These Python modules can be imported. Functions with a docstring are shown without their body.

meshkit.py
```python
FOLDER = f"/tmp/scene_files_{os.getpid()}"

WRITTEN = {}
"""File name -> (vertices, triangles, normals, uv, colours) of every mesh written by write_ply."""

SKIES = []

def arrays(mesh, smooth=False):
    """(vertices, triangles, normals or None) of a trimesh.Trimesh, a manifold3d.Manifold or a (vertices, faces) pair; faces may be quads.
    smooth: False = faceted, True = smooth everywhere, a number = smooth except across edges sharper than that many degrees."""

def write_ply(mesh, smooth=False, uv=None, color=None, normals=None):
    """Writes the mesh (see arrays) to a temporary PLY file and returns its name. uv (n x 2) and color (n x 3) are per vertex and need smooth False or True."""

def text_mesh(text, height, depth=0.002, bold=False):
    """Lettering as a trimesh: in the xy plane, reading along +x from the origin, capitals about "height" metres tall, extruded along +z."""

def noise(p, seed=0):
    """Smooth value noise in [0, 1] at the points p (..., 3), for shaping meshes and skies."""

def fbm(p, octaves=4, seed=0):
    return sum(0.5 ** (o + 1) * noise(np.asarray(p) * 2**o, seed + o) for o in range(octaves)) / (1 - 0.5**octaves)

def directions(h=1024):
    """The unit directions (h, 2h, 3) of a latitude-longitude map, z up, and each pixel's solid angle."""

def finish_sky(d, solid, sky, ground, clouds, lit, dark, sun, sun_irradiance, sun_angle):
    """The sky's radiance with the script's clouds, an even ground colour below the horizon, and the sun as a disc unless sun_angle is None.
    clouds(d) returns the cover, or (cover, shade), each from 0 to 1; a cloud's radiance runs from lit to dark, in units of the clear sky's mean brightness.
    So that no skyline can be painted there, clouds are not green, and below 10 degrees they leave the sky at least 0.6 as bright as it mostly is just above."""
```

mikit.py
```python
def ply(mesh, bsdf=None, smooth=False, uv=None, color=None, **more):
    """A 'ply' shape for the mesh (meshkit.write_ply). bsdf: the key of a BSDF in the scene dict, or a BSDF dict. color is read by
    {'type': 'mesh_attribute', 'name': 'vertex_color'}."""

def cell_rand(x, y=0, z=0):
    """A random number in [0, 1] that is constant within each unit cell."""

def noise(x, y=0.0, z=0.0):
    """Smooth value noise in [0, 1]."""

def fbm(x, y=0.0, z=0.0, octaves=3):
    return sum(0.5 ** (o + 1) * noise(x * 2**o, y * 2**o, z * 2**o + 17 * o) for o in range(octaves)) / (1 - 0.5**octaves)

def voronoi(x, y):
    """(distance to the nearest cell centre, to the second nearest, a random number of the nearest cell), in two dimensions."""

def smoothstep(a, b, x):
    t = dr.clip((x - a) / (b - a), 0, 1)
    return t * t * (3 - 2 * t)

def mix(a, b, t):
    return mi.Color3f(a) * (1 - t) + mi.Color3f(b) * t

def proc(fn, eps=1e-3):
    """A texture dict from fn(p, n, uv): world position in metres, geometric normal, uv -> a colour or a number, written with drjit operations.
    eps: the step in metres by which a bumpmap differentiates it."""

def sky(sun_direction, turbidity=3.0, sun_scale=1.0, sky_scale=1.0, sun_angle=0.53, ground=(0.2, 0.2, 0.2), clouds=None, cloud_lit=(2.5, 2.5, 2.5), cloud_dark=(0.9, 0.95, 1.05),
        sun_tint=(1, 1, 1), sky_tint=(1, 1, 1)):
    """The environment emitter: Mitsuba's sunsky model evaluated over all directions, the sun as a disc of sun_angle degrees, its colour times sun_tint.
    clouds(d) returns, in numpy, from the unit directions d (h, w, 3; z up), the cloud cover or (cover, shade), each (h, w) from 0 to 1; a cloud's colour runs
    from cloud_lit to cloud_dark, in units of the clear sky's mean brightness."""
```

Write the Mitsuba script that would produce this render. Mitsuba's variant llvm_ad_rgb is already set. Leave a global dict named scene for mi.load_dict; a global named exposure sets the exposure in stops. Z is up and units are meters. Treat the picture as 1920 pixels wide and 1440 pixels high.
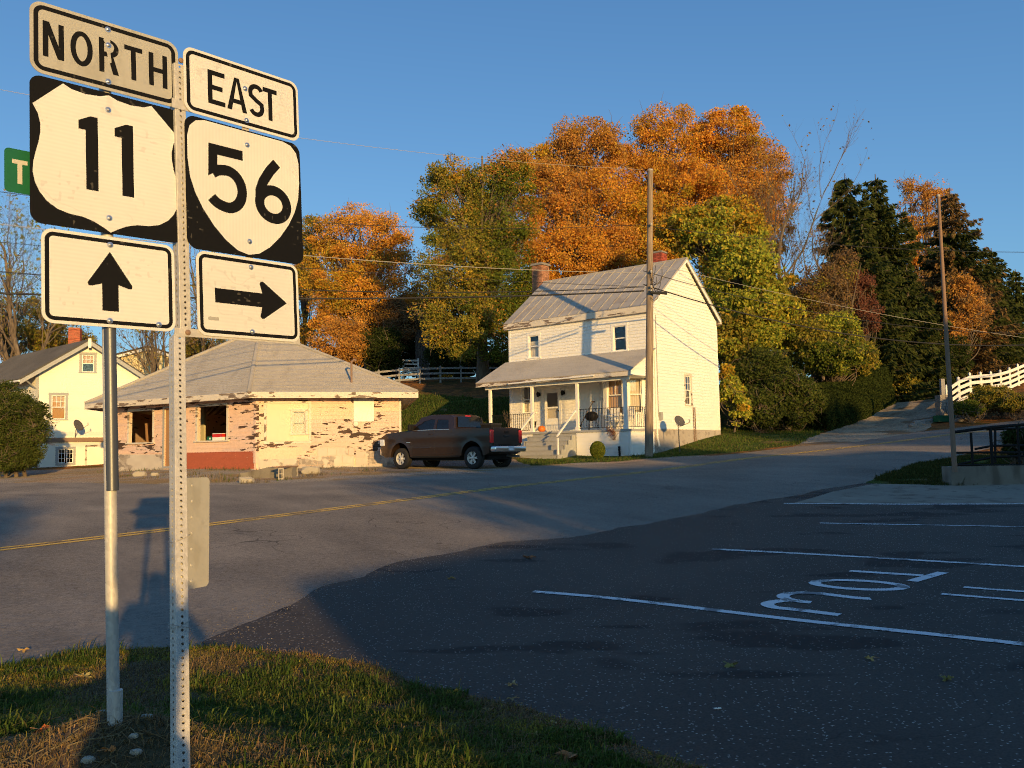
import math
import numpy as np, trimesh, shapely, drjit as dr, mitsuba as mi, mikit, meshkit
from scipy.interpolate import RBFInterpolator
from shapely.geometry import Polygon, LineString, Point, box as sbox
from shapely.ops import unary_union
from shapely import affinity
import manifold3d as m3
from mikit import noise, fbm, voronoi, cell_rand, smoothstep, mix

scene, labels = {}, {}
T = mi.ScalarTransform4f
A = np.array

# ------------------------------------------------------------------ camera, sky, exposure
EYE = A([0, 0, 1.5])
FOC = 1640.0                       # focal length in pixels of the 1920 px wide photograph
PITCH, ROLL = math.radians(4.4), math.radians(1.0)
FWD = A([0, math.cos(PITCH), math.sin(PITCH)])
_u, _r = A([0, -math.sin(PITCH), math.cos(PITCH)]), A([1.0, 0, 0])
UP = math.cos(ROLL) * _u + math.sin(ROLL) * _r
RIGHT = math.cos(ROLL) * _r - math.sin(ROLL) * _u
scene['camera'] = {'type': 'perspective', 'fov': math.degrees(2 * math.atan(960 / FOC)), 'fov_axis': 'x', 'near_clip': 0.05, 'far_clip': 3000.0,
                   'to_world': T().look_at(origin=EYE.tolist(), target=(EYE + FWD).tolist(), up=UP.tolist())}
SUN = A([0.3651, -0.9197, 0.1444])
scene['daylight'] = mikit.sky(SUN.tolist(), turbidity=3.0, sun_scale=1.0, sky_scale=1.0, sun_tint=(1.66, 1.80, 2.12), sky_tint=(.90, 1.55, 2.48))
exposure = 1.85


def sight(px, py, Y):
    """The point of the photograph's line of sight at forward distance Y."""
    d = (px - 960) / FOC * RIGHT + (720 - py) / FOC * UP + FWD
    return EYE + d * (Y / d[1])


# ------------------------------------------------------------------ helpers
_count = {}


def thing(name, label=None, cat=None, group=None, kind=None):
    n = _count.get(name, 0)
    _count[name] = n + 1
    key = name if n == 0 else f'{name}_{n:03d}'
    d = {}
    if label: d['label'] = label
    if cat: d['category'] = cat
    if group: d['group'] = group
    if kind: d['kind'] = kind
    labels[key] = d
    return key


def part(parent, name, label=None, kind=None):
    k = f'{parent}__{name}'
    n = _count.get(k, 0)
    _count[k] = n + 1
    if n: k = f'{k}_{n:03d}'
    if label or kind:
        labels[k] = {a: b for a, b in (('label', label), ('kind', kind)) if b}
    return k


def put(key, mesh, bsdf, smooth=False, color=None, uv=None):
    scene[key] = mikit.ply(mesh, bsdf, smooth, uv, color)
    return key


class MB:
    """Collects pieces into one mesh."""

    def __init__(s): s.v, s.f, s.n, s.c = [], [], 0, []

    def raw(s, v, f, c=None):
        v = np.asarray(v, float); f = np.asarray(f, int)
        if f.shape[1] == 4: f = np.vstack([f[:, [0, 1, 2]], f[:, [0, 2, 3]]])
        s.v.append(v); s.f.append(f + s.n); s.n += len(v)
        if c is not None: s.c.append(np.broadcast_to(np.asarray(c, float), (len(v), 3)))
        return s

    def box(s, o, ax, ay, az, c=None):
        """Box from corner o along three edge vectors."""
        o, ax, ay, az = (A(x, float) for x in (o, ax, ay, az))
        if np.dot(np.cross(ax, ay), az) < 0: ax, ay = ay, ax
        v = [o + i * ax + j * ay + k * az for k in (0, 1) for j in (0, 1) for i in (0, 1)]
        return s.raw(v, [[0, 2, 3, 1], [4, 5, 7, 6], [0, 1, 5, 4], [2, 6, 7, 3], [0, 4, 6, 2], [1, 3, 7, 5]], c)

    def abox(s, x0, x1, y0, y1, z0, z1, c=None): return s.box([x0, y0, z0], [x1 - x0, 0, 0], [0, y1 - y0, 0], [0, 0, z1 - z0], c)

    def tube(s, pts, r, sides=8, cap=True, c=None):
        p = np.asarray(pts, float); r = np.broadcast_to(r, (len(p),)).astype(float)
        t = np.gradient(p, axis=0); t /= np.linalg.norm(t, axis=1, keepdims=True) + 1e-12
        a = np.cross(t, np.where(np.abs(t[:, 2:]) < 0.9, [0, 0, 1.0], [1.0, 0, 0])); a /= np.linalg.norm(a, axis=1, keepdims=True) + 1e-12
        b, g = np.cross(t, a), np.arange(sides) * 2 * np.pi / sides
        v = (p[:, None] + r[:, None, None] * (np.cos(g)[None, :, None] * a[:, None] + np.sin(g)[None, :, None] * b[:, None])).reshape(-1, 3)
        i, j = np.meshgrid(np.arange(len(p) - 1), np.arange(sides), indexing='ij')
        q = np.stack([i * sides + j, i * sides + (j + 1) % sides, (i + 1) * sides + (j + 1) % sides, (i + 1) * sides + j], -1).reshape(-1, 4)
        f = np.vstack([q[:, [0, 1, 2]], q[:, [0, 2, 3]]])
        if cap:
            k = np.arange(1, sides - 1); e = (len(p) - 1) * sides
            f = np.vstack([f, np.stack([k * 0, k + 1, k], 1), np.stack([k * 0 + e, e + k, e + k + 1], 1)])
        return s.raw(v, f, c)

    def mesh(s): return np.vstack(s.v), np.vstack(s.f)

    def put(s, key, bsdf, smooth=False): return put(key, s.mesh(), bsdf, smooth, np.vstack(s.c) if s.c else None)


class Frame:
    """Local (a, d, z): a along a wall, d outwards, z up."""

    def __init__(s, o, a, d): s.o, s.a, s.d, s.k = A(o, float), A([*a, 0], float), A([*d, 0], float), A([0, 0, 1.0])

    def __call__(s, a, d, z): return s.o + a * s.a + d * s.d + z * s.k

    def many(s, p): p = np.asarray(p, float); return s.o + p[:, :1] * s.a + p[:, 1:2] * s.d + p[:, 2:] * s.k

    def box(s, mb, a0, a1, d0, d1, z0, z1, c=None): return mb.box(s(a0, d0, z0), (a1 - a0) * s.a, (d1 - d0) * s.d, (z1 - z0) * s.k, c)

    def one(s, key, bsdf, *b): return s.box(MB(), *b).put(key, bsdf)


def tri(poly):
    v, f = trimesh.creation.triangulate_polygon(poly, engine='earcut')
    return np.asarray(v), np.asarray(f)


def polys(g): return [p for p in getattr(g, 'geoms', [g]) if p.geom_type == 'Polygon' and p.area > 1e-9]


def prism(fr, shape, d0, d1, mb=None):
    """A flat shape in (a, z) of the frame, from depth d0 to d1."""
    mb = mb or MB()
    for p in polys(shape):
        v, f = tri(p); n = len(v)
        w = np.vstack([np.c_[v[:, 0], np.full(n, d0), v[:, 1]], np.c_[v[:, 0], np.full(n, d1), v[:, 1]]])
        fs = [f[:, ::-1], f + n]
        for ring in [p.exterior, *p.interiors]:
            c = A(ring.coords)[:-1]; m = len(c); b = len(w)
            w = np.vstack([w, np.c_[c[:, 0], np.full(m, d0), c[:, 1]], np.c_[c[:, 0], np.full(m, d1), c[:, 1]]])
            i = np.arange(m); j = (i + 1) % m
            fs += [np.stack([b + i, b + j, b + m + j], 1), np.stack([b + i, b + m + j, b + m + i], 1)]
        mb.raw(fr.many(w), np.vstack(fs))
    return mb


def unit(v): return A(v, float) / np.linalg.norm(v)


def lathe(prof, n=24, o=(0, 0, 0), ax=(0, 0, 1)):
    """Profile (radius, height) turned about ax."""
    ax = unit(ax); e = unit(np.cross(ax, [0.3, 0.9, 0.2])); g = np.cross(ax, e)
    an = np.arange(n) * 2 * np.pi / n
    v = A([A(o) + h * ax + r * (math.cos(t) * e + math.sin(t) * g) for r, h in prof for t in an])
    i, j = np.meshgrid(np.arange(len(prof) - 1), np.arange(n), indexing='ij')
    q = np.stack([i * n + j, i * n + (j + 1) % n, (i + 1) * n + (j + 1) % n, (i + 1) * n + j], -1).reshape(-1, 4)
    return v, np.vstack([q[:, [0, 1, 2]], q[:, [0, 2, 3]]])


# ------------------------------------------------------------------ materials
def two(d): return {'type': 'twosided', 'b': d}


def rgb(*c): return {'type': 'rgb', 'value': list(c)}


def solid(key, c, rough=0.6, metal=0.0, spec=0.4, **k):
    scene[key] = two({'type': 'principled', 'base_color': rgb(*c), 'roughness': rough, 'metallic': metal, 'specular': spec, **k})


def procmat(key, fn, rough=0.8, spec=0.3, bump=None, bscale=1.0, eps=1e-3, metal=0.0, **k):
    d = {'type': 'principled', 'base_color': mikit.proc(fn), 'roughness': rough, 'specular': spec, 'metallic': metal, **k}
    if bump: d = {'type': 'bumpmap', 'arbitrary': mikit.proc(bump, eps), 'scale': bscale, 'bsdf': d}
    scene[key] = two(d)


C3 = mi.Color3f


def f_road(p, n, uv):
    g = noise(p.x * 90, p.y * 90, p.z * 90)
    g2 = noise(p.x * 23, p.y * 23)
    big = fbm(p.x * .5, p.y * .5, octaves=4)
    st = fbm(p.x * .35 - p.y * .55, p.x * 1.9 + p.y * 1.3, octaves=3)
    a = dr.abs(fbm(p.x * .55 + 7, p.y * .55, octaves=4) - .5)
    crack = smoothstep(.006, .0, a) * smoothstep(.45, .6, noise(p.x * .3, p.y * .3 + 5))
    v = .138 + .09 * (g - .5) + .04 * (g2 - .5) + .07 * (big - .5) + .06 * (st - .5)
    v = v * (1 - .55 * crack)
    return C3(v * 1.14, v * 1.0, v * .82)


def f_lot(p, n, uv):
    d1, d2, r = voronoi(p.x * 38, p.y * 38)
    chip = smoothstep(.30, .18, d1) * dr.select(r > .86, 1., 0.)
    g = noise(p.x * 110, p.y * 110)
    big = fbm(p.x * .7, p.y * .7, octaves=4)
    oil = smoothstep(.60, .68, fbm(p.x * .8 + 31, p.y * 1.6 + 4, octaves=3))
    v = .050 + .026 * (g - .5) + .022 * (big - .5)
    ck = dr.abs(fbm(p.x * .5 + 17, p.y * .5 + 3, octaves=4) - .5)
    v = v * (1 - .6 * oil) * (1 - .3 * smoothstep(.003, .0, ck) * smoothstep(.4, .6, noise(p.x * .4 + 9, p.y * .4)))
    return mix(C3(v * 1.2, v * 1.0, v * .78), C3(.42, .38, .32), chip * (.35 + .65 * noise(p.x * 9, p.y * 9)))


def f_gravel(p, n, uv):
    d1, d2, r = voronoi(p.x * 22, p.y * 22)
    v = .27 + .18 * (r - .5) + .1 * (fbm(p.x * .8, p.y * .8, octaves=4) - .5)
    v = v * (.55 + .45 * smoothstep(.5, .2, d1))
    dirt = smoothstep(.45, .65, fbm(p.x * .45 + 3, p.y * .45, octaves=4))
    weed = smoothstep(.56, .64, fbm(p.x * .7 + 40, p.y * 1.1, octaves=4))
    c = mix(C3(v * 1.12, v, v * .84), C3(.25, .17, .105) * (.7 + .6 * r), dirt * .7)
    return mix(c, C3(.20, .135, .055) * (.6 + .8 * r), weed * .75)


def f_turf(p, n, uv):
    a = fbm(p.x * 1.1, p.y * 1.1, octaves=5); b = noise(p.x * 14, p.y * 14, p.z * 5); c = noise(p.x * 60, p.y * 60)
    g = mix(C3(.045, .075, .014), C3(.11, .125, .03), smoothstep(.3, .7, a))
    g = mix(g, C3(.17, .11, .05), smoothstep(.56, .7, fbm(p.x * .6 + 9, p.y * .6 + 2, octaves=4)) * .8)
    return g * (.42 + .4 * b + .3 * c)


def f_leafy(p, n, uv):
    d1, d2, r = voronoi(p.x * 3.2, p.y * 3.2)
    a = fbm(p.x * .7, p.y * .7, octaves=4)
    c = mix(C3(.10, .055, .025), C3(.23, .10, .03), r)
    c = mix(c, C3(.05, .055, .018), smoothstep(.5, .65, a) * .7)
    return c * (.6 + .6 * noise(p.x * 11, p.y * 11))


def f_soil(p, n, uv):
    d1, d2, r = voronoi(p.x * 60, p.y * 60)
    a = fbm(p.x * 6, p.y * 6, octaves=4)
    c = mix(C3(.07, .046, .03), C3(.16, .115, .075), a)
    c = c * (.65 + .6 * r)
    g = smoothstep(.45, .6, fbm(p.x * 2.2 + 3, p.y * 2.2, octaves=3))
    return mix(c, C3(.06, .065, .022), g * .5)


def f_drive(p, n, uv):
    d1, d2, r = voronoi(p.x * 9, p.y * 9)
    v = .22 + .12 * (r - .5) + .16 * (fbm(p.x * .8, p.y * .8, octaves=4) - .5)
    c = C3(v * 1.2, v, v * .72)
    return mix(c, C3(.13, .085, .045), smoothstep(.55, .68, fbm(p.x * .6 + 5, p.y * .6, octaves=4)) * .8)


def f_concrete(p, n, uv):
    a = fbm(p.x * 1.3, p.y * 1.3, p.z * 1.3, octaves=5); g = noise(p.x * 70, p.y * 70, p.z * 70)
    st = smoothstep(.5, .75, fbm(p.x * 4 + 3, p.y * 4, p.z * 1.1, octaves=3))
    v = .19 + .09 * (a - .5) + .04 * (g - .5)
    return mix(C3(v * 1.12, v, v * .80), C3(.085, .07, .05), st * .65)


def f_found(p, n, uv):
    a = fbm(p.x * 1.5, p.y * 1.5, p.z * 1.5, octaves=5); b = fbm(p.x * 5 + 4, p.y * 5, p.z * 5, octaves=3)
    c = mix(C3(.34, .30, .25), C3(.42, .39, .34), a)
    c = mix(c, C3(.20, .17, .14), smoothstep(.55, .7, b) * .6)
    return c * (.88 + .24 * noise(p.x * 40, p.y * 40, p.z * 40))


def f_white(p, n, uv):
    a = fbm(p.x * 1.2, p.y * 1.2, p.z * 3, octaves=4)
    s = smoothstep(.6, .8, fbm(p.x * 3 + 8, p.y * 3, p.z * .7, octaves=4))
    c = mix(C3(.84, .82, .74), C3(.79, .77, .69), a)
    return mix(c, C3(.6, .55, .46), s * .25)


def peel(c1, c2, t0, und, sx=1.0):
    def fn(p, n, uv):
        u = p.x * .93 + p.y * .37
        a = fbm(u * 3.2 * sx + 7, p.z * 9 * sx, octaves=5)
        big = fbm(u * .55 + 2, p.z * .8 + 6, octaves=3)
        q = p.z / .16; q = q - dr.floor(q)
        a = a + .06 * (smoothstep(.35, .0, q) - .35) * noise(u * 4 + 3, dr.floor(p.z / .16))
        k = smoothstep(t0, t0 + .025, a + .55 * (big - .5))
        rim = smoothstep(t0 - .035, t0, a + .55 * (big - .5)) * (1 - k)
        c = mix(C3(*c1), C3(*c2), fbm(u * .9, p.z * 1.6 + 3, octaves=4))
        c = c * (.92 + .16 * noise(u * 30, p.z * 30))
        w = C3(*und) * (.5 + .9 * noise(u * 6, p.z * 70))
        c = mix(c, C3(.72, .64, .52), rim * .6)
        return mix(c, w, k)
    return fn


def f_stucco(p, n, uv):
    u = p.x * .93 + p.y * .37
    d1, d2, r = voronoi(u * 8, p.z * 8)
    a = fbm(u * 2.5, p.z * 2.5, octaves=5)
    c = mix(C3(.66, .60, .50), C3(.50, .44, .37), a)
    k = smoothstep(.50, .56, fbm(u * 1.7 + 5, p.z * 2.2, octaves=4))
    return mix(c, mix(C3(.22, .18, .15), C3(.46, .40, .33), r), k * .85)


def f_shingle(p, n, uv):
    r = cell_rand(p.x * 3.1 + p.y * 1.7, p.y * .9 - p.x * .4, p.z * 12)
    a = fbm(p.x * .6, p.y * .6, p.z * .9, octaves=4)
    v = .37 + .035 * (r - .5) + .07 * (a - .5)
    st = smoothstep(.55, .75, fbm(p.x * 2.2, p.y * .7, p.z * .5, octaves=3))
    return mix(C3(v * 1.08, v, v * .86), C3(.2, .175, .145), st * .2) * (.9 + .2 * noise(p.x * 45, p.y * 45, p.z * 45))


def f_shingle_dark(p, n, uv):
    a = fbm(p.x * .8, p.y * .8, p.z, octaves=4)
    v = .095 + .05 * (a - .5) + .03 * (noise(p.x * 20, p.y * 20, p.z * 20) - .5)
    return C3(v * 1.08, v, v * .88)


def f_tin(p, n, uv):
    a = fbm(p.x * .9, p.y * .9, p.z * .9, octaves=4)
    s = smoothstep(.52, .72, fbm(p.x * 2.5 + 1, p.y * 2.5, p.z * .6, octaves=4))
    v = .36 + .10 * (a - .5)
    return mix(C3(v * 1.08, v * 1.0, v * .86), C3(.24, .19, .15), s * .35)


def f_pole(p, n, uv):
    a = noise(p.x * 60, p.y * 60, p.z * 2.2); b = fbm(p.x * 9, p.y * 9, p.z * .9, octaves=4)
    c = mix(C3(.21, .155, .105), C3(.34, .27, .20), b)
    return c * (.6 + .7 * a)


def f_galv(p, n, uv):
    d1, d2, r = voronoi((p.x + p.y) * 55, p.z * 55)
    v = .50 + .10 * (r - .5) + .10 * (fbm(p.x * 9, p.y * 9, p.z * 3, octaves=3) - .5)
    return C3(v * 1.0, v * .97, v * .88)


def f_sheet(p, n, uv):
    u = p.x * .69 + p.y * .72
    a = fbm(u * 6, p.z * 6, octaves=4)
    sc = smoothstep(.012, .0, dr.abs(fbm(u * 3 + 4, p.z * 5, octaves=3) - .62)) * smoothstep(.5, .7, noise(u * 5, p.z * 5))
    spot = smoothstep(.78, .84, noise(u * 60, p.z * 60 + 9)) * smoothstep(.5, .7, noise(u * 7 + 3, p.z * 7))
    c = mix(C3(.68, .68, .65), C3(.62, .62, .59), a)
    rib = .5 + .5 * dr.sin(p.z * 2 * math.pi / .0165)
    return c * (.955 + .045 * rib) * (1 - .10 * sc - .12 * spot)


def f_sheetv(p, n, uv):
    u = p.x * .69 + p.y * .72
    a = fbm(u * 6, p.z * 6, octaves=4)
    rib = .5 + .5 * dr.sin(u * 2 * math.pi / .0165)
    return mix(C3(.69, .69, .65), C3(.63, .63, .595), a) * (.95 + .05 * rib)


def f_sheetold(p, n, uv):
    u = p.x * .69 + p.y * .72
    a = fbm(u * 5, p.z * 5, octaves=5)
    g = smoothstep(.5, .75, fbm(u * 16, p.z * 9, octaves=4))
    return mix(mix(C3(.40, .40, .37), C3(.345, .345, .315), a), C3(.25, .24, .20), g * .35)


def f_black(p, n, uv):
    u = p.x * .69 + p.y * .72
    sp = smoothstep(.86, .9, noise(u * 70, p.z * 70)) * smoothstep(.55, .75, noise(u * 9, p.z * 9))
    return mix(C3(.007, .0075, .009), C3(.16, .15, .13), sp * .35)


def f_bark(p, n, uv):
    a = noise(p.x * 14, p.y * 14, p.z * 2.5); b = fbm(p.x * 2, p.y * 2, p.z * .7, octaves=3)
    return mix(C3(.10, .075, .055), C3(.22, .175, .13), b) * (.55 + .8 * a)


def f_paint(p, n, uv):
    w = smoothstep(.60, .68, fbm(p.x * 5, p.y * 5, octaves=5) + .25 * (noise(p.x * 60, p.y * 60) - .5))
    return mix(C3(.62, .62, .62), C3(.10, .10, .10), w * .8)


def f_yellow(p, n, uv):
    w = smoothstep(.50, .70, fbm(p.x * 3, p.y * 3, octaves=5) + .3 * (noise(p.x * 40, p.y * 40) - .5))
    return mix(C3(.52, .34, .08), C3(.115, .105, .085), w * .75)


def b_ground(p, n, uv): return fbm(p.x * 40, p.y * 40, octaves=3) * .006 + noise(p.x * 5, p.y * 5) * .006


def b_gravel(p, n, uv):
    d1, d2, r = voronoi(p.x * 22, p.y * 22)
    return smoothstep(.6, .1, d1) * .012 * (.4 + r)


def b_soft(p, n, uv): return fbm(p.x * 9, p.y * 9, p.z * 9, octaves=4) * .02


def b_turf(p, n, uv): return fbm(p.x * 7, p.y * 7, octaves=5) * .08


procmat('m_road', f_road, .85, .35, b_ground, 1.0, 3e-3)
procmat('m_lot', f_lot, .8, .35, b_ground, .8, 3e-3)
procmat('m_gravel', f_gravel, .95, .2, b_gravel, 1.0, 5e-3)
procmat('m_turf', f_turf, .95, .1, b_turf, 1.0, 1e-2)
procmat('m_leafy', f_leafy, .95, .1, b_turf, 1.0, 1e-2)
procmat('m_soil', f_soil, .95, .1, b_soft, 1.0, 3e-3)
procmat('m_drive', f_drive, .95, .15, b_gravel, 1.0, 5e-3)
procmat('m_concrete', f_concrete, .9, .2)
procmat('m_found', f_found, .9, .2, b_soft, .5, 5e-3)
procmat('m_white', f_white, .55, .35)
procmat('m_peach', peel((.80, .57, .415), (.74, .51, .37), .70, (.13, .08, .055), 1.1), .7, .25)
procmat('m_peach_worn', peel((.74, .54, .43), (.66, .46, .37), .585, (.10, .06, .045), 1.15), .8, .2)
procmat('m_peach_bare', peel((.70, .52, .42), (.60, .45, .37), .50, (.09, .06, .045), 1.1), .85, .15)
procmat('m_redband', peel((.44, .12, .06), (.37, .095, .05), .72, (.45, .32, .23), 1.5), .7, .25)
procmat('m_trim', peel((.70, .64, .53), (.62, .56, .46), .62, (.22, .17, .13)), .7, .25)
procmat('m_stucco', f_stucco, .9, .2, b_soft, 1.0, 5e-3)
procmat('m_shingle', f_shingle, .9, .15)
procmat('m_shingle_dark', f_shingle_dark, .9, .15)
procmat('m_tin', f_tin, .55, .4)
procmat('m_pole', f_pole, .9, .2)
procmat('m_galv', f_galv, .5, .4, metal=.15)
procmat('m_sheet', f_sheet, .45, .4)
procmat('m_sheetv', f_sheetv, .45, .4)
procmat('m_sheetold', f_sheetold, .6, .3)
procmat('m_black', f_black, .8, .12)
procmat('m_bark', f_bark, .95, .1)
procmat('m_roadpaint', f_paint, .8, .2)
procmat('m_yellow', f_yellow, .8, .2)
solid('m_clean_white', (.82, .80, .73), .5)
solid('m_grey_paint', (.36, .36, .34), .6)
solid('m_grey_trim', (.33, .34, .33), .6)
solid('m_cream', (.80, .765, .64), .6)
solid('m_dark_band', (.10, .11, .125), .4, .5)
solid('m_yellow_house', (.72, .60, .33), .7)
solid('m_dark', (.02, .02, .02), .6)
solid('m_iron', (.012, .012, .012), .7, spec=.2)
solid('m_rust', (.24, .155, .105), .8)
solid('m_wire', (.02, .02, .022), .6)
solid('m_wire_pale', (.36, .34, .30), .6)
solid('m_wood', (.34, .19, .09), .7)
solid('m_fence', (.74, .72, .66), .6)
solid('m_fence_grey', (.27, .265, .25), .8)  # paddock fence: shade of trees and house put into the grey
solid('m_old_wood', (.10, .09, .08), .9)
solid('m_curtain', (.55, .49, .38), .9)
solid('m_blind', (.42, .25, .11), .8)
solid('m_room', (.30, .28, .22), .9)
solid('m_roomwall', (.52, .47, .30), .9)
solid('m_tail', (.62, .02, .02), .15, spec=.6)
solid('m_rubber', (.018, .018, .018), .8)
solid('m_chrome', (.78, .78, .78), .15, .9)
solid('m_panel', (.80, .62, .43), .6)
solid('m_rim', (.66, .65, .62), .25, .35)
solid('m_truckpaint', (.032, .0185, .0125), .25, .3, .5, clearcoat=1.0, clearcoat_gloss=.92)
solid('m_tint', (.006, .007, .008), .06, spec=.6)
solid('m_plate', (.6, .64, .7), .5)
solid('m_pumpkin', (.70, .17, .02), .5)
solid('m_red', (.55, .03, .02), .5)
solid('m_dish', (.09, .085, .08), .5)
solid('m_green', (.006, .11, .045), .4)
solid('m_green_bin', (.015, .12, .055), .5)
solid('m_letter_grey', (.48, .48, .42), .6)
solid('m_steel_bolt', (.55, .57, .58), .3, .9)
solid('m_stone', (.24, .225, .2), .95)
solid('m_block', (.40, .36, .28), .95)
solid('m_skin', (.45, .28, .2), .6)
solid('m_cloth', (.05, .06, .09), .9)
solid('m_phone', (.03, .03, .03), .3)
solid('m_store', (.35, .2, .15), .9)
scene['m_pane'] = {'type': 'thindielectric', 'int_ior': 1.5}
scene['m_leaf'] = {'type': 'principledthin', 'base_color': {'type': 'mesh_attribute', 'name': 'vertex_color'}, 'roughness': .6, 'diff_trans': .7, 'eta': 1.35}
scene['m_vcol'] = two({'type': 'principled', 'base_color': {'type': 'mesh_attribute', 'name': 'vertex_color'}, 'roughness': .85, 'specular': .2})

# ------------------------------------------------------------------ the lie of the land
_ctl = [  # X, Y, z
    (-40, -40, -.2), (0, -40, -.2), (40, -40, .4), (-40, 0, -.2), (-12, 0, -.05), (-6, 0, .05), (0, -6, 0), (8, -6, 0), (18, -6, .3), (40, 0, 1.5),
    (0, 3, .1), (3.8, 6.7, 0), (0.2, 9.2, .05), (2.7, 12.2, .1), (5.9, 10.4, .06), (5.2, 14.9, .17), (8.2, 14.2, .15), (-3, 6.5, .1), (-6, 7, .1), (1, 4.3, 0), (4, 4, 0), (10, 6, 0),
    (-7, 12, .3), (-4.4, 15.8, .4), (0, 22.6, .6), (5.7, 29.5, .87), (11, 33, 1.25), (18.1, 36.2, 1.9), (23.3, 40, 2.3), (32, 45, 3.1), (45, 50, 4),
    (5.65, 18.1, .3), (10.5, 18.1, .27), (8.6, 21, .5), (12, 21.5, .56), (14, 28, 1.2), (20, 30, 1.6), (20, 20, .6),
    (-9.5, 30, .62), (-16.4, 28, .6), (-25, 25, .5), (-1.5, 32.8, .86), (-4.8, 34.7, .87), (.8, 31.5, .84), (5.4, 34.8, 1.18), (4.8, 36.4, 1.22), (0, 37.5, 1.1), (6.4, 37.9, 1.3), (8.3, 40.5, 1.75), (10.2, 43, 2.15), (12.4, 38, 1.68), (15.2, 38, 1.8),
    (-10.4, 35.5, .93), (-5, 37.2, .98), (-18.9, 41, .87), (-14, 45, 1.6), (-5, 46, 2.6), (-5.4, 44, 2.5), (-27, 50, 1.04), (-23, 51, 1.18), (-40, 50, .9),
    (-2, 41.5, 1.9), (-3, 50, 4.0), (-10, 62, 6.4), (-1, 60, 6.2), (8, 60, 6.0), (14, 54, 4.2), (15, 46, 2.3), (20.5, 50, 3.1), (26.7, 60, 4.5), (29.9, 62, 5.2), (25.5, 50, 4.0), (34.9, 60, 5.6), (28, 48, 3.6), (25.8, 45, 2.9),
    (-25, 62, 3), (-40, 70, 2.5), (-20, 75, 6.5), (0, 80, 7.5), (20, 80, 7), (40, 80, 8), (0, 95, 8), (-45, 95, 4), (45, 95, 9), (60, 60, 7), (60, 30, 4), (-60, 30, 0), (60, 0, 2)]
_rbf = RBFInterpolator(A([c[:2] for c in _ctl]), A([c[2] for c in _ctl]), kernel='thin_plate_spline', smoothing=.25)


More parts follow.
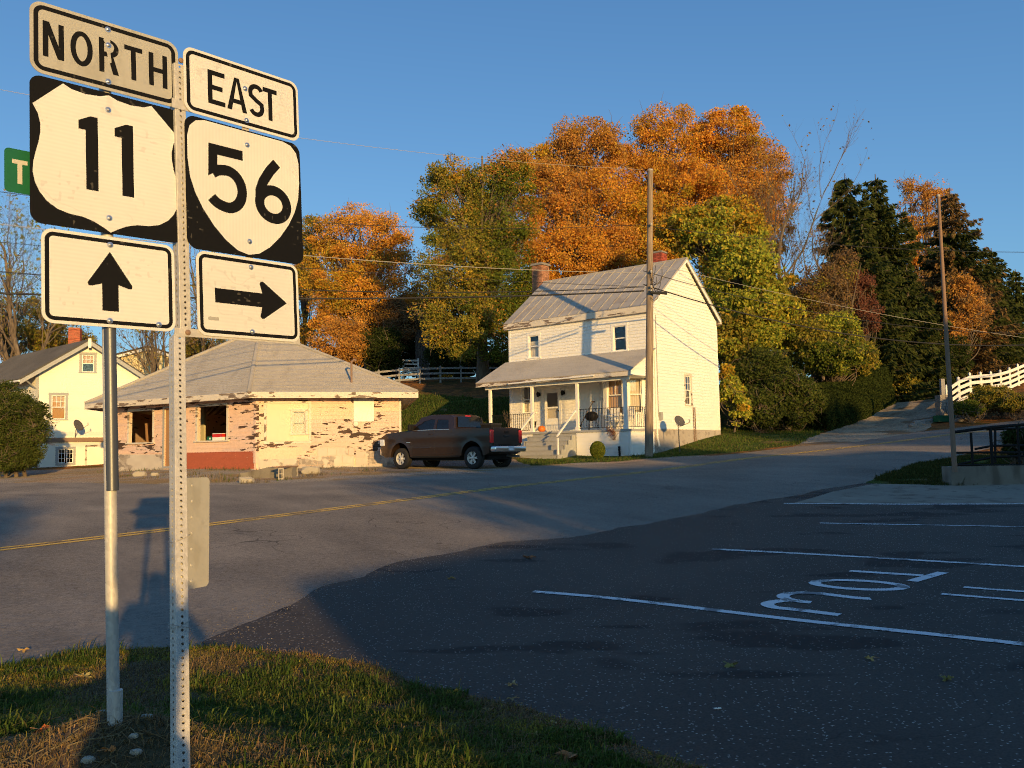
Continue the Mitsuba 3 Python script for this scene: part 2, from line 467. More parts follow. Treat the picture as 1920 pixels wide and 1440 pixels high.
def gz(x, y):
    x, y = np.broadcast_arrays(np.asarray(x, float), np.asarray(y, float))
    q = np.stack([np.clip(x, -60, 60), np.clip(y, -40, 95)], -1).reshape(-1, 2)
    z = _rbf(q).reshape(x.shape)
    # the raised verge that carries the sign posts, with the soil heaped about the round post
    z = z + .24 * np.exp(-(((x + 2.2) / 2.0) ** 2 + ((y - 2.9) / 1.7) ** 2) ** 2) + .15 * np.exp(-((x + 1.6) ** 2 + (y - 3.6) ** 2) / .10)
    return z


def steps(*seg):
    out = [seg[0][0]]
    for a, b, d in seg: out += list(np.linspace(a, b, max(1, round((b - a) / d)) + 1)[1:])
    return A(out)


GX = steps((-700, -60, 160), (-60, -30, 3), (-30, -12, .9), (-12, -5, .5), (-5, 6, .22), (6, 16, .5), (16, 36, .8), (36, 60, 3), (60, 700, 160))
GY = steps((-700, -40, 165), (-40, -4, 4), (-4, 2, .5), (2, 7.5, .2), (7.5, 16, .35), (16, 44, .5), (44, 66, .8), (66, 95, 3), (95, 700, 150))
_mx, _my = np.meshgrid(GX, GY)
GZ = gz(_mx, _my)


def gm(x, y):
    """Height of the built ground mesh."""
    x, y = np.broadcast_arrays(np.asarray(x, float), np.asarray(y, float))
    i = np.clip(np.searchsorted(GX, x, 'right') - 1, 0, len(GX) - 2); j = np.clip(np.searchsorted(GY, y, 'right') - 1, 0, len(GY) - 2)
    s = (x - GX[i]) / (GX[i + 1] - GX[i]); t = (y - GY[j]) / (GY[j + 1] - GY[j])
    a, b, c, d = GZ[j, i], GZ[j, i + 1], GZ[j + 1, i], GZ[j + 1, i + 1]
    return np.where(s >= t, a + s * (b - a) + t * (d - b), a + t * (c - a) + s * (d - c))


def z_at(x, y): return float(gm(x, y))


def ground_at(px, py):
    """Where the photograph's line of sight meets the ground."""
    lo, hi = 1.5, None
    Ys = np.concatenate([np.arange(1.5, 30, .25), np.arange(30, 110, .5)])
    P = A([sight(px, py, y) for y in Ys])
    below = P[:, 2] < gm(P[:, 0], P[:, 1])
    k = int(np.argmax(below)) if below.any() else len(Ys) - 1
    a, b = Ys[max(k - 1, 0)], Ys[k]
    for _ in range(20):
        m = (a + b) / 2; q = sight(px, py, m)
        if q[2] < gm(q[0], q[1]): b = m
        else: a = m
    return sight(px, py, b)


def gp(*pts): return [tuple(ground_at(*p)[:2]) for p in pts]


def ragged(poly, amp, step=.25, seed=0, f=1.6):
    """The polygon with an uneven edge."""
    r = poly.exterior; n = max(8, int(r.length / step)); c = A([r.interpolate(i / n, True).coords[0] for i in range(n)])
    o = (meshkit.fbm(np.c_[c * f, np.zeros(n)], 3, seed) - .5) * 2 * amp; o2 = (meshkit.fbm(np.c_[c * f, np.ones(n) * 7], 3, seed + 9) - .5) * 2 * amp
    return Polygon(c + np.c_[o, o2]).buffer(0)


far_edge = gp((0, 906), (200, 906), (440, 909), (600, 902), (720, 894), (900, 886), (1010, 874), (1150, 869), (1240, 861), (1330, 855), (1420, 846), (1500, 836), (1610, 827), (1700, 812))
road_poly = Polygon([(-60, 25)] + [(-35, 25)] + far_edge + [(26, 43.5), (36, 48.5), (50, 53), (60, 55), (60, 46), (48, 44), (36, 39.8), (25.5, 35.2), (19, 31.6)] + gp((1790, 856), (1700, 873), (1640, 903)) + [(5.5, 19), (9, 10), (9, -12), (-60, -40)])
verge_poly = ragged(Polygon(gp((-160, 1300), (0, 1256), (110, 1234), (200, 1222), (300, 1214), (400, 1213), (560, 1225), (700, 1246), (800, 1285), (900, 1310), (1000, 1340), (1150, 1382), (1300, 1440)) + [(1.5, 3.3), (1.9, 2), (2.1, -4), (-9, -4), (-7, 3.2)]), .09, .12, 3)
lot_poly = ragged(Polygon(gp((395, 1206), (470, 1165), (600, 1100), (760, 1050), (940, 1019), (1081, 1006), (1180, 988), (1276, 969), (1384, 947), (1500, 926), (1600, 908), (1660, 904)) + [(10.5, 21.3), (40, 21.5), (40, -30), (-2, -30), (-1, 4)]), .16, .1, 5, 1.1)
pad_poly = Polygon(gp((1480, 945), (1500, 940), (1560, 922), (1640, 907)) + [(10.2, 21.2), (30, 21.6), (30, 17.2)] + gp((1990, 946)))
patch_poly = ragged(Polygon(gp((1625, 906), (1660, 890), (1720, 869), (1800, 857), (1920, 842)) + [(22, 31), (30, 33), (30, 21.4), (10.2, 21.0)]), .15, .4, 6)
drive_poly = ragged(Polygon(gp((1490, 837), (1540, 812), (1600, 785), (1660, 763), (1705, 746), (1735, 735), (1762, 733), (1766, 755), (1752, 790), (1735, 806), (1690, 816), (1600, 829))), .25, .5, 7)
lawn_poly = ragged(Polygon(gp((1000, 873), (1080, 868), (1150, 866), (1240, 858), (1330, 852), (1420, 843), (1500, 834), (1545, 808)) + [(15.5, 48), (13, 56), (8, 56), (-3, 44), (0, 38)]), .12, .3, 8)
gravel_poly = ragged(Polygon([(-60, 20), (-60, 40), (-35, 46)] + [(-27.5, 48.5), (-22, 49.5), (-18, 42.5), (-9, 37), (-4.6, 38.6), (-2, 40), (.5, 38.5)] + gp((1005, 868), (1080, 866), (1160, 865), (1240, 857), (1300, 853)) + [(9, 31), (0, 20), (-20, 15)]), .15, .4, 9)
slope_poly = ragged(Polygon([(-4.2, 39.2), (-.5, 39.5), (3, 46), (3.5, 49)] + gp((960, 748), (880, 746), (800, 742), (740, 736), (690, 730)) + [(-9, 46)]), .6, .4, 12)
regions = [('grass_verge', verge_poly, 'm_soil'), ('concrete_pavement', pad_poly, 'm_concrete'), ('grass_strip', patch_poly, 'm_turf'), ('parking_lot', lot_poly, 'm_lot'),
           ('gravel_driveway', drive_poly, 'm_drive'), ('house_lawn', lawn_poly, 'm_turf'), ('road', road_poly, 'm_road'), ('gravel_yard', gravel_poly, 'm_gravel'), ('lawn_slope', slope_poly, 'm_turf'), ('ground', None, 'm_leafy')]
_i, _j = np.meshgrid(np.arange(len(GX) - 1), np.arange(len(GY) - 1)); _i, _j = _i.ravel(), _j.ravel()
_cells = shapely.box(GX[_i], GY[_j], GX[_i + 1], GY[_j + 1]); _area = shapely.area(_cells); _left = _cells.copy(); _live = np.ones(len(_cells), bool)
_vid = lambda jj, ii: jj * len(GX) + ii
_gv = np.c_[_mx.ravel(), _my.ravel(), GZ.ravel()]
for nm, pol, mat in regions:
    if pol is None: idx = np.nonzero(_live)[0]; got = _left[idx]
    else:
        pol = pol.buffer(0); shapely.prepare(pol)
        idx = np.nonzero(_live & shapely.intersects(_cells, pol))[0]
        got = shapely.intersection(_left[idx], pol)
    ga = shapely.area(got)
    full = ga > _area[idx] * .99999
    fi, fj = _i[idx[full]], _j[idx[full]]
    a, b, c, d = _vid(fj, fi), _vid(fj, fi + 1), _vid(fj + 1, fi), _vid(fj + 1, fi + 1)
    mb = MB(); F = np.vstack([np.stack([a, b, d], 1), np.stack([a, d, c], 1)])
    V, W = [_gv], [F]; n = len(_gv)
    for g in got[~full & (ga > 1e-7)]:
        for p in polys(g):
            v, f = tri(p); cr = np.cross(v[f[:, 1]] - v[f[:, 0]], v[f[:, 2]] - v[f[:, 0]]); f = np.where(cr[:, None] < 0, f[:, ::-1], f)
            V.append(np.c_[v, gm(v[:, 0], v[:, 1])]); W.append(f + n); n += len(v)
    V, W = np.vstack(V), np.vstack(W)
    key = np.round(V * 1e5).astype(np.int64); _, first, inv = np.unique(key, axis=0, return_index=True, return_inverse=True)
    W = inv.ravel()[W]; used, W2 = np.unique(W, return_inverse=True)
    put(thing(nm, kind='structure'), (V[first[used]], W2.reshape(-1, 3)), mat, True)
    if pol is not None:
        _left[idx] = shapely.difference(_left[idx], pol)
        _live[idx] = shapely.area(_left[idx]) > 1e-7
labels['grass_verge'].update(label='raised grass verge with bare soil where the sign posts stand')
labels['parking_lot'].update(label='dark asphalt car park with white stall lines')
labels['road'].update(label='grey asphalt road with a double yellow centre line')


def drape(shape, lift, mb=None, cell=.2):
    """A flat shape laid on the ground mesh."""
    mb = mb or MB()
    for p in polys(shape):
        v, f = tri(p)
        v3, f3 = trimesh.remesh.subdivide_to_size(np.c_[v, np.zeros(len(v))], f, cell, max_iter=14)
        v3[:, 2] = gm(v3[:, 0], v3[:, 1]) + lift
        cr = np.cross(v3[f3[:, 1]] - v3[f3[:, 0]], v3[f3[:, 2]] - v3[f3[:, 0]])[:, 2]
        mb.raw(v3, np.where(cr[:, None] < 0, f3[:, ::-1], f3))
    return mb


def curve(pts, n=12):
    from scipy.interpolate import CubicSpline
    p = np.asarray(pts, float); t = np.r_[0, np.cumsum(np.linalg.norm(np.diff(p, axis=0), axis=1))]
    return CubicSpline(t, p)(np.linspace(0, t[-1], n * len(p)))


centre = LineString(curve([(-14, 0)] + gp((0, 1030), (250, 1001), (500, 970), (730, 941), (960, 912), (1280, 876), (1500, 849), (1640, 833), (1783, 815)) + [(30, 41.2), (45, 46)]))
for k in (.11, -.11):
    drape(LineString(A(centre.parallel_offset(abs(k), 'left' if k > 0 else 'right').coords)).buffer(.055, cap_style=2), .006, cell=.5).put(part('road', 'centre_line'), 'm_yellow')
# ------------------------------------------------------------------ the painted car park
for pts, w in (([(1000, 1110), (1250, 1134), (1500, 1164), (1920, 1209), (2100, 1232)], .115), ([(1335, 1030), (1600, 1044), (1920, 1063), (2100, 1074)], .115), ([(1537, 981), (1920, 988), (2100, 992)], .09)):
    drape(LineString(curve(gp(*pts), 4)).buffer(w / 2, cap_style=2), .006).put(part('parking_lot', 'stall_line'), 'm_roadpaint')


def glyph(strokes, w=.062):
    out = []
    for s in strokes:
        c = A(gp(*[(1400 + x / 3.6, 840 + y / 3.6) for x, y in s]))
        out.append(LineString(curve(c, 6) if len(c) > 3 else c).buffer(w, cap_style=2))
    return unary_union(out)


th = np.linspace(0, 2 * np.pi, 25)
drape(glyph([[(758 + 300 * math.cos(t), 927 + 29 * math.sin(t) + 14 * math.cos(t)) for t in th]]), .006).put(part('parking_lot', 'painted_numeral', 'white numeral 0 painted on the asphalt'), 'm_roadpaint')
drape(glyph([[(695, 832), (1190, 863)], [(1115, 902), (1325, 842)]]), .006).put(part('parking_lot', 'painted_numeral', 'white numeral 1 painted on the asphalt'), 'm_roadpaint')
drape(glyph([[(838, 1020), (560, 993), (380, 980), (290, 986), (245, 1004), (300, 1028), (435, 1045)], [(300, 1028), (220, 1036), (140, 1056), (180, 1077), (300, 1091), (480, 1112), (628, 1130)]]), .006).put(part('parking_lot', 'painted_letter', 'white letter m painted on the asphalt'), 'm_roadpaint')
for a in ([(1465, 942), (1872, 972), (2050, 986)], [(1315, 988), (1872, 1032), (2050, 1047)]):
    drape(glyph([a], .045), .006).put(part('parking_lot', 'painted_stroke'), 'm_roadpaint')
drape(LineString(gp((1470, 944.5), (1500, 944.5), (1700, 946), (1920, 945), (2000, 945))).buffer(.05, cap_style=2), .007).put(part('parking_lot', 'edge_line'), 'm_roadpaint')

# ------------------------------------------------------------------ the road signs in the foreground
INCH = .0254


class Plane:
    """A sign's own plane: x along it, d towards the reader, y up, in metres."""

    def __init__(s, o, x, y):
        s.o, s.x, s.y = A(o, float), unit(x), unit(y); s.y = unit(s.y - s.x * np.dot(s.x, s.y)); s.n = np.cross(s.x, s.y)

    def many(s, p): p = np.asarray(p, float); return s.o + p[:, :1] * s.x + p[:, 1:2] * s.n + p[:, 2:] * s.y

    def __call__(s, a, d, z): return s.o + a * s.x + d * s.n + z * s.y


LEFT = Plane([-1.7002, 3.602, 3.3528], [.7078, .7063, .0116], [-.0459, .0296, .9985])
RGHT = Plane([-1.2537, 4.0303, 3.3521], [.6592, .7517, .0194], [-.0368, .0065, .9993])
assert np.dot(LEFT.n, EYE - LEFT.o) > 0


def rrect(w, h, r, x=0, y=0): return sbox(x - w / 2 + r, y - h / 2 + r, x + w / 2 - r, y + h / 2 - r).buffer(r, 12)


def st(*pts, w=1.0, cap=2): return LineString(pts).buffer(w / 2, cap_style=cap, join_style=2, mitre_limit=8)


def arc(cx, cy, rx, ry, a0, a1, n=20): return [(cx + rx * math.cos(math.radians(t)), cy + ry * math.sin(math.radians(t))) for t in np.linspace(a0, a1, n)]


def letter(ch, h, w, s):
    """Road sign lettering: height, width, stroke."""
    k = s / 2; clip = sbox(0, 0, w, h)
    if ch == 'N': g = unary_union([sbox(0, 0, s, h), sbox(w - s, 0, w, h), Polygon([(0, h), (s * 1.15, h), (w, 0), (w - s * 1.15, 0)])])
    elif ch == 'O': g = st(*arc(w / 2, h / 2, w / 2 - k, h / 2 - k, 0, 360, 48), w=s)
    elif ch == 'R':
        r = h * .26
        g = unary_union([sbox(0, 0, s, h), sbox(0, h - s, w - r, h), sbox(0, h - 2 * r - s * .0, w - r, h - 2 * r + s), st(*arc(w - r, h - r, r - k, r - k, -90, 90), w=s), Polygon([(w * .42, h - 2 * r + s * .3), (w * .42 + s * 1.15, h - 2 * r + s * .3), (w, 0), (w - s * 1.15, 0)])])
    elif ch == 'T': g = unary_union([sbox(0, h - s, w, h), sbox(w / 2 - k, 0, w / 2 + k, h)])
    elif ch == 'H': g = unary_union([sbox(0, 0, s, h), sbox(w - s, 0, w, h), sbox(0, h / 2 - k, w, h / 2 + k)])
    elif ch == 'E': g = unary_union([sbox(0, 0, s, h), sbox(0, 0, w, s), sbox(0, h - s, w, h), sbox(0, h / 2 - k, w * .86, h / 2 + k)])
    elif ch == 'A': g = unary_union([Polygon([(0, 0), (s * 1.08, 0), (w / 2 + s * .15, h), (w / 2 - s * .55, h)]), Polygon([(w, 0), (w - s * 1.08, 0), (w / 2 - s * .15, h), (w / 2 + s * .55, h)]), sbox(w * .2, h * .22, w * .8, h * .22 + s * .95)])
    elif ch == 'S':
        r = w / 2 - k; q = h / 4 - k * .0
        p = arc(w / 2, h - h * .27, r, h * .27 - k, 25, 180, 14) + arc(w / 2, h * .5 + h * .02, r, h * .03, 180, 182, 2)[:0] + [(w * .16, h * .62), (w / 2, h * .5), (w * .84, h * .40)] + arc(w / 2, h * .27, r, h * .27 - k, 0, -155, 14)
        g = st(*p, w=s)
    elif ch == '1': g = Polygon([(w - s, 0), (w, 0), (w, h), (w * .62, h), (0, h * .915), (0, h * .80), (w - s, h * .80)])
    return g.intersection(clip)


def plate(name, label, cat, pl, outline, mat, y, d=0.0, th=.0025, group=None):
    t = thing(name, label, cat, group)
    prism(pl, affinity.translate(outline, 0, y), d, d + th).put(part(t, 'plate'), mat)
    return t


def decal(t, nm, pl, shape, mat, d, lab=None): prism(pl, shape, d, d + .0007).put(part(t, nm, lab), mat)


def bolts(t, pl, spots, d, mat='m_steel_bolt'):
    for x, y in spots:
        c = pl(x * INCH, d, y * INCH)
        put(part(t, 'bolt'), lathe([(.0001, 0), (.0125, 0), (.0125, .0015), (.0075, .002), (.007, .0065), (.005, .008), (.0001, .008)], 12, c, pl.n), mat, 40)


I_ = INCH
BORD = lambda w, h, ro=.5, t=.62, r=1.5: rrect((w - 2 * ro) * I_, (h - 2 * ro) * I_, r * I_).difference(rrect((w - 2 * ro - 2 * t) * I_, (h - 2 * ro - 2 * t) * I_, (r - t) * I_))
# NORTH
t = plate('direction_sign', 'weathered white NORTH plate with black border, topmost sign on the round post', 'road sign', LEFT, rrect(24 * I_, 12 * I_, 2 * I_), 'm_sheetold', -6 * I_, .004)
decal(t, 'border', LEFT, affinity.translate(BORD(24, 12, .55, .7, 1.6), 0, -6 * I_), 'm_black', .0066)
for ch, x0, x1 in (('N', -10.1, -6.95), ('O', -5.97, -2.5), ('R', -1.5, 1.68), ('T', 2.62, 5.65), ('H', 6.75, 9.95)):
    g = affinity.translate(letter(ch, 5.95 * I_, (x1 - x0) * I_, .82 * I_), x0 * I_, -8.98 * I_)
    if ch == 'R':   # the paint round the bolt is worn away
        g = g.difference(unary_union([Point(.2 * I_, -4.3 * I_).buffer(.75 * I_), Point(-.2 * I_, -3.3 * I_).buffer(.55 * I_), Polygon([(-.3 * I_, -5.2 * I_), (.35 * I_, -5.3 * I_), (.5 * I_, -7 * I_), (.1 * I_, -7.2 * I_)])]))
    decal(t, 'letter', LEFT, g, 'm_black', .0066)
bolts(t, LEFT, [(-.04, -1.3), (.01, -4.04), (-.08, -10.46)], .0066)
# 11
t = plate('route_sign', 'black square route sign with white shield reading 11 below the NORTH plate', 'road sign', LEFT, rrect(24 * I_, 24 * I_, 1.7 * I_), 'm_black', -24.35 * I_, 0)
hs = [(0, -12.75), (-1.42, -13.3), (-3.66, -13.55), (-5.84, -13.3), (-7.1, -12.7), (-11.6, -17.2), (-10.85, -18.6), (-10.5, -20.2), (-10.5, -21.6), (-10.75, -23.2), (-11.2, -25), (-11.55, -26.7), (-11.62, -28.3), (-11.3, -29.9), (-10.6, -31.4), (-9.6, -32.6), (-8.1, -33.6), (-6.3, -34.1), (-4.3, -34.25), (-2.6, -34.75), (-1.15, -35.5), (0, -36.2)]
sh = Polygon([(x * I_, y * I_) for x, y in hs] + [(-x * I_, y * I_) for x, y in hs[::-1][1:-1]])
decal(t, 'shield', LEFT, sh, 'm_sheet', .0026)
for x0 in (-4.82, .88):
    g = affinity.translate(letter('1', 12.45 * I_, 3.0 * I_, 1.9 * I_), x0 * I_, -29.6 * I_)
    decal(t, 'numeral', LEFT, g, 'm_black', .0034)
bolts(t, LEFT, [(-.12, -15.32), (-.2, -33.8)], .0034)
# up arrow
t = plate('arrow_sign', 'white sign with black up arrow, lowest on the round post', 'road sign', LEFT, rrect(21 * I_, 15 * I_, 1.7 * I_), 'm_sheet', -44.45 * I_, .002)
decal(t, 'border', LEFT, affinity.translate(BORD(21, 15, .5, .62, 1.3), 0, -44.45 * I_), 'm_black', .0046)
ar = unary_union([Polygon([(-.22, -39.6), (-3.65, -44.9), (-3.5, -45.3), (-3.05, -45.3), (-1.48, -44.8), (1.1, -44.8), (2.75, -45.3), (3.15, -45.25), (3.25, -44.85)]).buffer(.15).buffer(-.08), sbox(-1.5, -49.3, 1.08, -44)])
decal(t, 'arrow', LEFT, affinity.scale(ar, I_, I_, origin=(0, 0)), 'm_black', .0046)
bolts(t, LEFT, [(-.15, -38.3), (-.38, -50.9), (7.6, -50.9)], .0046)
# EAST
t = plate('direction_sign', 'clean white EAST plate with black border, topmost sign on the perforated post', 'road sign', RGHT, rrect(24 * I_, 12 * I_, 1.8 * I_), 'm_sheet', -6 * I_, .002)
decal(t, 'border', RGHT, affinity.translate(BORD(24, 12, .5, .65, 1.5), 0, -6 * I_), 'm_black', .0046)
for ch, x0, x1 in (('E', -7.4, -4.0), ('A', -3.6, .5), ('S', .85, 4.2), ('T', 4.0, 7.1)):
    decal(t, 'letter', RGHT, affinity.translate(letter(ch, 6.3 * I_, (x1 - x0) * I_, .88 * I_), x0 * I_, -9.3 * I_), 'm_black', .0046)
bolts(t, RGHT, [(.23, -4.5), (.33, -10.6)], .0046)
# 56
t = plate('route_sign', 'black square route sign with white rounded shield reading 56 below the EAST plate', 'road sign', RGHT, rrect(24 * I_, 24 * I_, 2 * I_), 'm_black', -24.5 * I_, 0)
hs = [(-8.2, -12.75), (-9.9, -13.2), (-11.1, -14.4), (-11.6, -16.4), (-11.6, -20.4), (-11.2, -23.7), (-10.3, -26.4), (-8.9, -29), (-6.9, -31.7), (-4.6, -34), (-2.2, -35.6), (0, -36.1)]
sh = Polygon([(x * I_, y * I_) for x, y in hs] + [(-x * I_, y * I_) for x, y in hs[::-1][1:]]).buffer(.012).buffer(-.012)
decal(t, 'shield', RGHT, sh, 'm_sheetv', .0026)
n5 = unary_union([sbox(-7.55, -18.55, -.7, -16.7), Polygon([(-7.55, -16.7), (-5.75, -16.7), (-6.0, -21.6), (-7.75, -22.8)]), st(*([(-6.9, -22.1), (-5.9, -21.4)] + arc(-4.05, -24.55, 3.05, 3.45, 105, -95, 20) + arc(-4.2, -24.2, 3.9, 3.75, -108, -140, 5)), w=1.95)])
n6 = st(*([(6.6, -17.45), (5.0, -19.3), (3.5, -21.6), (2.75, -23.6)] + arc(5.6, -25.65, 2.98, 2.72, 165, 525, 40)), w=1.95)
for nn in (n5, n6): decal(t, 'numeral', RGHT, affinity.scale(nn, I_, I_, origin=(0, 0)), 'm_black', .0034)
bolts(t, RGHT, [(.33, -15.3), (.25, -33.6)], .0034)
# right arrow
t = plate('arrow_sign', 'white sign with black right arrow, lowest beside the perforated post', 'road sign', RGHT, rrect(21 * I_, 15 * I_, 1.7 * I_), 'm_sheet', -44.2 * I_, .002)
decal(t, 'border', RGHT, affinity.translate(BORD(21, 15, .5, .62, 1.3), 0, -44.2 * I_), 'm_black', .0046)
ar = unary_union([Polygon([(7.7, -44.4), (2.7, -40.85), (2.3, -40.95), (2.1, -41.3), (2.6, -43), (2.5, -45.7), (2.1, -47.4), (2.35, -47.75), (2.75, -47.75)]).buffer(.12).buffer(-.06), sbox(-7.05, -45.65, 3, -43.05)])
decal(t, 'arrow', RGHT, affinity.scale(ar, I_, I_, origin=(0, 0)), 'm_black', .0046)
decal(t, 'smudge', RGHT, unary_union([Point(-8.2 * I_, -48.6 * I_).buffer(.008), sbox(-8.2 * I_, -48.9 * I_, -6.4 * I_, -48.3 * I_)]), 'm_sheetold', .0046)
bolts(t, RGHT, [(.34, -38.4), (.22, -50.4)], .0046)

# round post
t = thing('sign_post', 'round galvanised steel post carrying the NORTH and 11 signs', 'sign post')
top, base = LEFT(-.002, -.03, -.02), LEFT(.006, -.03, -2.87)
mb = MB(); mb.tube([top, base - [0, 0, .35]], .0242, 20); mb.put(part(t, 'pole'), 'm_galv', 40)
mb = MB(); mb.tube([LEFT(.002, -.03, -1.3), LEFT(.004, -.03, -1.985)], .0247, 20); mb.put(part(t, 'upper_band', 'dark band on the pole just below the signs'), 'm_dark_band', 40)  # slightly wider dark tube round the pole below the signs
mb = MB(); mb.tube([base + (top - base) * .035, base - [0, 0, .3]], .0262, 20); mb.put(part(t, 'ground_sleeve'), 'm_galv', 40)
# square perforated post: walls with real holes
t = thing('sign_post', 'square perforated steel post standing in front of the red boarded wall', 'sign post')
ptop = RGHT(-.318, -.03, -.075)


def perforated(name, p0, p1, half=.0254, pitch=INCH):
    up = unit(p1 - p0); L = np.linalg.norm(p1 - p0)
    ax = unit(RGHT.x - up * np.dot(RGHT.x, up)); ay = np.cross(up, ax)
    mb = MB(); n = int(L / pitch); th_ = .0026; hole = .0056
    for nrm, alo in ((ax, ay), (-ax, ay), (ay, ax), (-ay, ax)):
        for k in range(n):
            z0, z1 = k * pitch, (k + 1) * pitch; zc = (z0 + z1) / 2; an = np.arange(16) * np.pi / 8 + np.pi / 16
            inner = [(hole * math.cos(q), zc + hole * math.sin(q)) for q in an]; outer = []
            for q in an:
                c, s_ = math.cos(q), math.sin(q); m = min((half - .002) / max(abs(c), 1e-9), pitch / 2 / max(abs(s_), 1e-9)); outer.append((m * c, zc + m * s_))
            ring = [(half - .002, z0), (half - .002, z1), (-half + .002, z1), (-half + .002, z0)]
            P = []
            for (x, z) in inner: P.append(p0 + nrm * half + alo * x + up * z)
            for (x, z) in inner: P.append(p0 + nrm * (half - th_) + alo * x + up * z)
            for (x, z) in outer: P.append(p0 + nrm * half + alo * x + up * z)
            for (x, z) in ring: P.append(p0 + nrm * half + alo * x + up * z)
            i = np.arange(16); j = (i + 1) % 16
            f = [np.stack([i, j, 16 + j], 1), np.stack([i, 16 + j, 16 + i], 1), np.stack([32 + i, 32 + j, j], 1), np.stack([32 + i, j, i], 1)]
            cor = []
            for q in range(16):   # corner fillers
                a_, b_ = outer[q], outer[(q + 1) % 16]
                for ci, (rx, rz) in enumerate(ring):
                    if (abs(a_[0] - rx) < 1e-6 and abs(b_[1] - rz) < 1e-6) or (abs(b_[0] - rx) < 1e-6 and abs(a_[1] - rz) < 1e-6): cor.append((32 + q, 48 + ci, 32 + (q + 1) % 16))
            if cor: f.append(A(cor))
            mb.raw(P, np.vstack(f))
    for sx in (-1, 1):
        for sy in (-1, 1):   # rounded edges
            a0 = p0 + ax * sx * (half - .002) + ay * sy * half; a1 = p0 + ax * sx * half + ay * sy * (half - .002); m_ = p0 + (ax * sx + ay * sy) * (half - .0006)
            mb.raw([a0, m_, a1, a0 + up * n * pitch, m_ + up * n * pitch, a1 + up * n * pitch], [[0, 1, 4, 3], [1, 2, 5, 4]])
    mb.put(part(t, name), 'm_galv')
    return ax, ay, up


joint = RGHT(-.318, -.03, -51.6 * INCH)
perforated('upper_tube', joint, ptop)
low0 = RGHT(-.346, -.03, -52.0 * INCH)
foot = sight(338.5, 1478, 3.2)
perforated('lower_tube', foot, low0)
bx = lambda pl, x0, x1, d0, d1, y0, y1: prism(pl, sbox(x0, y0, x1, y1), d0, d1)
bx(RGHT, -.372, .27, -.0035, -.0006, -52.1 * I_, -50.7 * I_).put(part(t, 'cross_bar'), 'm_galv')
bx(RGHT, -.36, .27, -.0035, -.0006, -11.9 * I_, -10.2 * I_).put(part(t, 'cross_bar'), 'm_galv')
bx(RGHT, -.012, .025, -.0065, -.0036, -38 * I_, -9 * I_).put(part(t, 'upright_bar'), 'm_galv')
for y in (-51.4, -2.9):
    put(part(t, 'rusty_bolt', 'rusty bolt head'), lathe([(.0001, 0), (.012, 0), (.012, .006), (.007, .010), (.0001, .010)], 12, RGHT(-.312, -.0006 if y < -50 else -.0045, y * I_), RGHT.n), 'm_rust', 40)
# twisted wires left on the post
for zz, s_ in ((1.18, 1), (.86, -1), (.87, 1), (.36, 1)):
    mb = MB()
    c = foot + (low0 - foot) * ((zz - foot[2]) / (low0[2] - foot[2])); an = np.linspace(0, 2 * np.pi, 14)
    e = c + .0385 * RGHT.x
    ring = [c + .0385 * (RGHT.x * math.cos(q) + RGHT.n * math.sin(q)) + A([0, 0, .012 * s_ * math.cos(q)]) for q in an]
    mb.tube(ring + [ring[-1] + RGHT.x * .018 + A([0, 0, .012 * s_])], .0011, 5)
    mb.put(part(t, 'tie_wire'), 'm_wire_pale')
# the back of the small sign on the lower post
SMALL = Plane(foot + A([.0, -.0, .0]), [.62, .78, 0], [0, 0, 1])
c0, c1 = sight(352, 902, 3.79), sight(381, 1101, 3.62)
sm = Plane((c0 + c1) / 2, unit(A([.45, .89, 0])), [0, 0, 1])
t = thing('small_sign', 'small blank grey metal sign plate seen edge-on low on the perforated post', 'road sign')
prism(sm, rrect(.152, .46, .02), -.001, .001).put(part(t, 'plate'), 'm_sheetold')
for k in range(-9, 10, 3): put(part(t, 'rivet'), lathe([(.0001, 0), (.006, 0), (.004, .002), (.0001, .0022)], 8, sm(-.02, .001, k * .022), sm.n), 'm_galv')
# green street name sign behind
t = thing('street_sign', 'green street name sign with pale letter T showing behind the 11 sign', 'street sign')
LB_ = Plane(LEFT.o - .06 * LEFT.n, LEFT.x, LEFT.y)
def on_plane(pl, px, py): d = sight(px, py, 1.0) - EYE; q = EYE + d * (np.dot(pl.o - EYE, pl.n) / np.dot(d, pl.n)) - pl.o; return np.dot(q, pl.x), np.dot(q, pl.y)
(xa, ya), (xb, yb) = on_plane(LB_, 8, 275), on_plane(LB_, 10, 358); gp_ = Plane(LB_(min(xa, xb), 0, yb), LEFT.x, LEFT.y); hh = ya - yb
prism(gp_, rrect(.62, hh, .018, .31, hh / 2), -.002, 0).put(part(t, 'plate'), 'm_green')
prism(gp_, affinity.translate(letter('T', .098, .056, .017), .027, .038), .0002, .001).put(part(t, 'letter'), 'm_letter_grey')
mb = MB(); mb.tube([gp_(.3, -.012, -.02), gp_(.3, -.012, hh + .02)], .01, 8); mb.put(part(t, 'bracket'), 'm_galv', 40)

